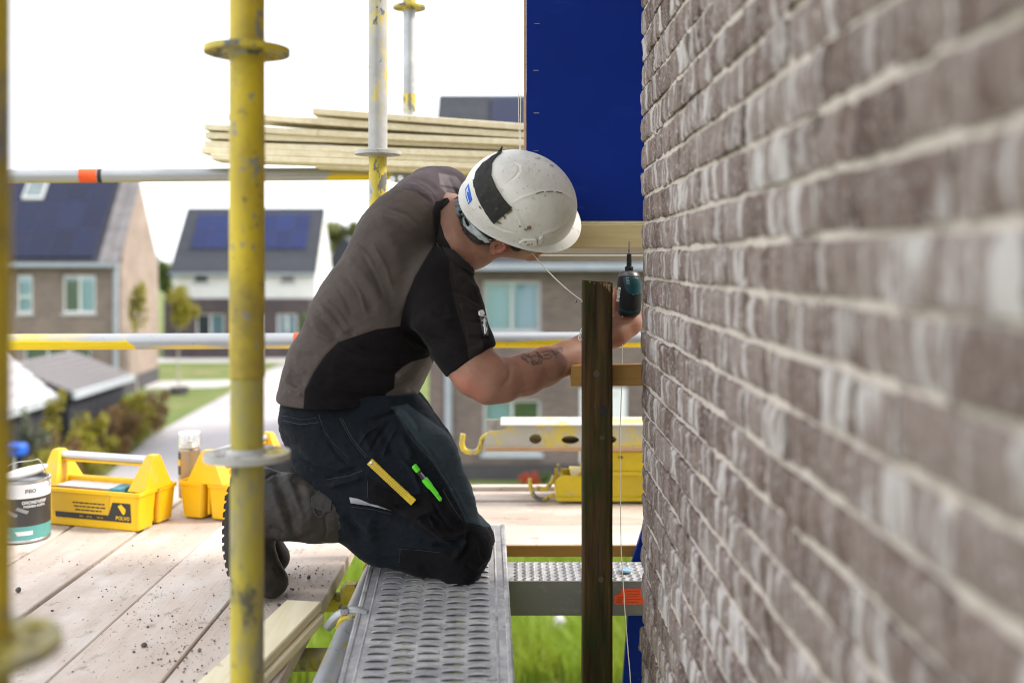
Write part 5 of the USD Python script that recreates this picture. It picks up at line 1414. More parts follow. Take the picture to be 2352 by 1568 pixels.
part(can, "wire_handle", tube(curve([pc + np.array(p) for p in ((-0.071, 0.0, 0.150), (-0.05, -0.035, 0.195), (-0.005, -0.062, 0.226), (0.045, -0.05, 0.232), (0.060, -0.03, 0.228), (0.072, 0.0, 0.165), (0.071, 0.002, 0.150))], 40), 0.0016, 8), "tin")
def on_can(m, z, a0, r):
    """Wraps flat lettering round the can: x becomes the way round, y the height."""
    m = m.subdivide_to_size(0.006) if hasattr(m, "subdivide_to_size") else m
    v = m.vertices
    a = a0 + v[:, 0] / rcan
    rr_ = r + v[:, 2]
    m.vertices = np.column_stack([pc[0] + rr_ * np.cos(a), pc[1] + rr_ * np.sin(a), pc[2] + z + v[:, 1]])
    return m
A0 = math.atan2(-pc[1], -pc[0])
flat = lambda poly: trimesh.creation.extrude_polygon(shapely.Polygon(poly), 0.0004, engine="earcut")
part(lw_, "lettering", on_can(meshkit.text_mesh("PRO", 0.0105, 0.0004, True), 0.141, A0 + 0.02, rcan), "can_black", False)
part(can, "lettering", cat(on_can(meshkit.text_mesh("GRONDVERF", 0.0085, 0.0004, True), 0.110, A0 - 0.10, rcan), on_can(meshkit.text_mesh("PRIMER ACRYL", 0.0062, 0.0004, True), 0.100, A0 - 0.04, rcan)), "can_print", False)
part(can, "printed_bricks", cat(*[on_can(flat([(x, y), (x + 0.006, y + 0.008), (x + 0.036, y - 0.006), (x + 0.030, y - 0.014)]), 0, A0, rcan) for x, y in ((-0.052, 0.088), (-0.024, 0.096))]), "can_grey", False)
part(can, "lettering", cat(on_can(meshkit.text_mesh("2,5L", 0.0075, 0.0004, True), 0.018, A0 - 0.85, rcan), on_can(flat([(-0.026, 0.034), (0.022, 0.034), (0.022, 0.022), (-0.018, 0.022)]), 0, A0, rcan)), "can_print", False)

# ------------------------------------------------------------------ crumbs of mortar and stones on the deck
look("crumb", (0.075, 0.066, 0.06), (0.13, 0.115, 0.105), 40, rough=0.95, vary=0.3)
def stone(c, s, seed):
    m = trimesh.creation.icosphere(1, 1.0)
    r = np.random.default_rng(seed)
    m.vertices *= (0.75 + 0.5 * meshkit.noise(m.vertices * 1.3 + seed, seed))[:, None] * r.uniform(0.75, 1.15, 3)
    m.vertices = m.vertices * s * np.array([1, 1, 0.75])
    m.apply_translation(np.asarray(c) + [0, 0, -m.bounds[0, 2] - s * 0.1])
    return m
rs_ = np.random.default_rng(17)
cr = []
centres = [(430, 1490, 60, 22), (380, 1505, 40, 25), (300, 1420, 60, 20), (440, 1430, 50, 22), (520, 1450, 45, 25), (660, 1345, 45, 18), (690, 1330, 40, 14), (560, 1395, 50, 20), (340, 1360, 70, 15), (480, 1530, 60, 22), (200, 1500, 140, 40), (430, 1290, 90, 14), (250, 1300, 120, 20), (640, 1380, 40, 14), (720, 1310, 30, 10)]
while len(cr) < 700:
    x, y, sx, sy = centres[rs_.integers(0, len(centres))]
    px, py = rs_.normal(x, sx), rs_.normal(y, sy)
    d = 0.8 * FPX / (py - HY)
    g = W(px, py, d)
    if not (1.3 < d < 3.2) or g[0] > -0.455 or min(abs(g[0] - e_) for e_ in ends) < 0.007:
        continue
    cr.append(stone((g[0], g[1], ZD + 0.001), min(0.0024, 0.0007 * (1 + rs_.pareto(2.4))) if rs_.random() < 0.965 else rs_.uniform(0.002, 0.0032), len(cr)))
    cr[-1].vertices = cr[-1].vertices if np.ptp(cr[-1].vertices[:, 0]) < 0.014 else (cr[-1].vertices - cr[-1].vertices.mean(0)) * 0.4 + cr[-1].vertices.mean(0) - [0, 0, 0.002]
single("mortar_crumbs", "small dark mortar crumbs scattered over the scaffold boards", "rubble", cat(*cr), "crumb", False, kind="stuff")
for i, (px, py, s, lab) in enumerate(((42, 1355, 0.0078, "largest grey stone on the deck, near the left edge"), (331, 1479, 0.0062, "flat dark stone among the crumbs before the near pole"), (709, 1325, 0.0058, "dark stone on the deck right of the boot tips"), (645, 1353, 0.0050, "small dark stone right beside the boot tip"),
                                      (458, 1490, 0.0042, "small stone left of the near pole"), (120, 1399, 0.0036, "tiny dark stone alone on the bright plank at left"), (640, 1385, 0.0045, "stone between near pole and pale battens"), (673, 1350, 0.004, "small stone between boot tip and deck edge"))):
    g = W(px, py, 0.8 * FPX / (py + 6 - HY))
    single("stone", lab, "stone", stone((g[0], g[1], ZD + 0.001), s, 900 + i), "crumb", False)

# ------------------------------------------------------------------ dark post, batten, screws and strings before the wall
yp0, yp1 = 2.275, 2.341
a, b = W(1340, 643, yp0), W(1407.5, 643, yp0)
post = thing("timber_post", "dark weathered green brown timber post in front of the steel planks", "post", (a[0], yp0, 0))
def post_mesh():
    x0, x1, c = a[0], b[0], 0.004
    prof = []
    for (xa, ya), (xb, yb2) in (((x0 + c, yp0), (x1 - c, yp0)), ((x1, yp0 + c), (x1, yp1 - c)), ((x1 - c, yp1), (x0 + c, yp1)), ((x0, yp1 - c), (x0, yp0 + c))):
        for t in np.linspace(0, 1, 14):
            prof.append((xa + (xb - xa) * t, ya + (yb2 - ya) * t))
    prof = np.array(prof)
    zt = a[2]
    zs = np.concatenate([np.linspace(0.0, 3.6, 6), np.linspace(3.65, zt, 150)])
    n = len(prof)
    v = np.concatenate([np.column_stack([prof, np.full(n, z)]) for z in zs])
    tz = np.clip((zs - zt + 0.02) / 0.02, 0, 1)
    v += (meshkit.fbm(v * np.array([70, 70, 5]), 4, 4) - 0.5)[:, None] * np.sign(np.column_stack([v[:, 0] - (x0 + x1) / 2, v[:, 1] - (yp0 + yp1) / 2, 0 * v[:, 0]])) * 0.0014
    last = v[-n:]
    last[:, 2] -= (last[:, 0] - x0) * 0.085 + meshkit.noise(last * 160, 3) * 0.003
    last[:, :2] += (np.array([(x0 + x1) / 2, (yp0 + yp1) / 2]) - last[:, :2]) * 0.03
    f = []
    for i in range(len(zs) - 1):
        for j in range(n):
            k = (j + 1) % n
            f += [(i * n + j, i * n + k, (i + 1) * n + k), (i * n + j, (i + 1) * n + k, (i + 1) * n + j)]
    e = (len(zs) - 1) * n
    v = np.vstack([v, last.mean(0)])
    f += [(e + j, e + (j + 1) % n, len(v) - 1) for j in range(n)]
    return trimesh.Trimesh(v, np.array(f), process=False)
pm = post_mesh()
part(post, "post_body", pm, "post_wood", 40)
for pts, w in (([(1371, 648), (1369, 700), (1371, 760), (1373, 830)], 1.6), ([(1377, 1190), (1375, 1260), (1373, 1330), (1372, 1420)], 1.5), ([(1393, 700), (1392, 760)], 0.9), ([(1356, 1000), (1357, 1090)], 0.9), ([(1371, 1430), (1374, 1500), (1377, 1560)], 1.2), ([(1385, 650), (1384, 700)], 0.8)):
    m = decal(pm, stroke(pts, w), 0.0004, 6)
    if m is not None:
        part(post, "crack", m, "dark_crack", False)
for x, y, rx, ry in ((1386, 943, 9, 12), (1370, 858, 7, 8), (1383, 1005, 6, 5), (1380, 1330, 6, 7)):
    m = decal(pm, shapely.affinity.scale(shapely.Point(x, y).buffer(1, 10), rx, ry), 0.0003, 3)
    if m is not None:
        part(post, "knot", m, "dark_crack" if rx > 7 else look("knot_wood", (0.022, 0.014, 0.008), (0.05, 0.03, 0.015), 40, rough=0.7), True)
for x, y, w, h in ((1388, 650, 3, 9), (1393, 652, 2.5, 12), (1398, 655, 3, 14), (1403, 651, 2, 9), (1380, 648, 3, 5), (1366, 647, 2.5, 6), (1355, 646, 3, 4), (1401, 664, 1.5, 10)):
    m = decal(pm, [(x - w, y - 3), (x + w, y - 3), (x + w * 0.4, y + h * 0.6), (x - w * 0.2, y + h), (x - w * 0.8, y + h * 0.4)], 0.0005, 3)
    if m is not None:
        part(post, "splinter", m, "split_wood", False)
q0, q1 = W(1311, 838, 2.346), W(1311, 887, 2.346)
single("batten", "orange brown batten nailed across behind the dark post", "batten", plank((q0[0], 2.360, q0[2]), (0.50, 2.360, q0[2] + 0.003), 0.028, q0[2] - q1[2], n=8, seed=90), "pine_orange")

def screw(label, head, tip, r=0.0018, rh=0.0042):
    t = np.asarray(tip) - head
    L = np.linalg.norm(t)
    h = thing("screw", label, "screw", head)
    part(h, "head", lathe([(0.0, 0.001), (rh * 0.35, 0.001), (rh * 0.4, 0.0), (rh, 0.0), (rh * 0.95, 0.0012), (r, 0.004), (0.0, 0.004)], 18, head, t / L), "bright_metal")
    prof = [(r * 0.9, 0.004)]
    n = int(L / 0.0022)
    for i in range(n):
        z = 0.004 + (L - 0.006) * i / n
        prof += [(r * 0.75, z + 0.0006), (r * 1.1, z + 0.0013)]
    part(h, "shank", lathe(prof + [(0.0001, L)], 14, head, t / L), "bright_metal")
    return h
screw("screw sticking out of the dark post near its top", W(1321, 692.5, 2.30), W(1346, 693, 2.30), 0.0016, 0.0046)
screw("screw hanging from the beam below the helmet", W(1239, 585, 2.50), W(1239, 556, 2.50), 0.0020, 0.0043)
clip = thing("wire_clip", "small bright bent wire clip beside the dark post", "clip", W(1334, 775, 2.33))
part(clip, "wire", cat(tube(curve([W(x, y, 2.33) for x, y in ((1343, 742), (1335, 757), (1330, 772), (1331, 780), (1338, 778), (1343, 770))], 24), 0.0013, 8), tube(curve([W(x, y, 2.335) for x, y in ((1344, 748), (1337, 762), (1334, 776), (1340, 779))], 16), 0.0011, 8)), "white_plastic")
def cord(label, pts, r=0.0012):
    c = curve(pts, 60)
    c = c + (meshkit.fbm(c * 30, 3, 6)[:, None] - 0.5) * np.array([0.0012, 0, 0.0012])
    return single("string", label, "string", tube(c, r, 6), "string")
cord("left strand of the white string beside the blue panel", [W(1190, -160, 2.47), W(1190.5, 170, 2.47), W(1193, 345, 2.47), W(1197, 520, 2.47)], 0.0009)
cord("right strand of the white string beside the blue panel", [W(1197, -160, 2.48), W(1196.5, 180, 2.48), W(1195, 345, 2.48), W(1199, 520, 2.48)], 0.0011)
cord("white string running from the man's chin to the dark post", [W(1216, 574, 2.42), W(1252, 616, 2.38), W(1290, 653, 2.34), W(1320, 678, 2.32), W(1345, 695, 2.31)], 0.0013)
cord("white string hanging down right of the dark post", [W(1430, 700, 2.44), W(1429, 850, 2.43), W(1424, 1000, 2.43), W(1425, 1130, 2.43), W(1427, 1260, 2.43), W(1435, 1400, 2.42), W(1443, 1500, 2.42), W(1450, 1600, 2.42), W(1452, 1750, 2.42)], 0.0013)

# ------------------------------------------------------------------ impact driver in his hand
look("tool_black", (0.006, 0.006, 0.0065), (0.010, 0.010, 0.011), 12, rough=0.55, spec=0.2, bump=0.0002, bscale=300)
look("tool_teal", (0.003, 0.040, 0.052), (0.003, 0.032, 0.042), 8, rough=0.42, spec=0.25)
look("tool_grey", (0.10, 0.10, 0.10), (0.15, 0.15, 0.15), 14, rough=0.35, metal=0.6)
DD = 2.445
dc = W(1445, 727, DD)
pxm = DD / FPX
prof = lambda L: [(r * pxm, (727 - y) * pxm) for r, y in L]
drill = thing("impact_driver", "teal and black cordless impact driver held upright against the beam", "power tool", dc)
body = lathe(prof([(0, 727), (14, 726.5), (23, 722), (26.5, 714), (28, 700), (28.5, 672), (28.5, 650), (27, 640), (24, 634)]), 48, dc)
part(drill, "motor_housing", body, "tool_black", 50)
part(drill, "nose_cap", lathe(prof([(24.2, 634.2), (24.6, 633), (22.5, 627.5), (17, 623), (10, 622), (0, 622)]), 40, dc), "tool_grey")
part(drill, "chuck", lathe(prof([(9.5, 623), (9.8, 614), (8.6, 612), (6.0, 611.5), (5.6, 590), (5.0, 583), (3.2, 582.5), (0, 582.5)]), 28, dc), "tool_black")
part(drill, "bit", lathe(prof([(2.4, 582.4), (2.4, 574), (1.5, 572), (1.4, 560), (0.9, 554), (0, 553)]), 12, dc), "tool_grey")
m = decal(body, shapely.Polygon([(1433, 637), (1468, 639), (1474, 660), (1474, 672), (1455, 676), (1444, 672), (1438, 664), (1435, 650)]).buffer(1.5), 0.0006, 2.5, thick=0.0006)
part(drill, "teal_shell", m, "tool_teal", True)
m = decal(body, [(1424, 708), (1440, 714), (1458, 714), (1468, 708), (1466, 714), (1452, 719), (1436, 718), (1427, 713)], 0.0005, 2.5)
part(drill, "teal_stripe", m, "tool_teal", True)
def mark(target, txt, px, py, h, rot, mat, parent, name, bold=True, sx=1.0):
    t = meshkit.text_mesh(txt, h, 1.0, bold)
    pg = shapely.union_all([shapely.Polygon(q_[:, :2]) for q_ in t.triangles if np.ptp(q_[:, 2]) < 1e-6 and abs((q_[1, 0] - q_[0, 0]) * (q_[2, 1] - q_[0, 1]) - (q_[1, 1] - q_[0, 1]) * (q_[2, 0] - q_[0, 0])) > 1e-6])
    pg = shapely.affinity.affine_transform(pg, [sx, 0, 0, -1, 0, 0])
    pg = shapely.affinity.rotate(pg, rot, origin=(0, 0))
    x0, y0, x1, y1 = pg.bounds
    pg = shapely.affinity.translate(pg, px - (x0 + x1) / 2, py - (y0 + y1) / 2)
    m = decal(target, pg, 0.0016, max(1.0, h / 5))
    if m is not None:
        return part(parent, name, m, mat, True)
mark(body, "makita", 1422, 676, 7.5, -84, "can_print", drill, "lettering", sx=1.05)
mark(body, "18V", 1442, 645, 6.5, 82, "can_grey", drill, "lettering")
part(drill, "handle", tube(curve([dc + np.array(p) for p in ((0, 0.012, 0.030), (-0.004, 0.06, 0.022), (-0.008, 0.11, 0.012))], 10), [0.019] * 11 if len(curve([(0, 0, 0), (1, 0, 0), (2, 0, 0)], 10)) == 11 else 0.019, 20), "tool_black")
part(drill, "trigger", cbox((0.014, 0.02, 0.02), 0.005, at=dc + [-0.003, 0.04, 0.042]), "tool_grey")
part(drill, "battery", cbox((0.07, 0.055, 0.10), 0.008, at=dc + [-0.01, 0.145, 0.010]), "tool_black")
# ------------------------------------------------------------------ the kneeling man
look("skin", (0.265, 0.142, 0.097), (0.215, 0.106, 0.071), 22, rough=0.52, spec=0.25, bump=0.0008, bscale=260, sss=0.22, layers=[((0.26, 0.100, 0.068), 9, 0.48, 0.66, 0.45), ((0.33, 0.20, 0.15), 26, 0.60, 0.72, 0.4), ((0.26, 0.12, 0.075), 70, 0.62, 0.70, 0.45)], masks=[("red", (0.28, 0.098, 0.070), 16.0)])
look("shirt_cloth", (0.074, 0.060, 0.054), (0.056, 0.045, 0.041), 9, rough=0.95, spec=0.06, sheen=0.04, mask_last=True, bump=0.0005, bscale=420, layers=[((0.042, 0.034, 0.031), 6, 0.50, 0.66, 0.55), ((0.11, 0.095, 0.088), 60, 0.66, 0.72, 0.5)],
     masks=[("yoke_lit", (0.068, 0.053, 0.058), 1.5), ("black", (0.0060, 0.0050, 0.0056), 1.2), ("strip", (0.0155, 0.0130, 0.0120), 1.2), ("belly", (0.072, 0.060, 0.056), 1.2), ("flash", (0.15, 0.13, 0.135), 2.5)])
look("collar_cloth", (0.012, 0.010, 0.011), (0.018, 0.015, 0.016), 30, rough=0.95, spec=0.2, bump=0.0006, bscale=300)
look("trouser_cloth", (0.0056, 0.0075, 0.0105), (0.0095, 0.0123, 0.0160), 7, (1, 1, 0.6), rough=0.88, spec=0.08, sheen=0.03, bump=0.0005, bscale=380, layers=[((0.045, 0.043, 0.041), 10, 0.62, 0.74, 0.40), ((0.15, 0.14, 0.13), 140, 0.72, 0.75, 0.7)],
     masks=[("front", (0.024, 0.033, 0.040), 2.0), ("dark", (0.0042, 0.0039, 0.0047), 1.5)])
look("boot_rubber", (0.023, 0.0195, 0.0165), (0.0135, 0.0118, 0.0105), 7, rough=0.45, rough2=0.6, spec=0.3, bump=0.0008, bscale=120, layers=[((0.085, 0.066, 0.050), 9, 0.50, 0.70, 0.60), ((0.10, 0.085, 0.07), 90, 0.68, 0.73, 0.5)])
look("sole_rubber", (0.022, 0.020, 0.019), (0.045, 0.04, 0.036), 20, rough=0.8, bump=0.001, bscale=90)
look("hair_dark", (0.012, 0.009, 0.008), (0.022, 0.016, 0.013), 80, (1, 1, 1), rough=0.55, bump=0.0015, bscale=300)
look("helmet_white", (0.60, 0.585, 0.555), (0.55, 0.53, 0.495), 7, rough=0.38, rough2=0.5, spec=0.45, bump=0.0003, bscale=260,
     layers=[((0.40, 0.345, 0.275), 13, 0.50, 0.70, 0.50), ((0.13, 0.11, 0.09), 130, 0.635, 0.675, 0.75), ((0.24, 0.19, 0.135), 48, 0.655, 0.70, 0.55), ((0.30, 0.28, 0.26), 70, 0.62, 0.68, 0.45, (1, 0.25, 1))])
look("tape_dark", (0.034, 0.0325, 0.031), (0.021, 0.0205, 0.020), 14, rough=0.8, spec=0.15, bump=0.0016, bscale=60, layers=[((0.23, 0.19, 0.15), 26, 0.63, 0.70, 0.7), ((0.10, 0.095, 0.09), 70, 0.6, 0.68, 0.6)])
look("sticker_blue", (0.02, 0.10, 0.46), (0.02, 0.09, 0.42), 20, rough=0.4)
look("mud", (0.20, 0.145, 0.09), (0.13, 0.09, 0.055), 60, rough=0.95, bump=0.001)
look("strap_grey", (0.46, 0.48, 0.50), (0.40, 0.42, 0.44), 12, rough=0.5)
look("knob_grey", (0.10, 0.125, 0.15), (0.20, 0.22, 0.24), 40, rough=0.7, bump=0.002, bscale=120)
look("tattoo_ink", (0.045, 0.034, 0.032), (0.12, 0.075, 0.058), 50, rough=0.5)
look("black_plastic", (0.012, 0.012, 0.013), rough=0.45)

zo = np.array([0, 0, 1.0])
# head axes: the face turned towards the wall and down, the crown towards the camera
hu = np.array([0.27, -0.81, 0.52]); hu /= np.linalg.norm(hu)
hf = np.array([0.91, 0.05, -0.39]); hf -= hu * (hf @ hu); hf /= np.linalg.norm(hf)
hr = np.cross(hf, hu)
HC = W(1191, 470, 2.37)
def hd(f, r, u):
    return HC + hf * f + hr * r + hu * u

ARM = [((1015, 680), 2.35, 56), ((1048, 765), 2.32, 56), ((1078, 828), 2.29, 57), ((1098, 854), 2.28, 58), ((1124, 866), 2.275, 52), ((1152, 869), 2.285, 46), ((1205, 860), 2.315, 47), ((1250, 842), 2.345, 44), ((1300, 822), 2.385, 37), ((1340, 800), 2.415, 31), ((1385, 777), 2.44, 29), ((1412, 762), 2.45, 31), ((1440, 744), 2.465, 31)]
def torso(F, shrink, k=0.03, first=0):
    F.chain([((641, 960), (914, 950), 2.45, .176), ((644, 925), (908, 922), 2.455, .166), ((654, 859), (950, 883), 2.465, .145), ((696, 785), (987, 820), 2.455, .140), ((716, 711), (1001, 793), 2.445, .138), ((753, 650), (1005, 744), 2.435, .136),
             ((802, 568), (1000, 682), 2.43, .132), ((840, 494), (985, 610), 2.435, .125), ((882, 452), (1000, 560), 2.45, .115), ((929, 416), (1004, 500), 2.47, .10), ((966, 398), (1004, 452), 2.51, .085)][first:], k, shrink)
    F.chain([((952, 395), (1014, 474), 2.53, .055), ((990, 395), (1056, 484), 2.585, .05)], k, shrink)
BODY = Field((-0.78, 2.08, CZ - 0.86), (0.345, 2.80, CZ + 0.27), 0.0038)
torso(BODY, 0.024, first=2)
# neck, skull, jaw
BODY.chain([((985, 450), (1060, 622), 2.465, .082), ((1020, 470), (1082, 620), 2.450, .072), ((1058, 486), (1114, 606), 2.450, .062)], 0.025)
BODY.cap(W(1092, 546, 2.452), hd(-0.036, -0.005, -0.078), 0.056, 0.052, k=0.03)
BODY.ell(hd(-0.004, 0, 0.012), [hf, hr, hu], (0.098, 0.077, 0.108), 0.02)
BODY.ell(hd(0.030, 0, -0.082), [hf, hr, hu], (0.066, 0.064, 0.062), 0.025)
BODY.cap(hd(0.002, 0.053, -0.112), hd(0.080, 0.012, -0.140), 0.018, 0.020, k=0.03)
BODY.cap(hd(0.002, -0.053, -0.112), hd(0.080, -0.012, -0.140), 0.018, 0.020, k=0.03)
BODY.cap(hd(0.062, 0.038, -0.060), hd(0.070, 0.032, -0.085), 0.018, 0.016, k=0.02)
BODY.cap(hd(0.062, -0.038, -0.060), hd(0.070, -0.032, -0.085), 0.018, 0.016, k=0.02)
BODY.cap(hd(0.092, 0, -0.035), hd(0.118, 0, -0.076), 0.008, 0.012, k=0.012)
for s_ in (-1, 1):
    BODY.cap(hd(0.099, 0.010 * s_, -0.078), hd(0.101, 0.011 * s_, -0.079), 0.008, 0.007, k=0.008)
    BODY.ell(hd(0.088, 0.033 * s_, -0.042), [hf, hr, hu], (0.012, 0.017, 0.011), 0.010, cut=True)
    BODY.ell(hd(0.080, 0.033 * s_, -0.043), [hf, hr, hu], (0.013, 0.013, 0.012), 0.003)
    BODY.cap(hd(0.094, 0.012 * s_, -0.026), hd(0.084, 0.048 * s_, -0.028), 0.009, 0.007, k=0.012)
BODY.cap(hd(0.100, -0.018, -0.103), hd(0.100, 0.018, -0.103), 0.006, 0.006, k=0.008)
BODY.cap(hd(0.098, -0.016, -0.114), hd(0.098, 0.016, -0.114), 0.007, 0.007, k=0.008)
BODY.cap(hd(0.108, -0.02, -0.109), hd(0.108, 0.02, -0.109), 0.0022, 0.0022, k=0.003, cut=True)
# ears, modelled finer
ears = []
for s_ in (-1, 1):
    eu = hu + hf * 0.25; eu /= np.linalg.norm(eu)
    er = hr * s_ + hf * -0.35; er -= eu * (er @ eu); er /= np.linalg.norm(er)
    ef = np.cross(eu, er) * s_
    ef = -ef if ef @ hf < 0 else ef
    EC = hd(-0.004, 0.082 * s_, -0.070)
    BODY.ell(EC - er * 0.006, [ef, er, eu], (0.013, 0.010, 0.022), 0.010)
    EF = Field(EC - 0.05, EC + 0.05, 0.0016)
    el = lambda f, r, u: EC + ef * f + er * r + eu * u
    EF.ell(el(0, 0.001, 0), [ef, er, eu], (0.0165, 0.0045, 0.029), 0.004)
    EF.ell(el(0.002, 0.008, -0.002), [ef, er, eu], (0.0095, 0.0075, 0.0150), 0.004, cut=True)
    rim = [el(0.010, 0.004, 0.006), el(0.012, 0.006, 0.020), el(0.004, 0.007, 0.029), el(-0.008, 0.008, 0.027), el(-0.0155, 0.009, 0.014), el(-0.0160, 0.008, 0.000), el(-0.0120, 0.006, -0.014), el(-0.0050, 0.005, -0.024)]
    for a_, b_ in zip(rim[:-1], rim[1:]):
        EF.cap(a_, b_, 0.0032, 0.0032, k=0.003)
    anti = [el(-0.002, 0.006, 0.018), el(-0.009, 0.0065, 0.008), el(-0.0085, 0.0055, -0.006), el(-0.002, 0.005, -0.014)]
    for a_, b_ in zip(anti[:-1], anti[1:]):
        EF.cap(a_, b_, 0.0026, 0.0026, k=0.003)
    EF.ell(el(0.001, 0.004, -0.026), [ef, er, eu], (0.0085, 0.0045, 0.0085), 0.004)
    EF.ell(el(0.012, 0.004, -0.004), [ef, er, eu], (0.0045, 0.004, 0.006), 0.003)
    ears.append(EF.mesh(0.0, 0.5))
# right arm, towards the camera
pa = None
for (x, y), d, r in ARM:
    c, rr_ = W(x, y, d), r * d / FPX
    if pa is not None:
        BODY.cap(pa[0], c, pa[1], rr_, pa[1] * 0.92, rr_ * 0.92, k=0.012)
    pa = (c, rr_)
BODY.cap(W(1120, 905, 2.27), W(1160, 895, 2.28), 0.018, 0.022, k=0.03)
# right hand round the handle of the driver: palm below, fingers up its far side and over, thumb along the near side
hm = dc + np.array([-0.004, 0.055, 0.024])
palm = hm + np.array([0.004, -0.010, -0.036])
BODY.cap(W(1412, 762, 2.45), palm, 0.030, 0.026, 0.026, 0.030, k=0.02)
BODY.cap(palm + [0.012, -0.02, -0.004], palm + [0.010, 0.042, -0.004], 0.020, 0.018, k=0.02)
for i in range(4):
    y0 = -0.012 + 0.0185 * i
    L = (0.95, 1.0, 0.96, 0.82)[i]
    r0 = (0.0093, 0.0095, 0.0090, 0.0080)[i]
    k0 = palm + [0.026, y0, 0.006]
    k1 = hm + [0.034 * L, y0 + 0.008, 0.004]
    k2 = hm + [0.020 * L, y0 + 0.008, 0.030 * L]
    k3 = hm + [-0.010 * L, y0 + 0.006, 0.030 * L]
    for a_, b_, ra, rb in ((k0, k1, r0 * 1.1, r0), (k1, k2, r0, r0 * 0.92), (k2, k3, r0 * 0.92, r0 * 0.8)):
        BODY.cap(a_, b_, ra, rb, k=0.004)
BODY.cap(palm + [-0.020, -0.018, 0.004], W(1409, 716, 2.475), 0.0125, 0.0115, k=0.012)
BODY.cap(W(1409, 716, 2.475), W(1412, 687, 2.48), 0.0115, 0.0100, k=0.004)
BODY.cap(W(1412, 687, 2.48), W(1417, 664, 2.475), 0.0098, 0.0080, k=0.004)
# left arm, going behind the head to the beam
for a_, b_, ra, rb in ((W(1010, 440, 2.56), W(1120, 478, 2.72), 0.050, 0.044), (W(1120, 478, 2.72), W(1165, 520, 2.66), 0.042, 0.038), (W(1165, 520, 2.66), W(1205, 553, 2.545), 0.034, 0.028), (W(1205, 553, 2.545), W(1228, 556, 2.515), 0.026, 0.024)):
    BODY.cap(a_, b_, ra, rb, k=0.012)
for i, (ex, ey, ed) in enumerate(((1256, 568.5, 2.497), (1250, 556, 2.51), (1249, 548, 2.52), (1244, 541, 2.53))):
    m0, m1 = W(1228, 560 - 7 * i, 2.508 + 0.008 * i), W(ex, ey, ed)
    mm = (m0 + m1) / 2 + [0, -0.004, -0.002]
    BODY.cap(m0, mm, 0.0085, 0.0078, k=0.004)
    BODY.cap(mm, m1, 0.0078, 0.0060, k=0.003)
BODY.cap(W(1212, 562, 2.52), W(1226, 574, 2.495), 0.0105, 0.0095, k=0.006)
BODY.cap(W(1226, 574, 2.495), W(1240, 571.5, 2.493), 0.0095, 0.0068, k=0.003)
# legs
LEG = [((655, 990), (920, 960), 2.42, .105), ((678, 1045), (1008, 1010), 2.385, .098), ((745, 1108), (1062, 1090), 2.36, .090), ((856, 1186), (1096, 1170), 2.350, .084), ((975, 1258), (1113, 1246), 2.345, .074), ((1010, 1310), (1108, 1294), 2.345, .064)]
SHANK = [((1044, 1190), (1084, 1322), 2.345, .064), ((960, 1165), (985, 1318), 2.350, .066), ((872, 1142), (890, 1297), 2.355, .062), ((795, 1126), (798, 1240), 2.36, .056), ((740, 1120), (742, 1228), 2.36, .050)]
def legs(F, shrink, k=0.02):
    F.chain([((656, 900), (884, 895), 2.46, .138), ((648, 958), (915, 940), 2.45, .145), ((662, 1015), (950, 985), 2.44, .145)], 0.03, shrink)
    F.chain(LEG, k, shrink)
    F.chain(SHANK, k, shrink)
    far = lambda S: [(np.add(a_, (14, -12)), np.add(b_, (-2, -12)), d + 0.20, h) for a_, b_, d, h in S]
    F.chain(far(LEG), k, shrink)
    F.chain(far(SHANK), k, shrink)
legs(BODY, 0.036)
BODY.cap(W(742, 1172, 2.36), W(612, 1160, 2.37), 0.036, 0.030, k=0.02)
BODY.cap(W(600, 1150, 2.37), W(600, 1250, 2.37), 0.024, 0.020, k=0.02)
BODY.cap(W(600, 1250, 2.37), W(612, 1315, 2.38), 0.020, 0.016, k=0.02)
body = BODY.mesh()
body = sculpt(body, [([(1166, 830), (1172, 850), (1168, 872), (1150, 890)], 5, -0.0022), ([(1150, 812), (1166, 832)], 6, -0.002), ([(1180, 905), (1215, 893), (1250, 880)], 7, -0.0016), ([(1230, 845), (1290, 832)], 10, 0.0015),
                     ([(1078, 600), (1098, 585), (1130, 600)], 8, -0.002), ([(1040, 520), (1060, 560), (1082, 600)], 10, 0.0015), ([(1190, 578), (1180, 590)], 4, -0.001), ([(1420, 760), (1436, 742), (1452, 730)], 3, 0.0012), ([(1432, 778), (1452, 756), (1468, 742)], 3, -0.001)], 0.0)
body = cat(body, *ears)
red = poly_mask(body.vertices, [(1134, 553), (1182, 553), (1178, 566), (1160, 578), (1150, 590), (1136, 588)])
red = np.maximum(red, poly_mask(body.vertices, [(1030, 850), (1080, 870), (1120, 900), (1100, 925), (1050, 900)]) - 10)
man = thing("person", "person in grey and black work shirt and dark trousers kneeling on steel plank", "person", W(1060, 1325, 2.35))
bp_ = part(man, "body", body, "skin", True, attrs={"red": red})

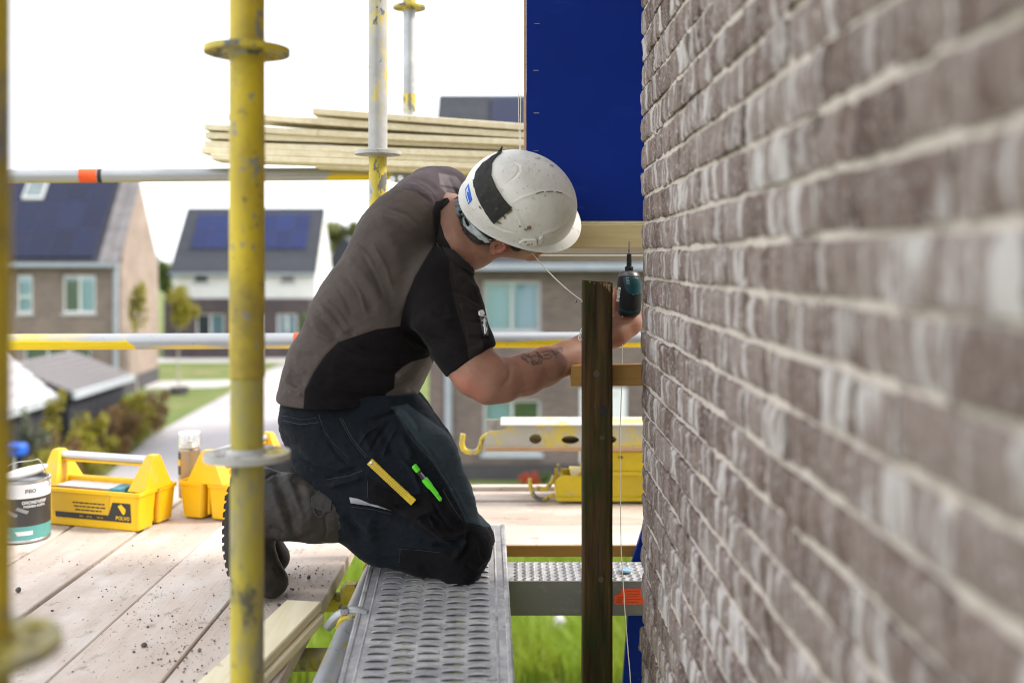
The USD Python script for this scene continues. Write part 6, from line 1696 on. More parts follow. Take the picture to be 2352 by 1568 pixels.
# tattoo: loose ink strokes on the forearm
tat = [([(1196, 818), (1204, 826), (1212, 829)], 4), ([(1199, 813), (1216, 820)], 5), ([(1213, 812), (1222, 826), (1232, 833), (1240, 828), (1236, 818), (1226, 816), (1218, 822)], 2.2), ([(1226, 836), (1243, 834), (1246, 826)], 2.4), ([(1232, 808), (1240, 818), (1246, 822)], 5.5), ([(1244, 809), (1258, 806), (1266, 810)], 2.5),
       ([(1246, 824), (1262, 823), (1268, 816)], 2.4), ([(1248, 816), (1262, 814)], 3), ([(1266, 803), (1274, 812), (1282, 810)], 4.5), ([(1272, 802), (1290, 798), (1293, 806), (1276, 812)], 2.0), ([(1275, 806), (1289, 803)], 2.0), ([(1270, 814), (1279, 816), (1278, 823)], 1.6), ([(1220, 829), (1226, 838)], 6), ([(1206, 822), (1214, 834)], 3.5)]
m = decal(body, shapely.union_all([stroke(p_, w * 1.0) for p_, w in tat]), 0.0005, 1.6)
part(bp_, "tattoo", m, "tattoo_ink", True)
m = decal(body, shapely.Polygon([(1409, 807), (1422, 799), (1425, 802), (1411, 812)]), 0.0012, 2.0, thick=0.001)
if m is not None:
    part(man, "wrist_band", m, "black_plastic", True)

# shirt
SH = Field((-0.62, 2.10, CZ - 0.40), (0.02, 2.72, CZ + 0.26), 0.0036)
torso(SH, 0.0, 0.022)
for (c0, d0, r0), (c1, d1_, r1) in zip([((1005, 655), 2.36, 86), ((1030, 722), 2.33, 79), ((1062, 790), 2.305, 69)], [((1030, 722), 2.33, 79), ((1062, 790), 2.305, 69), ((1094, 856), 2.285, 66)]):
    SH.cap(W(*c0, d0), W(*c1, d1_), r0 * d0 / FPX, r1 * d1_ / FPX, r0 * d0 / FPX * 0.95, r1 * d1_ / FPX * 0.95, k=0.022)
SH.cap(W(1000, 438, 2.555), W(1070, 462, 2.64), 0.050, 0.056, k=0.03)
def halfspace(F, o, n, lo, hi):
    w = F.window(lo, hi)
    x, y, z = F.ax[0][w[0]][:, None, None], F.ax[1][w[1]][None, :, None], F.ax[2][w[2]][None, None, :]
    F.F[w] = np.maximum(F.F[w], ((x - o[0]) * n[0] + (y - o[1]) * n[1] + (z - o[2]) * n[2]).astype(np.float32))
h0, h1 = W(1028, 867, 2.29), W(1134, 795, 2.29)
nh = np.array([(h1 - h0)[2], 0, -(h1 - h0)[0]]); nh /= np.linalg.norm(nh)
nh = -nh if nh[2] > 0 else nh
nh = nh + np.array([0, -0.12, 0]); nh /= np.linalg.norm(nh)
hc = (h0 + h1) / 2
halfspace(SH, hc, nh, hc - [0.16, 0.14, 0.10], hc + [0.16, 0.14, 0.10])
hb = W(770, 936, 2.32)
halfspace(SH, hb, np.array([0, 0, -1.0]), hb - [0.3, 0.3, 0.12], hb + [0.3, 0.3, 0.12])
shirt = SH.mesh(0.0, 0.8)
shirt = trimesh.Trimesh(*trimesh.remesh.subdivide(shirt.vertices, shirt.faces), process=False)
Z8 = lambda *p_: [(597 + .4102 * x, 321.6 + .4102 * y) for x, y in p_]
folds = [
    (Z8((770, 262), (880, 290), (975, 365)), 3.0, -0.0016), (Z8((1000, 555), (940, 640), (870, 760), (820, 880), (795, 970), (785, 1040)), 2.4, -0.0015), (Z8((785, 1042), (650, 1060), (560, 1090), (440, 1130), (360, 1210), (300, 1300), (250, 1400), (240, 1520)), 2.6, -0.0016),
    (Z8((430, 700), (520, 800), (600, 900), (640, 990)), 13, -0.004), (Z8((470, 640), (580, 760), (680, 900)), 11, 0.0035), (Z8((560, 560), (640, 700), (720, 860), (760, 980)), 14, -0.003), (Z8((700, 480), (760, 600), (800, 760)), 16, 0.003),
    (Z8((300, 950), (370, 1030), (440, 1110)), 9, -0.006), (Z8((330, 930), (420, 1020), (500, 1110)), 8, 0.005), (Z8((290, 1010), (340, 1090), (420, 1130)), 7, 0.0045), (Z8((400, 1000), (480, 1080), (540, 1085)), 7, -0.004),
    (Z8((140, 1330), (200, 1370), (250, 1350)), 8, -0.005), (Z8((150, 1300), (200, 1310), (270, 1290)), 7, 0.004), (Z8((160, 1400), (210, 1430), (240, 1420)), 6, 0.004), (Z8((200, 1200), (260, 1220), (320, 1190)), 9, -0.003),
    (Z8((520, 1140), (640, 1170), (760, 1180), (880, 1150)), 11, -0.004), (Z8((480, 1180), (620, 1220), (780, 1230), (930, 1180)), 10, 0.004), (Z8((400, 1260), (560, 1290), (740, 1290), (880, 1240)), 12, -0.004), (Z8((360, 1340), (520, 1370), (700, 1370)), 11, 0.0035), (Z8((300, 1440), (480, 1450), (660, 1440)), 10, -0.003),
    (Z8((800, 1060), (880, 1120), (940, 1180)), 10, -0.006), (Z8((830, 1010), (900, 1060), (970, 1150)), 9, 0.004), (Z8((760, 1330), (820, 1290), (900, 1230)), 8, 0.005), (Z8((740, 1390), (800, 1370), (860, 1320)), 7, -0.004), (Z8((720, 1440), (790, 1430), (840, 1390)), 7, 0.004),
    (Z8((1060, 640), (1080, 760), (1110, 900), (1150, 1050), (1180, 1280)), 2.2, -0.0012), (Z8((1100, 740), (1160, 800), (1230, 860)), 9, 0.004), (Z8((1080, 830), (1150, 870), (1230, 920)), 8, -0.004), (Z8((1110, 920), (1180, 950), (1250, 980)), 8, 0.0035), (Z8((900, 900), (980, 940), (1070, 950)), 16, -0.003), (Z8((860, 1000), (960, 1030), (1090, 1040)), 15, 0.003), (Z8((1160, 1100), (1230, 1110), (1270, 1090)), 6, -0.003), (Z8((1170, 1180), (1240, 1160), (1290, 1120)), 6, 0.003),
    (Z8((870, 190), (960, 250), (1010, 300)), 8, -0.003), (Z8((810, 240), (920, 280), (980, 330)), 8, 0.0028), (Z8((990, 180), (1010, 260), (1040, 330)), 2.2, -0.0012), (Z8((1060, 200), (1090, 270), (1110, 320)), 5, -0.003), (Z8((620, 400), (740, 420), (860, 480), (940, 560)), 22, 0.0025), (Z8((1055, 1312), (1120, 1308), (1200, 1268), (1290, 1150)), 3.0, -0.0010),
    (Z8((123, 1450), (240, 1495), (480, 1492), (700, 1452)), 2.2, -0.0010)]
folds += [(Z8(*l_), w_, a_) for l_, w_, a_ in ((((560, 620), (640, 760), (700, 900)), 5, -0.002), (((620, 560), (700, 700), (750, 860)), 5, 0.0017), (((480, 720), (560, 860), (600, 980)), 5, 0.002), (((420, 800), (480, 900), (520, 1000)), 5, -0.002), (((330, 900), (400, 960), (470, 1060)), 4, -0.003), (((350, 880), (430, 950), (500, 1050)), 4, 0.003),
          (((150, 1280), (210, 1300), (260, 1280)), 4, -0.003), (((145, 1360), (210, 1395), (245, 1370)), 4, 0.003), (((430, 1150), (600, 1200), (780, 1210), (930, 1165)), 5, -0.003), (((420, 1230), (600, 1265), (800, 1265), (920, 1210)), 5, 0.003), (((380, 1310), (560, 1335), (760, 1330)), 5, -0.0025), (((340, 1380), (520, 1405), (700, 1395)), 5, 0.0025),
          (((1120, 780), (1180, 830), (1225, 900)), 4, -0.003), (((1090, 860), (1160, 890), (1240, 950)), 4, 0.003), (((1130, 1000), (1200, 1020), (1255, 1010)), 4, -0.003), (((930, 960), (1010, 1000), (1100, 1000)), 6, 0.003), (((880, 1060), (960, 1110), (1080, 1120)), 6, -0.003), (((840, 1060), (900, 1130), (960, 1190)), 4, -0.004), (((810, 1090), (880, 1160), (950, 1200)), 4, 0.004),
          (((640, 420), (760, 450), (860, 540)), 5, 0.0016), (((700, 380), (820, 420), (910, 500)), 5, -0.0016), (((520, 560), (600, 640), (640, 720)), 4, 0.0016), (((880, 240), (960, 300), (1000, 370)), 4, -0.002), (((840, 270), (930, 310), (980, 350)), 4, 0.002))]
shirt = sculpt(shirt, [(l_, w_, a_ * (1.35 if w_ > 4 else 1.0)) for l_, w_, a_ in folds], 0.05)
n_ = shirt.vertex_normals
sv = shirt.vertices
shirt.vertices = sv + n_ * (((meshkit.fbm(sv * np.array([14, 14, 20]) + 3, 4, 7) - 0.5) * 0.006 + (meshkit.fbm(sv * 42, 3, 9) - 0.5) * 0.0022)[:, None])
sv = shirt.vertices
black = np.maximum.reduce([poly_mask(sv, Z8((1000, 545), (940, 640), (870, 760), (820, 880), (795, 970), (785, 1042), (650, 1060), (560, 1090), (440, 1130), (360, 1210), (300, 1300), (250, 1400), (236, 1600), (1000, 1600), (1400, 1400), (1400, 600), (1210, 700), (1080, 640)))])
near_side = sv[:, 1] < 2.47
strip_ = poly_mask(sv, Z8((1057, 640), (1062, 760), (1100, 950), (1150, 1110), (1180, 1300), (1320, 1200), (1340, 900), (1230, 700)))
strip_ = np.minimum(strip_, -poly_mask(sv, Z8((1240, 1095), (1270, 1060), (1320, 1140), (1310, 1190), (1260, 1230))))
belly = -poly_mask(sv, Z8((925, 1140), (985, 1290), (1050, 1345), (1330, 1180), (1100, 900)))
belly = np.minimum(belly, poly_mask(sv, Z8((965, 1180), (945, 1215), (850, 1240), (800, 1270), (757, 1310), (752, 1390), (705, 1420), (690, 1540), (820, 1540), (960, 1300), (1000, 1200))))
yoke_lit = poly_mask(sv, Z8((760, 258), (880, 288), (985, 375), (1010, 330), (1200, 300), (1140, 100), (850, 100)))  # shoulder light painted as a purplish tint on the same grey cloth
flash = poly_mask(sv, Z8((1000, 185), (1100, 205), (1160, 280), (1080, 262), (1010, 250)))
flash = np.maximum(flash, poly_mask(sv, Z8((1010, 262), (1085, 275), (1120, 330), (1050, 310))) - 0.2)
sh = part(man, "shirt", shirt, "shirt_cloth", True, attrs={"black": black, "strip": strip_, "belly": belly, "yoke_lit": yoke_lit, "flash": flash})
cov = cat(shirt, body)
m = decal(cov, Z8((1050, 330), (985, 345), (968, 400), (968, 470), (988, 565), (1048, 652), (1120, 712), (1190, 762), (1207, 745), (1195, 715), (1140, 682), (1080, 622), (1034, 545), (1010, 465), (1012, 395), (1060, 345)), 0.0012, 2.5, thick=0.003)
part(sh, "collar", m, "collar_cloth", True)
m = decal(shirt, shapely.union_all([stroke(Z8(*p_), 2.0) for p_ in (((1240, 985), (1270, 995)), ((1235, 1010), (1260, 1020)), ((1245, 1035), (1262, 1060), (1255, 1085)), ((1250, 1000), (1255, 1080)))] + [shapely.Polygon(Z8((1222, 958), (1240, 955), (1250, 975), (1236, 990), (1224, 980)))]), 0.002, 1.5, thick=0.003)
if m is not None:
    part(sh, "sleeve_badge", m, "white_plastic", True)
m = decal(shirt, shapely.Polygon(Z8((1228, 990), (1262, 985), (1272, 1040), (1278, 1095), (1250, 1098), (1240, 1050))), 0.0006, 2.0, thick=0.0012)
if m is not None:
    part(sh, "sleeve_pocket", m, "black_plastic", True)

# trousers
TR = Field((-0.62, 2.20, CZ - 0.80), (0.0, 2.74, CZ - 0.26), 0.0036)
legs(TR, 0.0, 0.018)
hb2 = W(770, 908, 2.33)
halfspace(TR, hb2, np.array([0.0, 0, 1.0]), hb2 - [0.4, 0.4, 0.16], hb2 + [0.4, 0.4, 0.3])
trs = TR.mesh(0.0, 0.8)
trs = trimesh.Trimesh(*trimesh.remesh.subdivide(trs.vertices, trs.faces), process=False)
Z4 = lambda *p_: [((500 + x * .4509) * .91875, 918.75 + y * .4143) for x, y in p_]
tf = [(Z4((1090, 80), (1180, 220), (1290, 340), (1380, 480), (1440, 600), (1470, 670)), 3.0, 0.0022), (Z4((1105, 80), (1200, 220), (1310, 340), (1400, 480), (1455, 600), (1482, 670)), 2.5, -0.0018), (Z4((1470, 680), (1530, 690), (1580, 700)), 2.0, -0.0014),
      (Z4((650, 70), (680, 160), (750, 250), (830, 320)), 1.8, -0.0010), (Z4((770, 100), (830, 210), (900, 300)), 1.8, -0.0010), (Z4((455, 80), (560, 105), (680, 95)), 2.0, -0.0014), (Z4((690, 440), (780, 410), (900, 370)), 9, -0.004), (Z4((700, 480), (820, 450), (920, 420)), 8, 0.004),
      (Z4((930, 470), (1080, 520), (1280, 520)), 3.0, 0.0024), (Z4((1060, 600), (1160, 590), (1270, 560)), 8, -0.004), (Z4((1080, 640), (1200, 640), (1330, 600)), 8, 0.004), (Z4((830, 580), (960, 600), (1060, 620), (1200, 690)), 10, -0.005), (Z4((1180, 640), (1290, 720), (1380, 790)), 8, 0.005), (Z4((1240, 620), (1340, 690), (1450, 740)), 7, -0.004),
      (Z4((1300, 740), (1400, 760), (1480, 730)), 7, 0.005), (Z4((1280, 800), (1380, 810), (1470, 770)), 8, -0.005), (Z4((1440, 870), (1500, 790), (1490, 720)), 9, -0.006), (Z4((1400, 880), (1450, 820), (1470, 760)), 7, 0.005), (Z4((1115, 810), (1108, 900)), 1.6, -0.0012), (Z4((1100, 815), (1220, 822), (1330, 835)), 1.8, 0.0012), (Z4((950, 640), (940, 720), (960, 800)), 14, 0.003),
      (Z4((800, 620), (860, 700), (900, 800)), 14, -0.003), (Z4((1100, 180), (1160, 270), (1170, 350)), 11, 0.003), (Z4((1000, 150), (1040, 230), (1080, 320)), 12, -0.003), (Z4((900, 150), (930, 240), (960, 300)), 12, 0.003), (Z4((1220, 180), (1330, 330), (1440, 500), (1520, 640)), 8, -0.0022), (Z4((1340, 490), (1400, 590), (1460, 680)), 6, 0.003), (Z4((940, 120), (1050, 80), (1110, 50)), 6, -0.003), (Z4((1120, 50), (1180, 110), (1220, 180)), 6, 0.003)]
tf += [(Z4(*l_), w_, a_) for l_, w_, a_ in ((((460, 140), (560, 160), (640, 150)), 4, -0.0015), (((560, 330), (660, 380), (780, 400)), 5, -0.002), (((600, 370), (700, 420), (800, 430)), 5, 0.002), (((1010, 130), (930, 180), (870, 260)), 5, 0.002), (((1060, 110), (990, 200), (940, 300)), 5, -0.002),
       (((1090, 150), (1040, 240), (1010, 330)), 5, 0.002), (((1100, 300), (1180, 400), (1230, 520)), 6, 0.002), (((1290, 560), (1330, 640), (1400, 720)), 4, -0.003), (((1250, 600), (1300, 700), (1380, 760)), 4, 0.003), (((820, 640), (940, 700), (1060, 700)), 6, 0.002), (((830, 700), (960, 760), (1090, 770)), 7, -0.002),
       (((900, 830), (1000, 860), (1100, 860)), 6, 0.0018), (((1500, 720), (1560, 800), (1570, 900)), 6, -0.002), (((1480, 900), (1540, 930), (1590, 880)), 5, 0.002), (((690, 200), (760, 300), (840, 380)), 5, -0.0018), (((1240, 240), (1330, 380), (1420, 560)), 4, 0.0016))]
trs = sculpt(trs, [(l_, w_ * 0.85, a_ * 2.0) for l_, w_, a_ in tf], 0.05)
tv, tn = trs.vertices, trs.vertex_normals
trs.vertices = tv + tn * (((meshkit.fbm(tv * np.array([16, 14, 12]) + 8, 4, 3) - 0.5) * 0.008 + (np.abs(meshkit.fbm(tv * np.array([30, 20, 42]), 3, 5) - 0.5)) * -0.008)[:, None])
tv = trs.vertices
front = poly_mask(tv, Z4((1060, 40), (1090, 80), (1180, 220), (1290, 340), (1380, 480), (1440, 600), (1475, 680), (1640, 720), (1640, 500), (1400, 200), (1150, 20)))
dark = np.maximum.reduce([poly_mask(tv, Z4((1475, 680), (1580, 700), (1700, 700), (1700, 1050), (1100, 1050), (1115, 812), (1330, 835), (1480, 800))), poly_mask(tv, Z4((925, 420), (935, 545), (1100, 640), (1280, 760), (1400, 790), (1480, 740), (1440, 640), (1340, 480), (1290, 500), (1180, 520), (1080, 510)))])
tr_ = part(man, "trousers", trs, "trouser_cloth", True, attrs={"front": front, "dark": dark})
m = decal(trs, Z4((828, 536), (880, 546), (945, 572), (1000, 586), (1062, 612), (1000, 594), (940, 580), (890, 574), (838, 568)), 0.0008, 2.5, thick=0.001)
part(tr_, "pocket_lining", m, look("lining_grey", (0.30, 0.30, 0.33), (0.22, 0.22, 0.25), 20, rough=0.9), True)
st2 = [stroke(Z4(*p_), 0.9) for p_ in (((1500, 690), (1570, 698)), ((1480, 684), (1495, 688)), ((660, 80), (685, 165), (745, 245), (825, 320)), ((775, 100), (832, 212), (920, 320)), ((785, 95), (842, 207), (928, 312)), ((460, 112), (560, 134), (660, 122)), ((460, 86), (560, 108), (650, 98)),
                                       ((930, 445), (928, 540)), ((1110, 818), (1104, 900)), ((1100, 822), (1220, 829), (1330, 842)), ((840, 590), (960, 606), (1060, 632)), ((1345, 495), (1405, 595), (1455, 670)), ((700, 440), (830, 420), (900, 390)))]
for k in range(16):
    a_, b_ = Z4((1112 + k * 22, 92 + k * 36), (1118 + k * 22, 102 + k * 36))
    if k < 16:
        st2.append(stroke([a_, b_], 0.9))
m = decal(trs, shapely.union_all(st2), 0.0012, 1.2)
if m is not None:
    part(tr_, "stitching", m, look("thread", (0.030, 0.037, 0.045), rough=0.8), True, kind="stuff")

# boots
def boot(dy, dz, name_label, full):
    Fb = Field((-0.79, 2.26 + dy, CZ - 0.86), (-0.36, 2.50 + dy, CZ - 0.44), 0.0034)
    o = lambda x, y, d: W(x, y, d) + [0.0 if full else -0.030, dy, dz]
    def ch(secs, k=0.016):
        pv = None
        for (x0, y0), (x1, y1), d, hd_ in secs:
            c, r = o((x0 + x1) / 2, (y0 + y1) / 2, d), math.hypot(x1 - x0, y1 - y0) / 2 * d / FPX
            if pv is not None:
                Fb.cap(pv[0], c, pv[1], r, pv[2], hd_, k)
            pv = (c, r, hd_)
    ch([((770, 1117), (768, 1244), 2.358, .062), ((722, 1108), (716, 1242), 2.358, .061), ((668, 1090), (664, 1238), 2.36, .060), ((622, 1084), (628, 1216), 2.365, .054)])
    ch([((560, 1086), (632, 1160), 2.37, .040), ((538, 1180), (636, 1212), 2.37, .043), ((546, 1260), (628, 1274), 2.372, .044), ((580, 1322), (652, 1334), 2.38, .046)])
    Fb.cap(o(617, 1330, 2.385), o(630, 1338, 2.385), 0.034, 0.030, 0.046, 0.042, k=0.02)
    mo = o(797, 1180, 2.358)
    w = Fb.window(mo - [0.03, 0.1, 0.1], mo + [0.1, 0.1, 0.1])
    Fb.F[w] = np.maximum(Fb.F[w], (Fb.ax[0][w[0]][:, None, None] - mo[0]).astype(np.float32))
    Fb.cap(mo + [0.05, 0, 0], mo + [-0.06, 0, 0], 0.0565, 0.052, 0.056, 0.050, k=0.003, cut=True)
    m = Fb.mesh(0.0, 0.7)
    m = trimesh.Trimesh(*trimesh.remesh.subdivide(m.vertices, m.faces), process=False)
    if full:
        m = sculpt(m, [(Z4((800, 480), (785, 600), (783, 780)), 5, 0.003), (Z4((560, 440), (600, 520), (610, 640), (600, 760)), 12, 0.003), (Z4((410, 410), (450, 470), (500, 600), (530, 740)), 13, -0.006), (Z4((470, 420), (520, 520), (560, 640), (570, 750)), 11, 0.005), (Z4((380, 450), (420, 560), (470, 680), (500, 780)), 10, 0.005), (Z4((360, 440), (400, 410), (440, 405)), 4, -0.003),
                       (Z4((480, 770), (560, 770), (640, 740)), 9, -0.003), (Z4((690, 640), (700, 720), (690, 780)), 3, -0.002), (Z4((370, 700), (430, 730), (470, 750)), 8, -0.004), (Z4((440, 420), (600, 430), (780, 480)), 6, 0.002), (Z4((360, 920), (420, 930), (450, 980)), 6, -0.002)], 0.05)
        v = m.vertices
        m.vertices = v + m.vertex_normals * ((meshkit.fbm(v * 24, 4, 5) - 0.5) * 0.006)[:, None]
    bt = part(man, "boot", m, "boot_rubber", True, label=name_label)
    sole = shapely.affinity.translate(shapely.Polygon([(575, 1072), (540, 1088), (524, 1130), (518, 1190), (518, 1250), (528, 1305), (556, 1350), (584, 1361), (604, 1358), (596, 1346), (572, 1330), (547, 1296), (538, 1240), (538, 1180), (544, 1130), (560, 1095)]), 9, 0)
    pts = np.array(sole.exterior.coords)
    P3_ = np.array([o(x, y, 2.372) for x, y in pts])
    part(bt, "sole", prism([(p_[0], p_[2]) for p_ in P3_], 0.088, (0, 2.372 + dy + 0.044, 0), (1, 0, 0), (0, 0, 1)), "sole_rubber", False)
    lug, k = [], 0
    ol = np.array([(540, 1088), (524, 1130), (518, 1190), (518, 1250), (528, 1305), (556, 1352)], float) + [9, 0]
    ls = shapely.LineString(ol)
    for s_ in np.arange(6, ls.length - 12, 19.0):
        p_, p2_ = np.array(ls.interpolate(s_).coords[0]), np.array(ls.interpolate(s_ + 11).coords[0])
        a_, b_ = o(*p_, 2.372), o(*p2_, 2.372)
        t_ = (b_ - a_) / np.linalg.norm(b_ - a_)
        nn = np.array([-t_[2], 0, t_[0]])
        nn = -nn if nn[0] > 0 else nn
        for y_ in (-0.030, 0.0, 0.030):
            c = (a_ + b_) / 2 + nn * 0.0022 + [0, y_, 0]
            lug.append(cbox((0.0125, 0.022, 0.008), 0.0012, np.stack([t_, [0, 1, 0], np.cross(t_, [0, 1, 0])], 1), c))
    part(bt, "sole_lugs", cat(*lug), "sole_rubber", False, kind="stuff")
    return bt, m
bt1, bm1 = boot(0.0, 0.0, "nearer rubber boot with loop tab", True)
tab = shapely.Polygon(Z4((620, 540), (655, 515), (728, 540), (722, 612), (690, 618), (618, 588))).buffer(1.5)
m = decal(bm1, tab, 0.0015, 2.0, thick=0.0035)
part(bt1, "loop_tab", m, "sole_rubber", 40)
ring = shapely.affinity.rotate(shapely.affinity.scale(shapely.Point(*Z4((665, 575))[0]).buffer(1, 24), 17, 31), 6)
m = decal(bm1, ring.difference(shapely.affinity.scale(ring, 0.80, 0.86)), 0.001, 2.0, thick=0.004)
part(bt1, "loop_ring", m, "sole_rubber", 40)
boot(0.155, 0.010, "further rubber boot behind the nearer one", False)

# hair under the helmet
HF = Field(HC - 0.19, HC + 0.19, 0.0032)
HF.ell(hd(-0.008, 0, 0.006), [hf, hr, hu], (0.104, 0.083, 0.112), 0.01)
HF.ell(hd(-0.046, 0.006, -0.064), [hf, hr, hu], (0.056, 0.076, 0.062), 0.02)
halfspace(HF, hd(0.045, 0, 0), hf - hu * 0.25, HC - 0.19, HC + 0.19)
halfspace(HF, hd(-0.03, 0, -0.092), -hu + hf * 0.75, HC - 0.19, HC + 0.19)
for s_ in (-1, 1):
    HF.ell(hd(0.032, 0.070 * s_, -0.030), [hf, hr, hu], (0.014, 0.010, 0.030), 0.004)
hair = HF.mesh(0.0, 0.7)
hv = hair.vertices
hair.vertices = hv + hair.vertex_normals * ((meshkit.fbm(hv * np.array([90, 90, 90]), 4, 3) - 0.5) * 0.007)[:, None]
hh = part(man, "hair", hair, "hair_dark", True)
Z5 = lambda *p_: [(1038 + .1817 * x, 340 + .1817 * y) for x, y in p_]
nape = shapely.Polygon(Z5((200, 520), (130, 590), (95, 680), (82, 800), (88, 900), (112, 985), (170, 1085), (240, 1160), (310, 1205), (390, 1215), (470, 1200), (545, 1165), (520, 1120), (400, 1060), (330, 950), (260, 800), (215, 650)))
side_ = shapely.Polygon(Z5((740, 1175), (800, 1190), (960, 1215), (930, 1235), (870, 1262), (830, 1268), (790, 1250), (765, 1212)))
rh = np.random.default_rng(77)
patches, strands = [], []
for pg_, dens in ((nape, 2600), (side_, 700)):
    m = decal(body, pg_, 0.0006, 2.2, thick=0.0035, jitter=0.006)
    if m is None:
        continue
    patches.append(m)
    top = trimesh.Trimesh(m.vertices[: len(m.vertices) // 2], m.faces[(m.faces < len(m.vertices) // 2).all(1)], process=False)
    b_, fi = trimesh.sample.sample_surface(top, dens, seed=5)
    nn = top.face_normals[fi]
    dirn = -hu * 0.85 - hf * 0.30 + nn * 0.30 + rh.normal(0, 0.30, nn.shape)
    dirn /= np.linalg.norm(dirn, axis=1)[:, None]
    ln = rh.uniform(0.004, 0.011, len(b_))[:, None]
    sd = np.cross(dirn, nn); sd /= np.linalg.norm(sd, axis=1)[:, None] + 1e-9
    b_ = b_ - nn * 0.001
    strands.append(np.stack([b_ - sd * 0.0005, b_ + sd * 0.0005, b_ + dirn * ln], 1).reshape(-1, 3))
hairp = cat(*patches)
part(hh, "cropped_hair", hairp, "hair_dark", True)
hs = np.vstack(strands)
part(hh, "hair_strands", (hs, np.arange(len(hs)).reshape(-1, 3)), "hair_dark", False, kind="stuff")

# ------------------------------------------------------------------ hard hat
nt, nphi = 400, 150
th = np.linspace(0, 2 * np.pi, nt, endpoint=False)
rows = []
A_, B_, C_ = 0.138, 0.108, 0.142
pk = np.clip(np.cos(np.angle(np.exp(1j * th))), 0, 1) ** 1.6
for i in range(nphi):
    p_ = i / (nphi - 1)
    if p_ < 0.84:
        ph = p_ / 0.84 * np.pi / 2
        s, c = math.sin(ph) ** 0.93, math.cos(ph) ** 0.93
        rows.append(np.column_stack([A_ * s * np.cos(th), B_ * s * np.sin(th), np.full(nt, C_ * c)]))
    else:
        q_ = (p_ - 0.84) / 0.16
        out_ = 0.005 * q_ ** 1.5 + 0.020 * pk * q_
        down = 0.012 * q_ * (1 - 0.5 * pk) + 0.004 * pk * q_ ** 2 + 0.016 * q_ * np.clip(-np.cos(th), 0, 1)
        rows.append(np.column_stack([(A_ + out_) * np.cos(th), (B_ + out_ * (0.55 + 0.45 * pk)) * np.sin(th), -down]))
loc_ = np.vstack(rows)
FR = np.stack([hf, hr, hu], 0)
f_ = []
for i in range(nphi - 1):
    for j in range(nt):
        k = (j + 1) % nt
        f_ += [(i * nt + j, (i + 1) * nt + j, (i + 1) * nt + k), (i * nt + j, (i + 1) * nt + k, i * nt + k)]
outer = trimesh.Trimesh(loc_ @ FR + HC, np.array(f_), process=False)
if (outer.face_normals[nt * 120] @ (outer.triangles_center[nt * 120] - HC)) < 0:
    outer = trimesh.Trimesh(outer.vertices, outer.faces[:, ::-1], process=False)
outer = sculpt(outer, [(l_, w_, a_ * 0.8) for l_, w_, a_ in [(Z5((740, 710), (900, 620), (1060, 570), (1230, 545), (1400, 570), (1500, 630), (1560, 720)), 3.2, 0.0019), (Z5((500, 190), (500, 330), (560, 480), (650, 620), (740, 710), (830, 850), (890, 980), (905, 1080)), 3.2, 0.0022),
                       (Z5((590, 185), (790, 190), (850, 230), (850, 290), (800, 360), (640, 490)), 2.6, -0.0018), (Z5((640, 240), (760, 250), (780, 300), (700, 380)), 12, -0.0015), (Z5((285, 400), (300, 500), (340, 650), (420, 800), (530, 960), (650, 1030), (900, 1085)), 2.6, -0.0016), (Z5((260, 420), (280, 520), (320, 670), (400, 820), (510, 985), (640, 1055), (890, 1105)), 3.0, 0.0014),
                       (Z5((1120, 1110), (1160, 1085), (1300, 1040), (1440, 950), (1530, 800)), 3.5, 0.0026), (Z5((1180, 1110), (1320, 1065), (1460, 970), (1545, 830)), 4, -0.0022)]], 0.2)
inner_v = outer.vertices - outer.vertex_normals * 0.0032
nV = len(outer.vertices)
e0 = (nphi - 1) * nt
rimf = []
for j in range(nt):
    k = (j + 1) % nt
    rimf += [(e0 + j, nV + e0 + k, e0 + k), (e0 + j, nV + e0 + j, nV + e0 + k)]
shellm = trimesh.Trimesh(np.vstack([outer.vertices, inner_v]), np.vstack([outer.faces, outer.faces[:, ::-1] + nV, np.array(rimf)]), process=False)
hat = thing("hard_hat", "scuffed white hard hat with torn dark tape worn by the kneeling man", "hard hat", HC)
shl = part(hat, "shell", shellm, "helmet_white", True)
tp = shapely.Polygon(Z5((510, 190), (500, 340), (562, 490), (640, 615), (700, 690), (762, 752), (742, 770), (690, 818), (640, 858), (590, 905), (545, 950), (470, 858), (380, 728), (312, 580), (288, 440), (312, 310), (400, 205), (520, 118), (600, 60), (640, 30), (630, 60), (560, 120)))
m = decal(outer, tp, 0.0009, 2.2, thick=0.0012, jitter=0.004)
part(hat, "tape", m, "tape_dark", True)
a_ = outer.vertices[np.argmin(np.linalg.norm(proj(outer.vertices) - Z5((600, 55))[0], axis=1))]
part(hat, "tape_flap", tube([a_ + [-0.004, -0.003, -0.002], a_ + [0.002, -0.005, 0.004], a_ + [0.006, -0.005, 0.011], a_ + [0.006, -0.005, 0.014]], [0.002, 0.0025, 0.002, 0.0008], 6), "tape_dark")
m = decal(outer, Z5((172, 520), (212, 452), (236, 560), (258, 655), (212, 712), (180, 620)), 0.0006, 2.0, thick=0.0004)
if m is not None:
    sk = part(hat, "sticker", m, "sticker_blue", True)
    m = decal(outer, shapely.union_all([stroke(Z5((186, 545), (200, 615), (222, 690)), 1.3), stroke(Z5((200, 500), (212, 560)), 1.6), stroke(Z5((186, 520), (196, 548)), 1.4)]), 0.0014, 1.2)
    if m is not None:
        part(sk, "print", m, "can_print", True)
for p_ in (((1058, 578), (1110, 562), (1160, 553)), ((1190, 551), (1235, 549), (1280, 549)), ((1310, 555), (1350, 562), (1392, 573))):
    m = decal(outer, stroke(Z5(*p_), 1.7), 0.0016, 1.2)
    if m is not None:
        part(hat, "vent_slot", m, look("slot_brown", (0.11, 0.08, 0.06), (0.07, 0.05, 0.04), 30, rough=0.8), True)
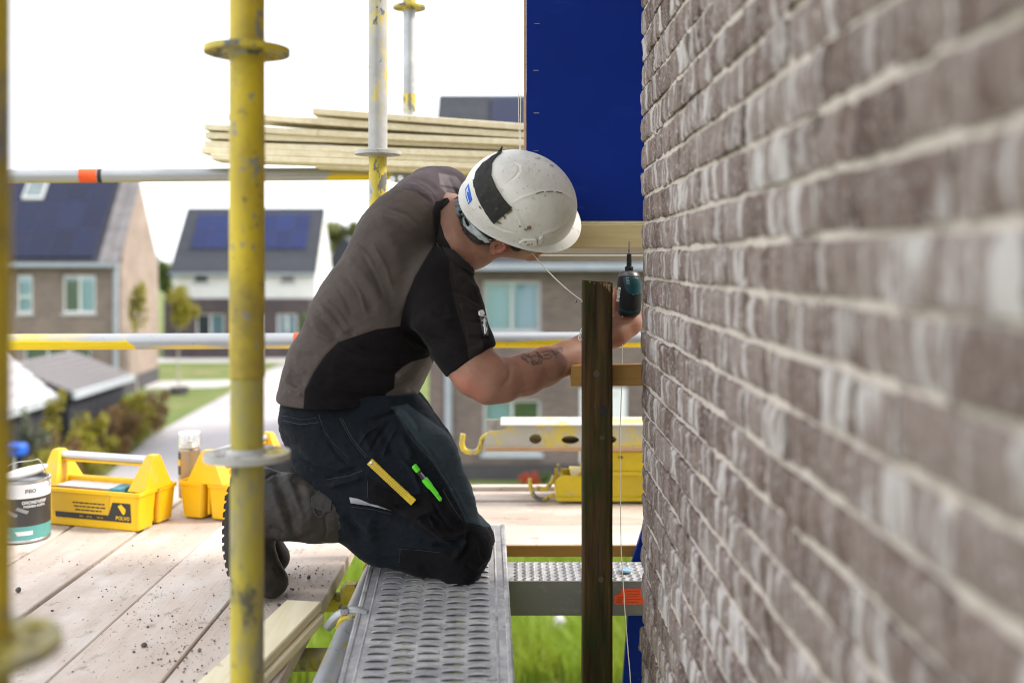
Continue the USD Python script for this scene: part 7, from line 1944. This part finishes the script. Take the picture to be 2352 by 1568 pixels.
mud = [((915, 1020), (940, 1035), (960, 1010)), ((950, 1000), (985, 985), (1000, 1010), (980, 1025)), ((960, 1005), (975, 1020)), ((645, 855), (672, 870), (670, 895)), ((575, 930), (600, 945), (622, 950)), ((690, 825), (735, 800), (755, 775)), ((345, 735), (370, 765)), ((275, 400), (282, 500)), ((850, 985), (870, 990))]
for i, p_ in enumerate(mud):
    m = decal(outer, stroke(Z5(*p_), 2.2 if i != 5 else 5), 0.0012, 1.2, thick=0.0006)
    if m is not None:
        part(hat, "mud_smear", m, "mud", True)
dk = [((1240, 215), (1262, 222), (1275, 240)), ((1100, 120), (1112, 150)), ((1048, 130), (1110, 135)), ((1040, 202), (1062, 205)), ((1525, 1010), (1530, 1030)), ((1110, 478), (1130, 482)), ((1300, 1140), (1306, 1146))]
for i, p_ in enumerate(dk):
    m = decal(outer, stroke(Z5(*p_), 1.0 if i else 2.6), 0.0009, 1.2)
    if m is not None:
        part(hat, "scuff", m, "can_grey", True)
# lamp clip on the rim above the ear
m = decal(outer, shapely.Polygon(Z5((848, 1185), (905, 1145), (1060, 1135), (1075, 1160), (1062, 1215), (900, 1205))), 0.0008, 2.0, thick=0.006)
if m is not None:
    cl = part(hat, "clip_block", m, "helmet_white", True)
    m = decal(outer, shapely.union_all([stroke(Z5((915, 1165), (945, 1150)), 2.0), stroke(Z5((950, 1195), (985, 1185)), 2.0), stroke(Z5((1000, 1195), (1015, 1175)), 1.8)]), 0.0072, 1.2)
    if m is not None:
        part(cl, "clip_hole", m, "mud", True)
m = decal(outer, shapely.Polygon(Z5((1085, 1165), (1100, 1130), (1145, 1105), (1150, 1130), (1120, 1160), (1110, 1190), (1085, 1195))), 0.0008, 2.0, thick=0.005)
if m is not None:
    part(hat, "clip_lug", m, "helmet_white", True)
# headband strap, slotted, behind the ear; ratchet knob at the nape
under_ = cat(hair, body, hairp)
strap = shapely.Polygon(Z5((112, 895), (150, 850), (180, 870), (270, 950), (340, 1020), (420, 1100), (510, 1168), (440, 1180), (330, 1140), (220, 1060), (150, 985)))
slot = shapely.Polygon(Z5((150, 905), (172, 890), (215, 945), (228, 990), (205, 1005), (170, 960)))
m = decal(under_, strap.difference(slot), 0.004, 2.0, thick=0.003)
if m is not None:
    part(hat, "headband_strap", m, "strap_grey", True)
m = decal(under_, shapely.Polygon(Z5((100, 615), (150, 570), (165, 590), (135, 690), (118, 790), (130, 835), (95, 880), (58, 860), (46, 780), (62, 690))), 0.004, 2.2, thick=0.010, jitter=0.006)
if m is not None:
    part(hat, "ratchet_knob", m, "knob_grey", True)
m = decal(under_, shapely.Polygon(Z5((90, 880), (130, 835), (155, 850), (115, 900), (130, 950), (110, 930))), 0.004, 2.2, thick=0.005)
if m is not None:
    part(hat, "strap_end", m, "black_plastic", True)

# ------------------------------------------------------------------ things in his trouser pocket
def lay(a, b, lift):
    """End points on the trouser surface under two photo points, lifted towards the camera."""
    rays = np.array([[(x - CX) / FPX, 1.0, -(y - HY) / FPX] for x, y in (a, b)])
    rays /= np.linalg.norm(rays, axis=1)[:, None]
    loc, ri, ti = trs.ray.intersects_location(np.array([[0, 0, CZ]] * 2), rays, multiple_hits=False)
    P = np.zeros((2, 3)); N = np.zeros((2, 3))
    P[ri], N[ri] = loc, trs.face_normals[ti]
    return P[0] + N[0] * lift, P[1] + N[1] * lift, (N[0] + N[1]) / np.linalg.norm(N[0] + N[1])
look("rule_yellow", (0.62, 0.44, 0.012), (0.52, 0.36, 0.02), 30, rough=0.5, layers=[((0.22, 0.15, 0.04), 60, 0.62, 0.70, 0.6)])
look("marker_green", (0.10, 0.62, 0.02), (0.09, 0.55, 0.02), 10, rough=0.35)
a_, b_, n_ = lay(Z4((946, 338))[0], Z4((1120, 505))[0], 0.006)
b_ = b_ + (b_ - a_) * 0.35 - n_ * 0.006
t_ = (b_ - a_) / np.linalg.norm(b_ - a_); s_ = np.cross(n_, t_); s_ /= np.linalg.norm(s_); n2 = np.cross(t_, s_)
Lr = np.linalg.norm(b_ - a_)
BR = np.stack([t_, s_, n2], 1)
rule = thing("folding_rule", "yellow folding rule sticking out of the trouser pocket", "folding rule", a_)
for k in range(3):
    part(rule, "blade", cbox((Lr, 0.0165, 0.0026), 0.0008, BR, a_ + t_ * Lr / 2 + n2 * (0.003 * (k - 1))), "rule_yellow")
def on_rule(x, y, w, h):
    return cbox((w, h, 0.0003), 0.00005, BR, a_ + t_ * x + s_ * y + n2 * 0.00445)
part(rule, "graduation", cat(*[on_rule(0.008 + 0.0045 * i, 0.0060 * sg - (0.0009 if i % 2 else 0) * sg, 0.0006, 0.0036 if i % 2 else 0.0054) for i in range(24) for sg in (-1, 1)], on_rule(Lr / 2, 0.0, Lr * 0.9, 0.0005)), "ink", False, kind="stuff")
part(rule, "hinge", lathe([(0.0, 0.0052), (0.003, 0.0048), (0.0045, 0.0040), (0.0045, 0.0025)], 16, a_ + t_ * 0.006, n2), "bright_metal")
a_, b_, n_ = lay(Z4((1186, 380))[0], Z4((1335, 562))[0], 0.010)
t_ = (b_ - a_) / np.linalg.norm(b_ - a_); L_ = np.linalg.norm(b_ - a_)
mk = thing("marker_pen", "bright green and black marker clipped to the trouser pocket", "marker pen", a_)
s_ = np.cross(n_, t_); s_ /= np.linalg.norm(s_); n2 = np.cross(t_, s_)
BR = np.stack([t_, s_, n2], 1)
part(mk, "button", lathe([(0.0, -0.004), (0.0052, -0.004), (0.0065, -0.002), (0.0065, 0.012), (0.005, 0.014), (0.0, 0.014)], 20, a_, t_), "marker_green")
part(mk, "barrel", lathe([(0.0042, 0.0142), (0.0058, 0.016), (0.0058, 0.021), (0.0052, 0.0215), (0.0052, 0.024), (0.0058, 0.0245), (0.0060, 0.034), (0.0, 0.034)], 20, a_, t_), "black_plastic")
part(mk, "spring", tube(np.array([a_ + t_ * (0.018 + 0.022 * u) + n2 * 0.0075 + s_ * (0.0013 * math.sin(u * 40)) + n2 * 0.0013 * math.cos(u * 40) for u in np.linspace(0, 1, 60)]), 0.0005, 5), "bright_metal")
part(mk, "holder", lathe([(0.0, 0.0345), (0.0072, 0.0345), (0.0078, 0.038), (0.0074, 0.055), (0.0050, 0.062), (0.0045, L_ - 0.004), (0.0, L_)], 20, a_, t_), "marker_green")
part(mk, "pocket_clip", cbox((0.046, 0.005, 0.0022), 0.0008, BR, a_ + t_ * 0.058 + n2 * 0.0098), "marker_green")
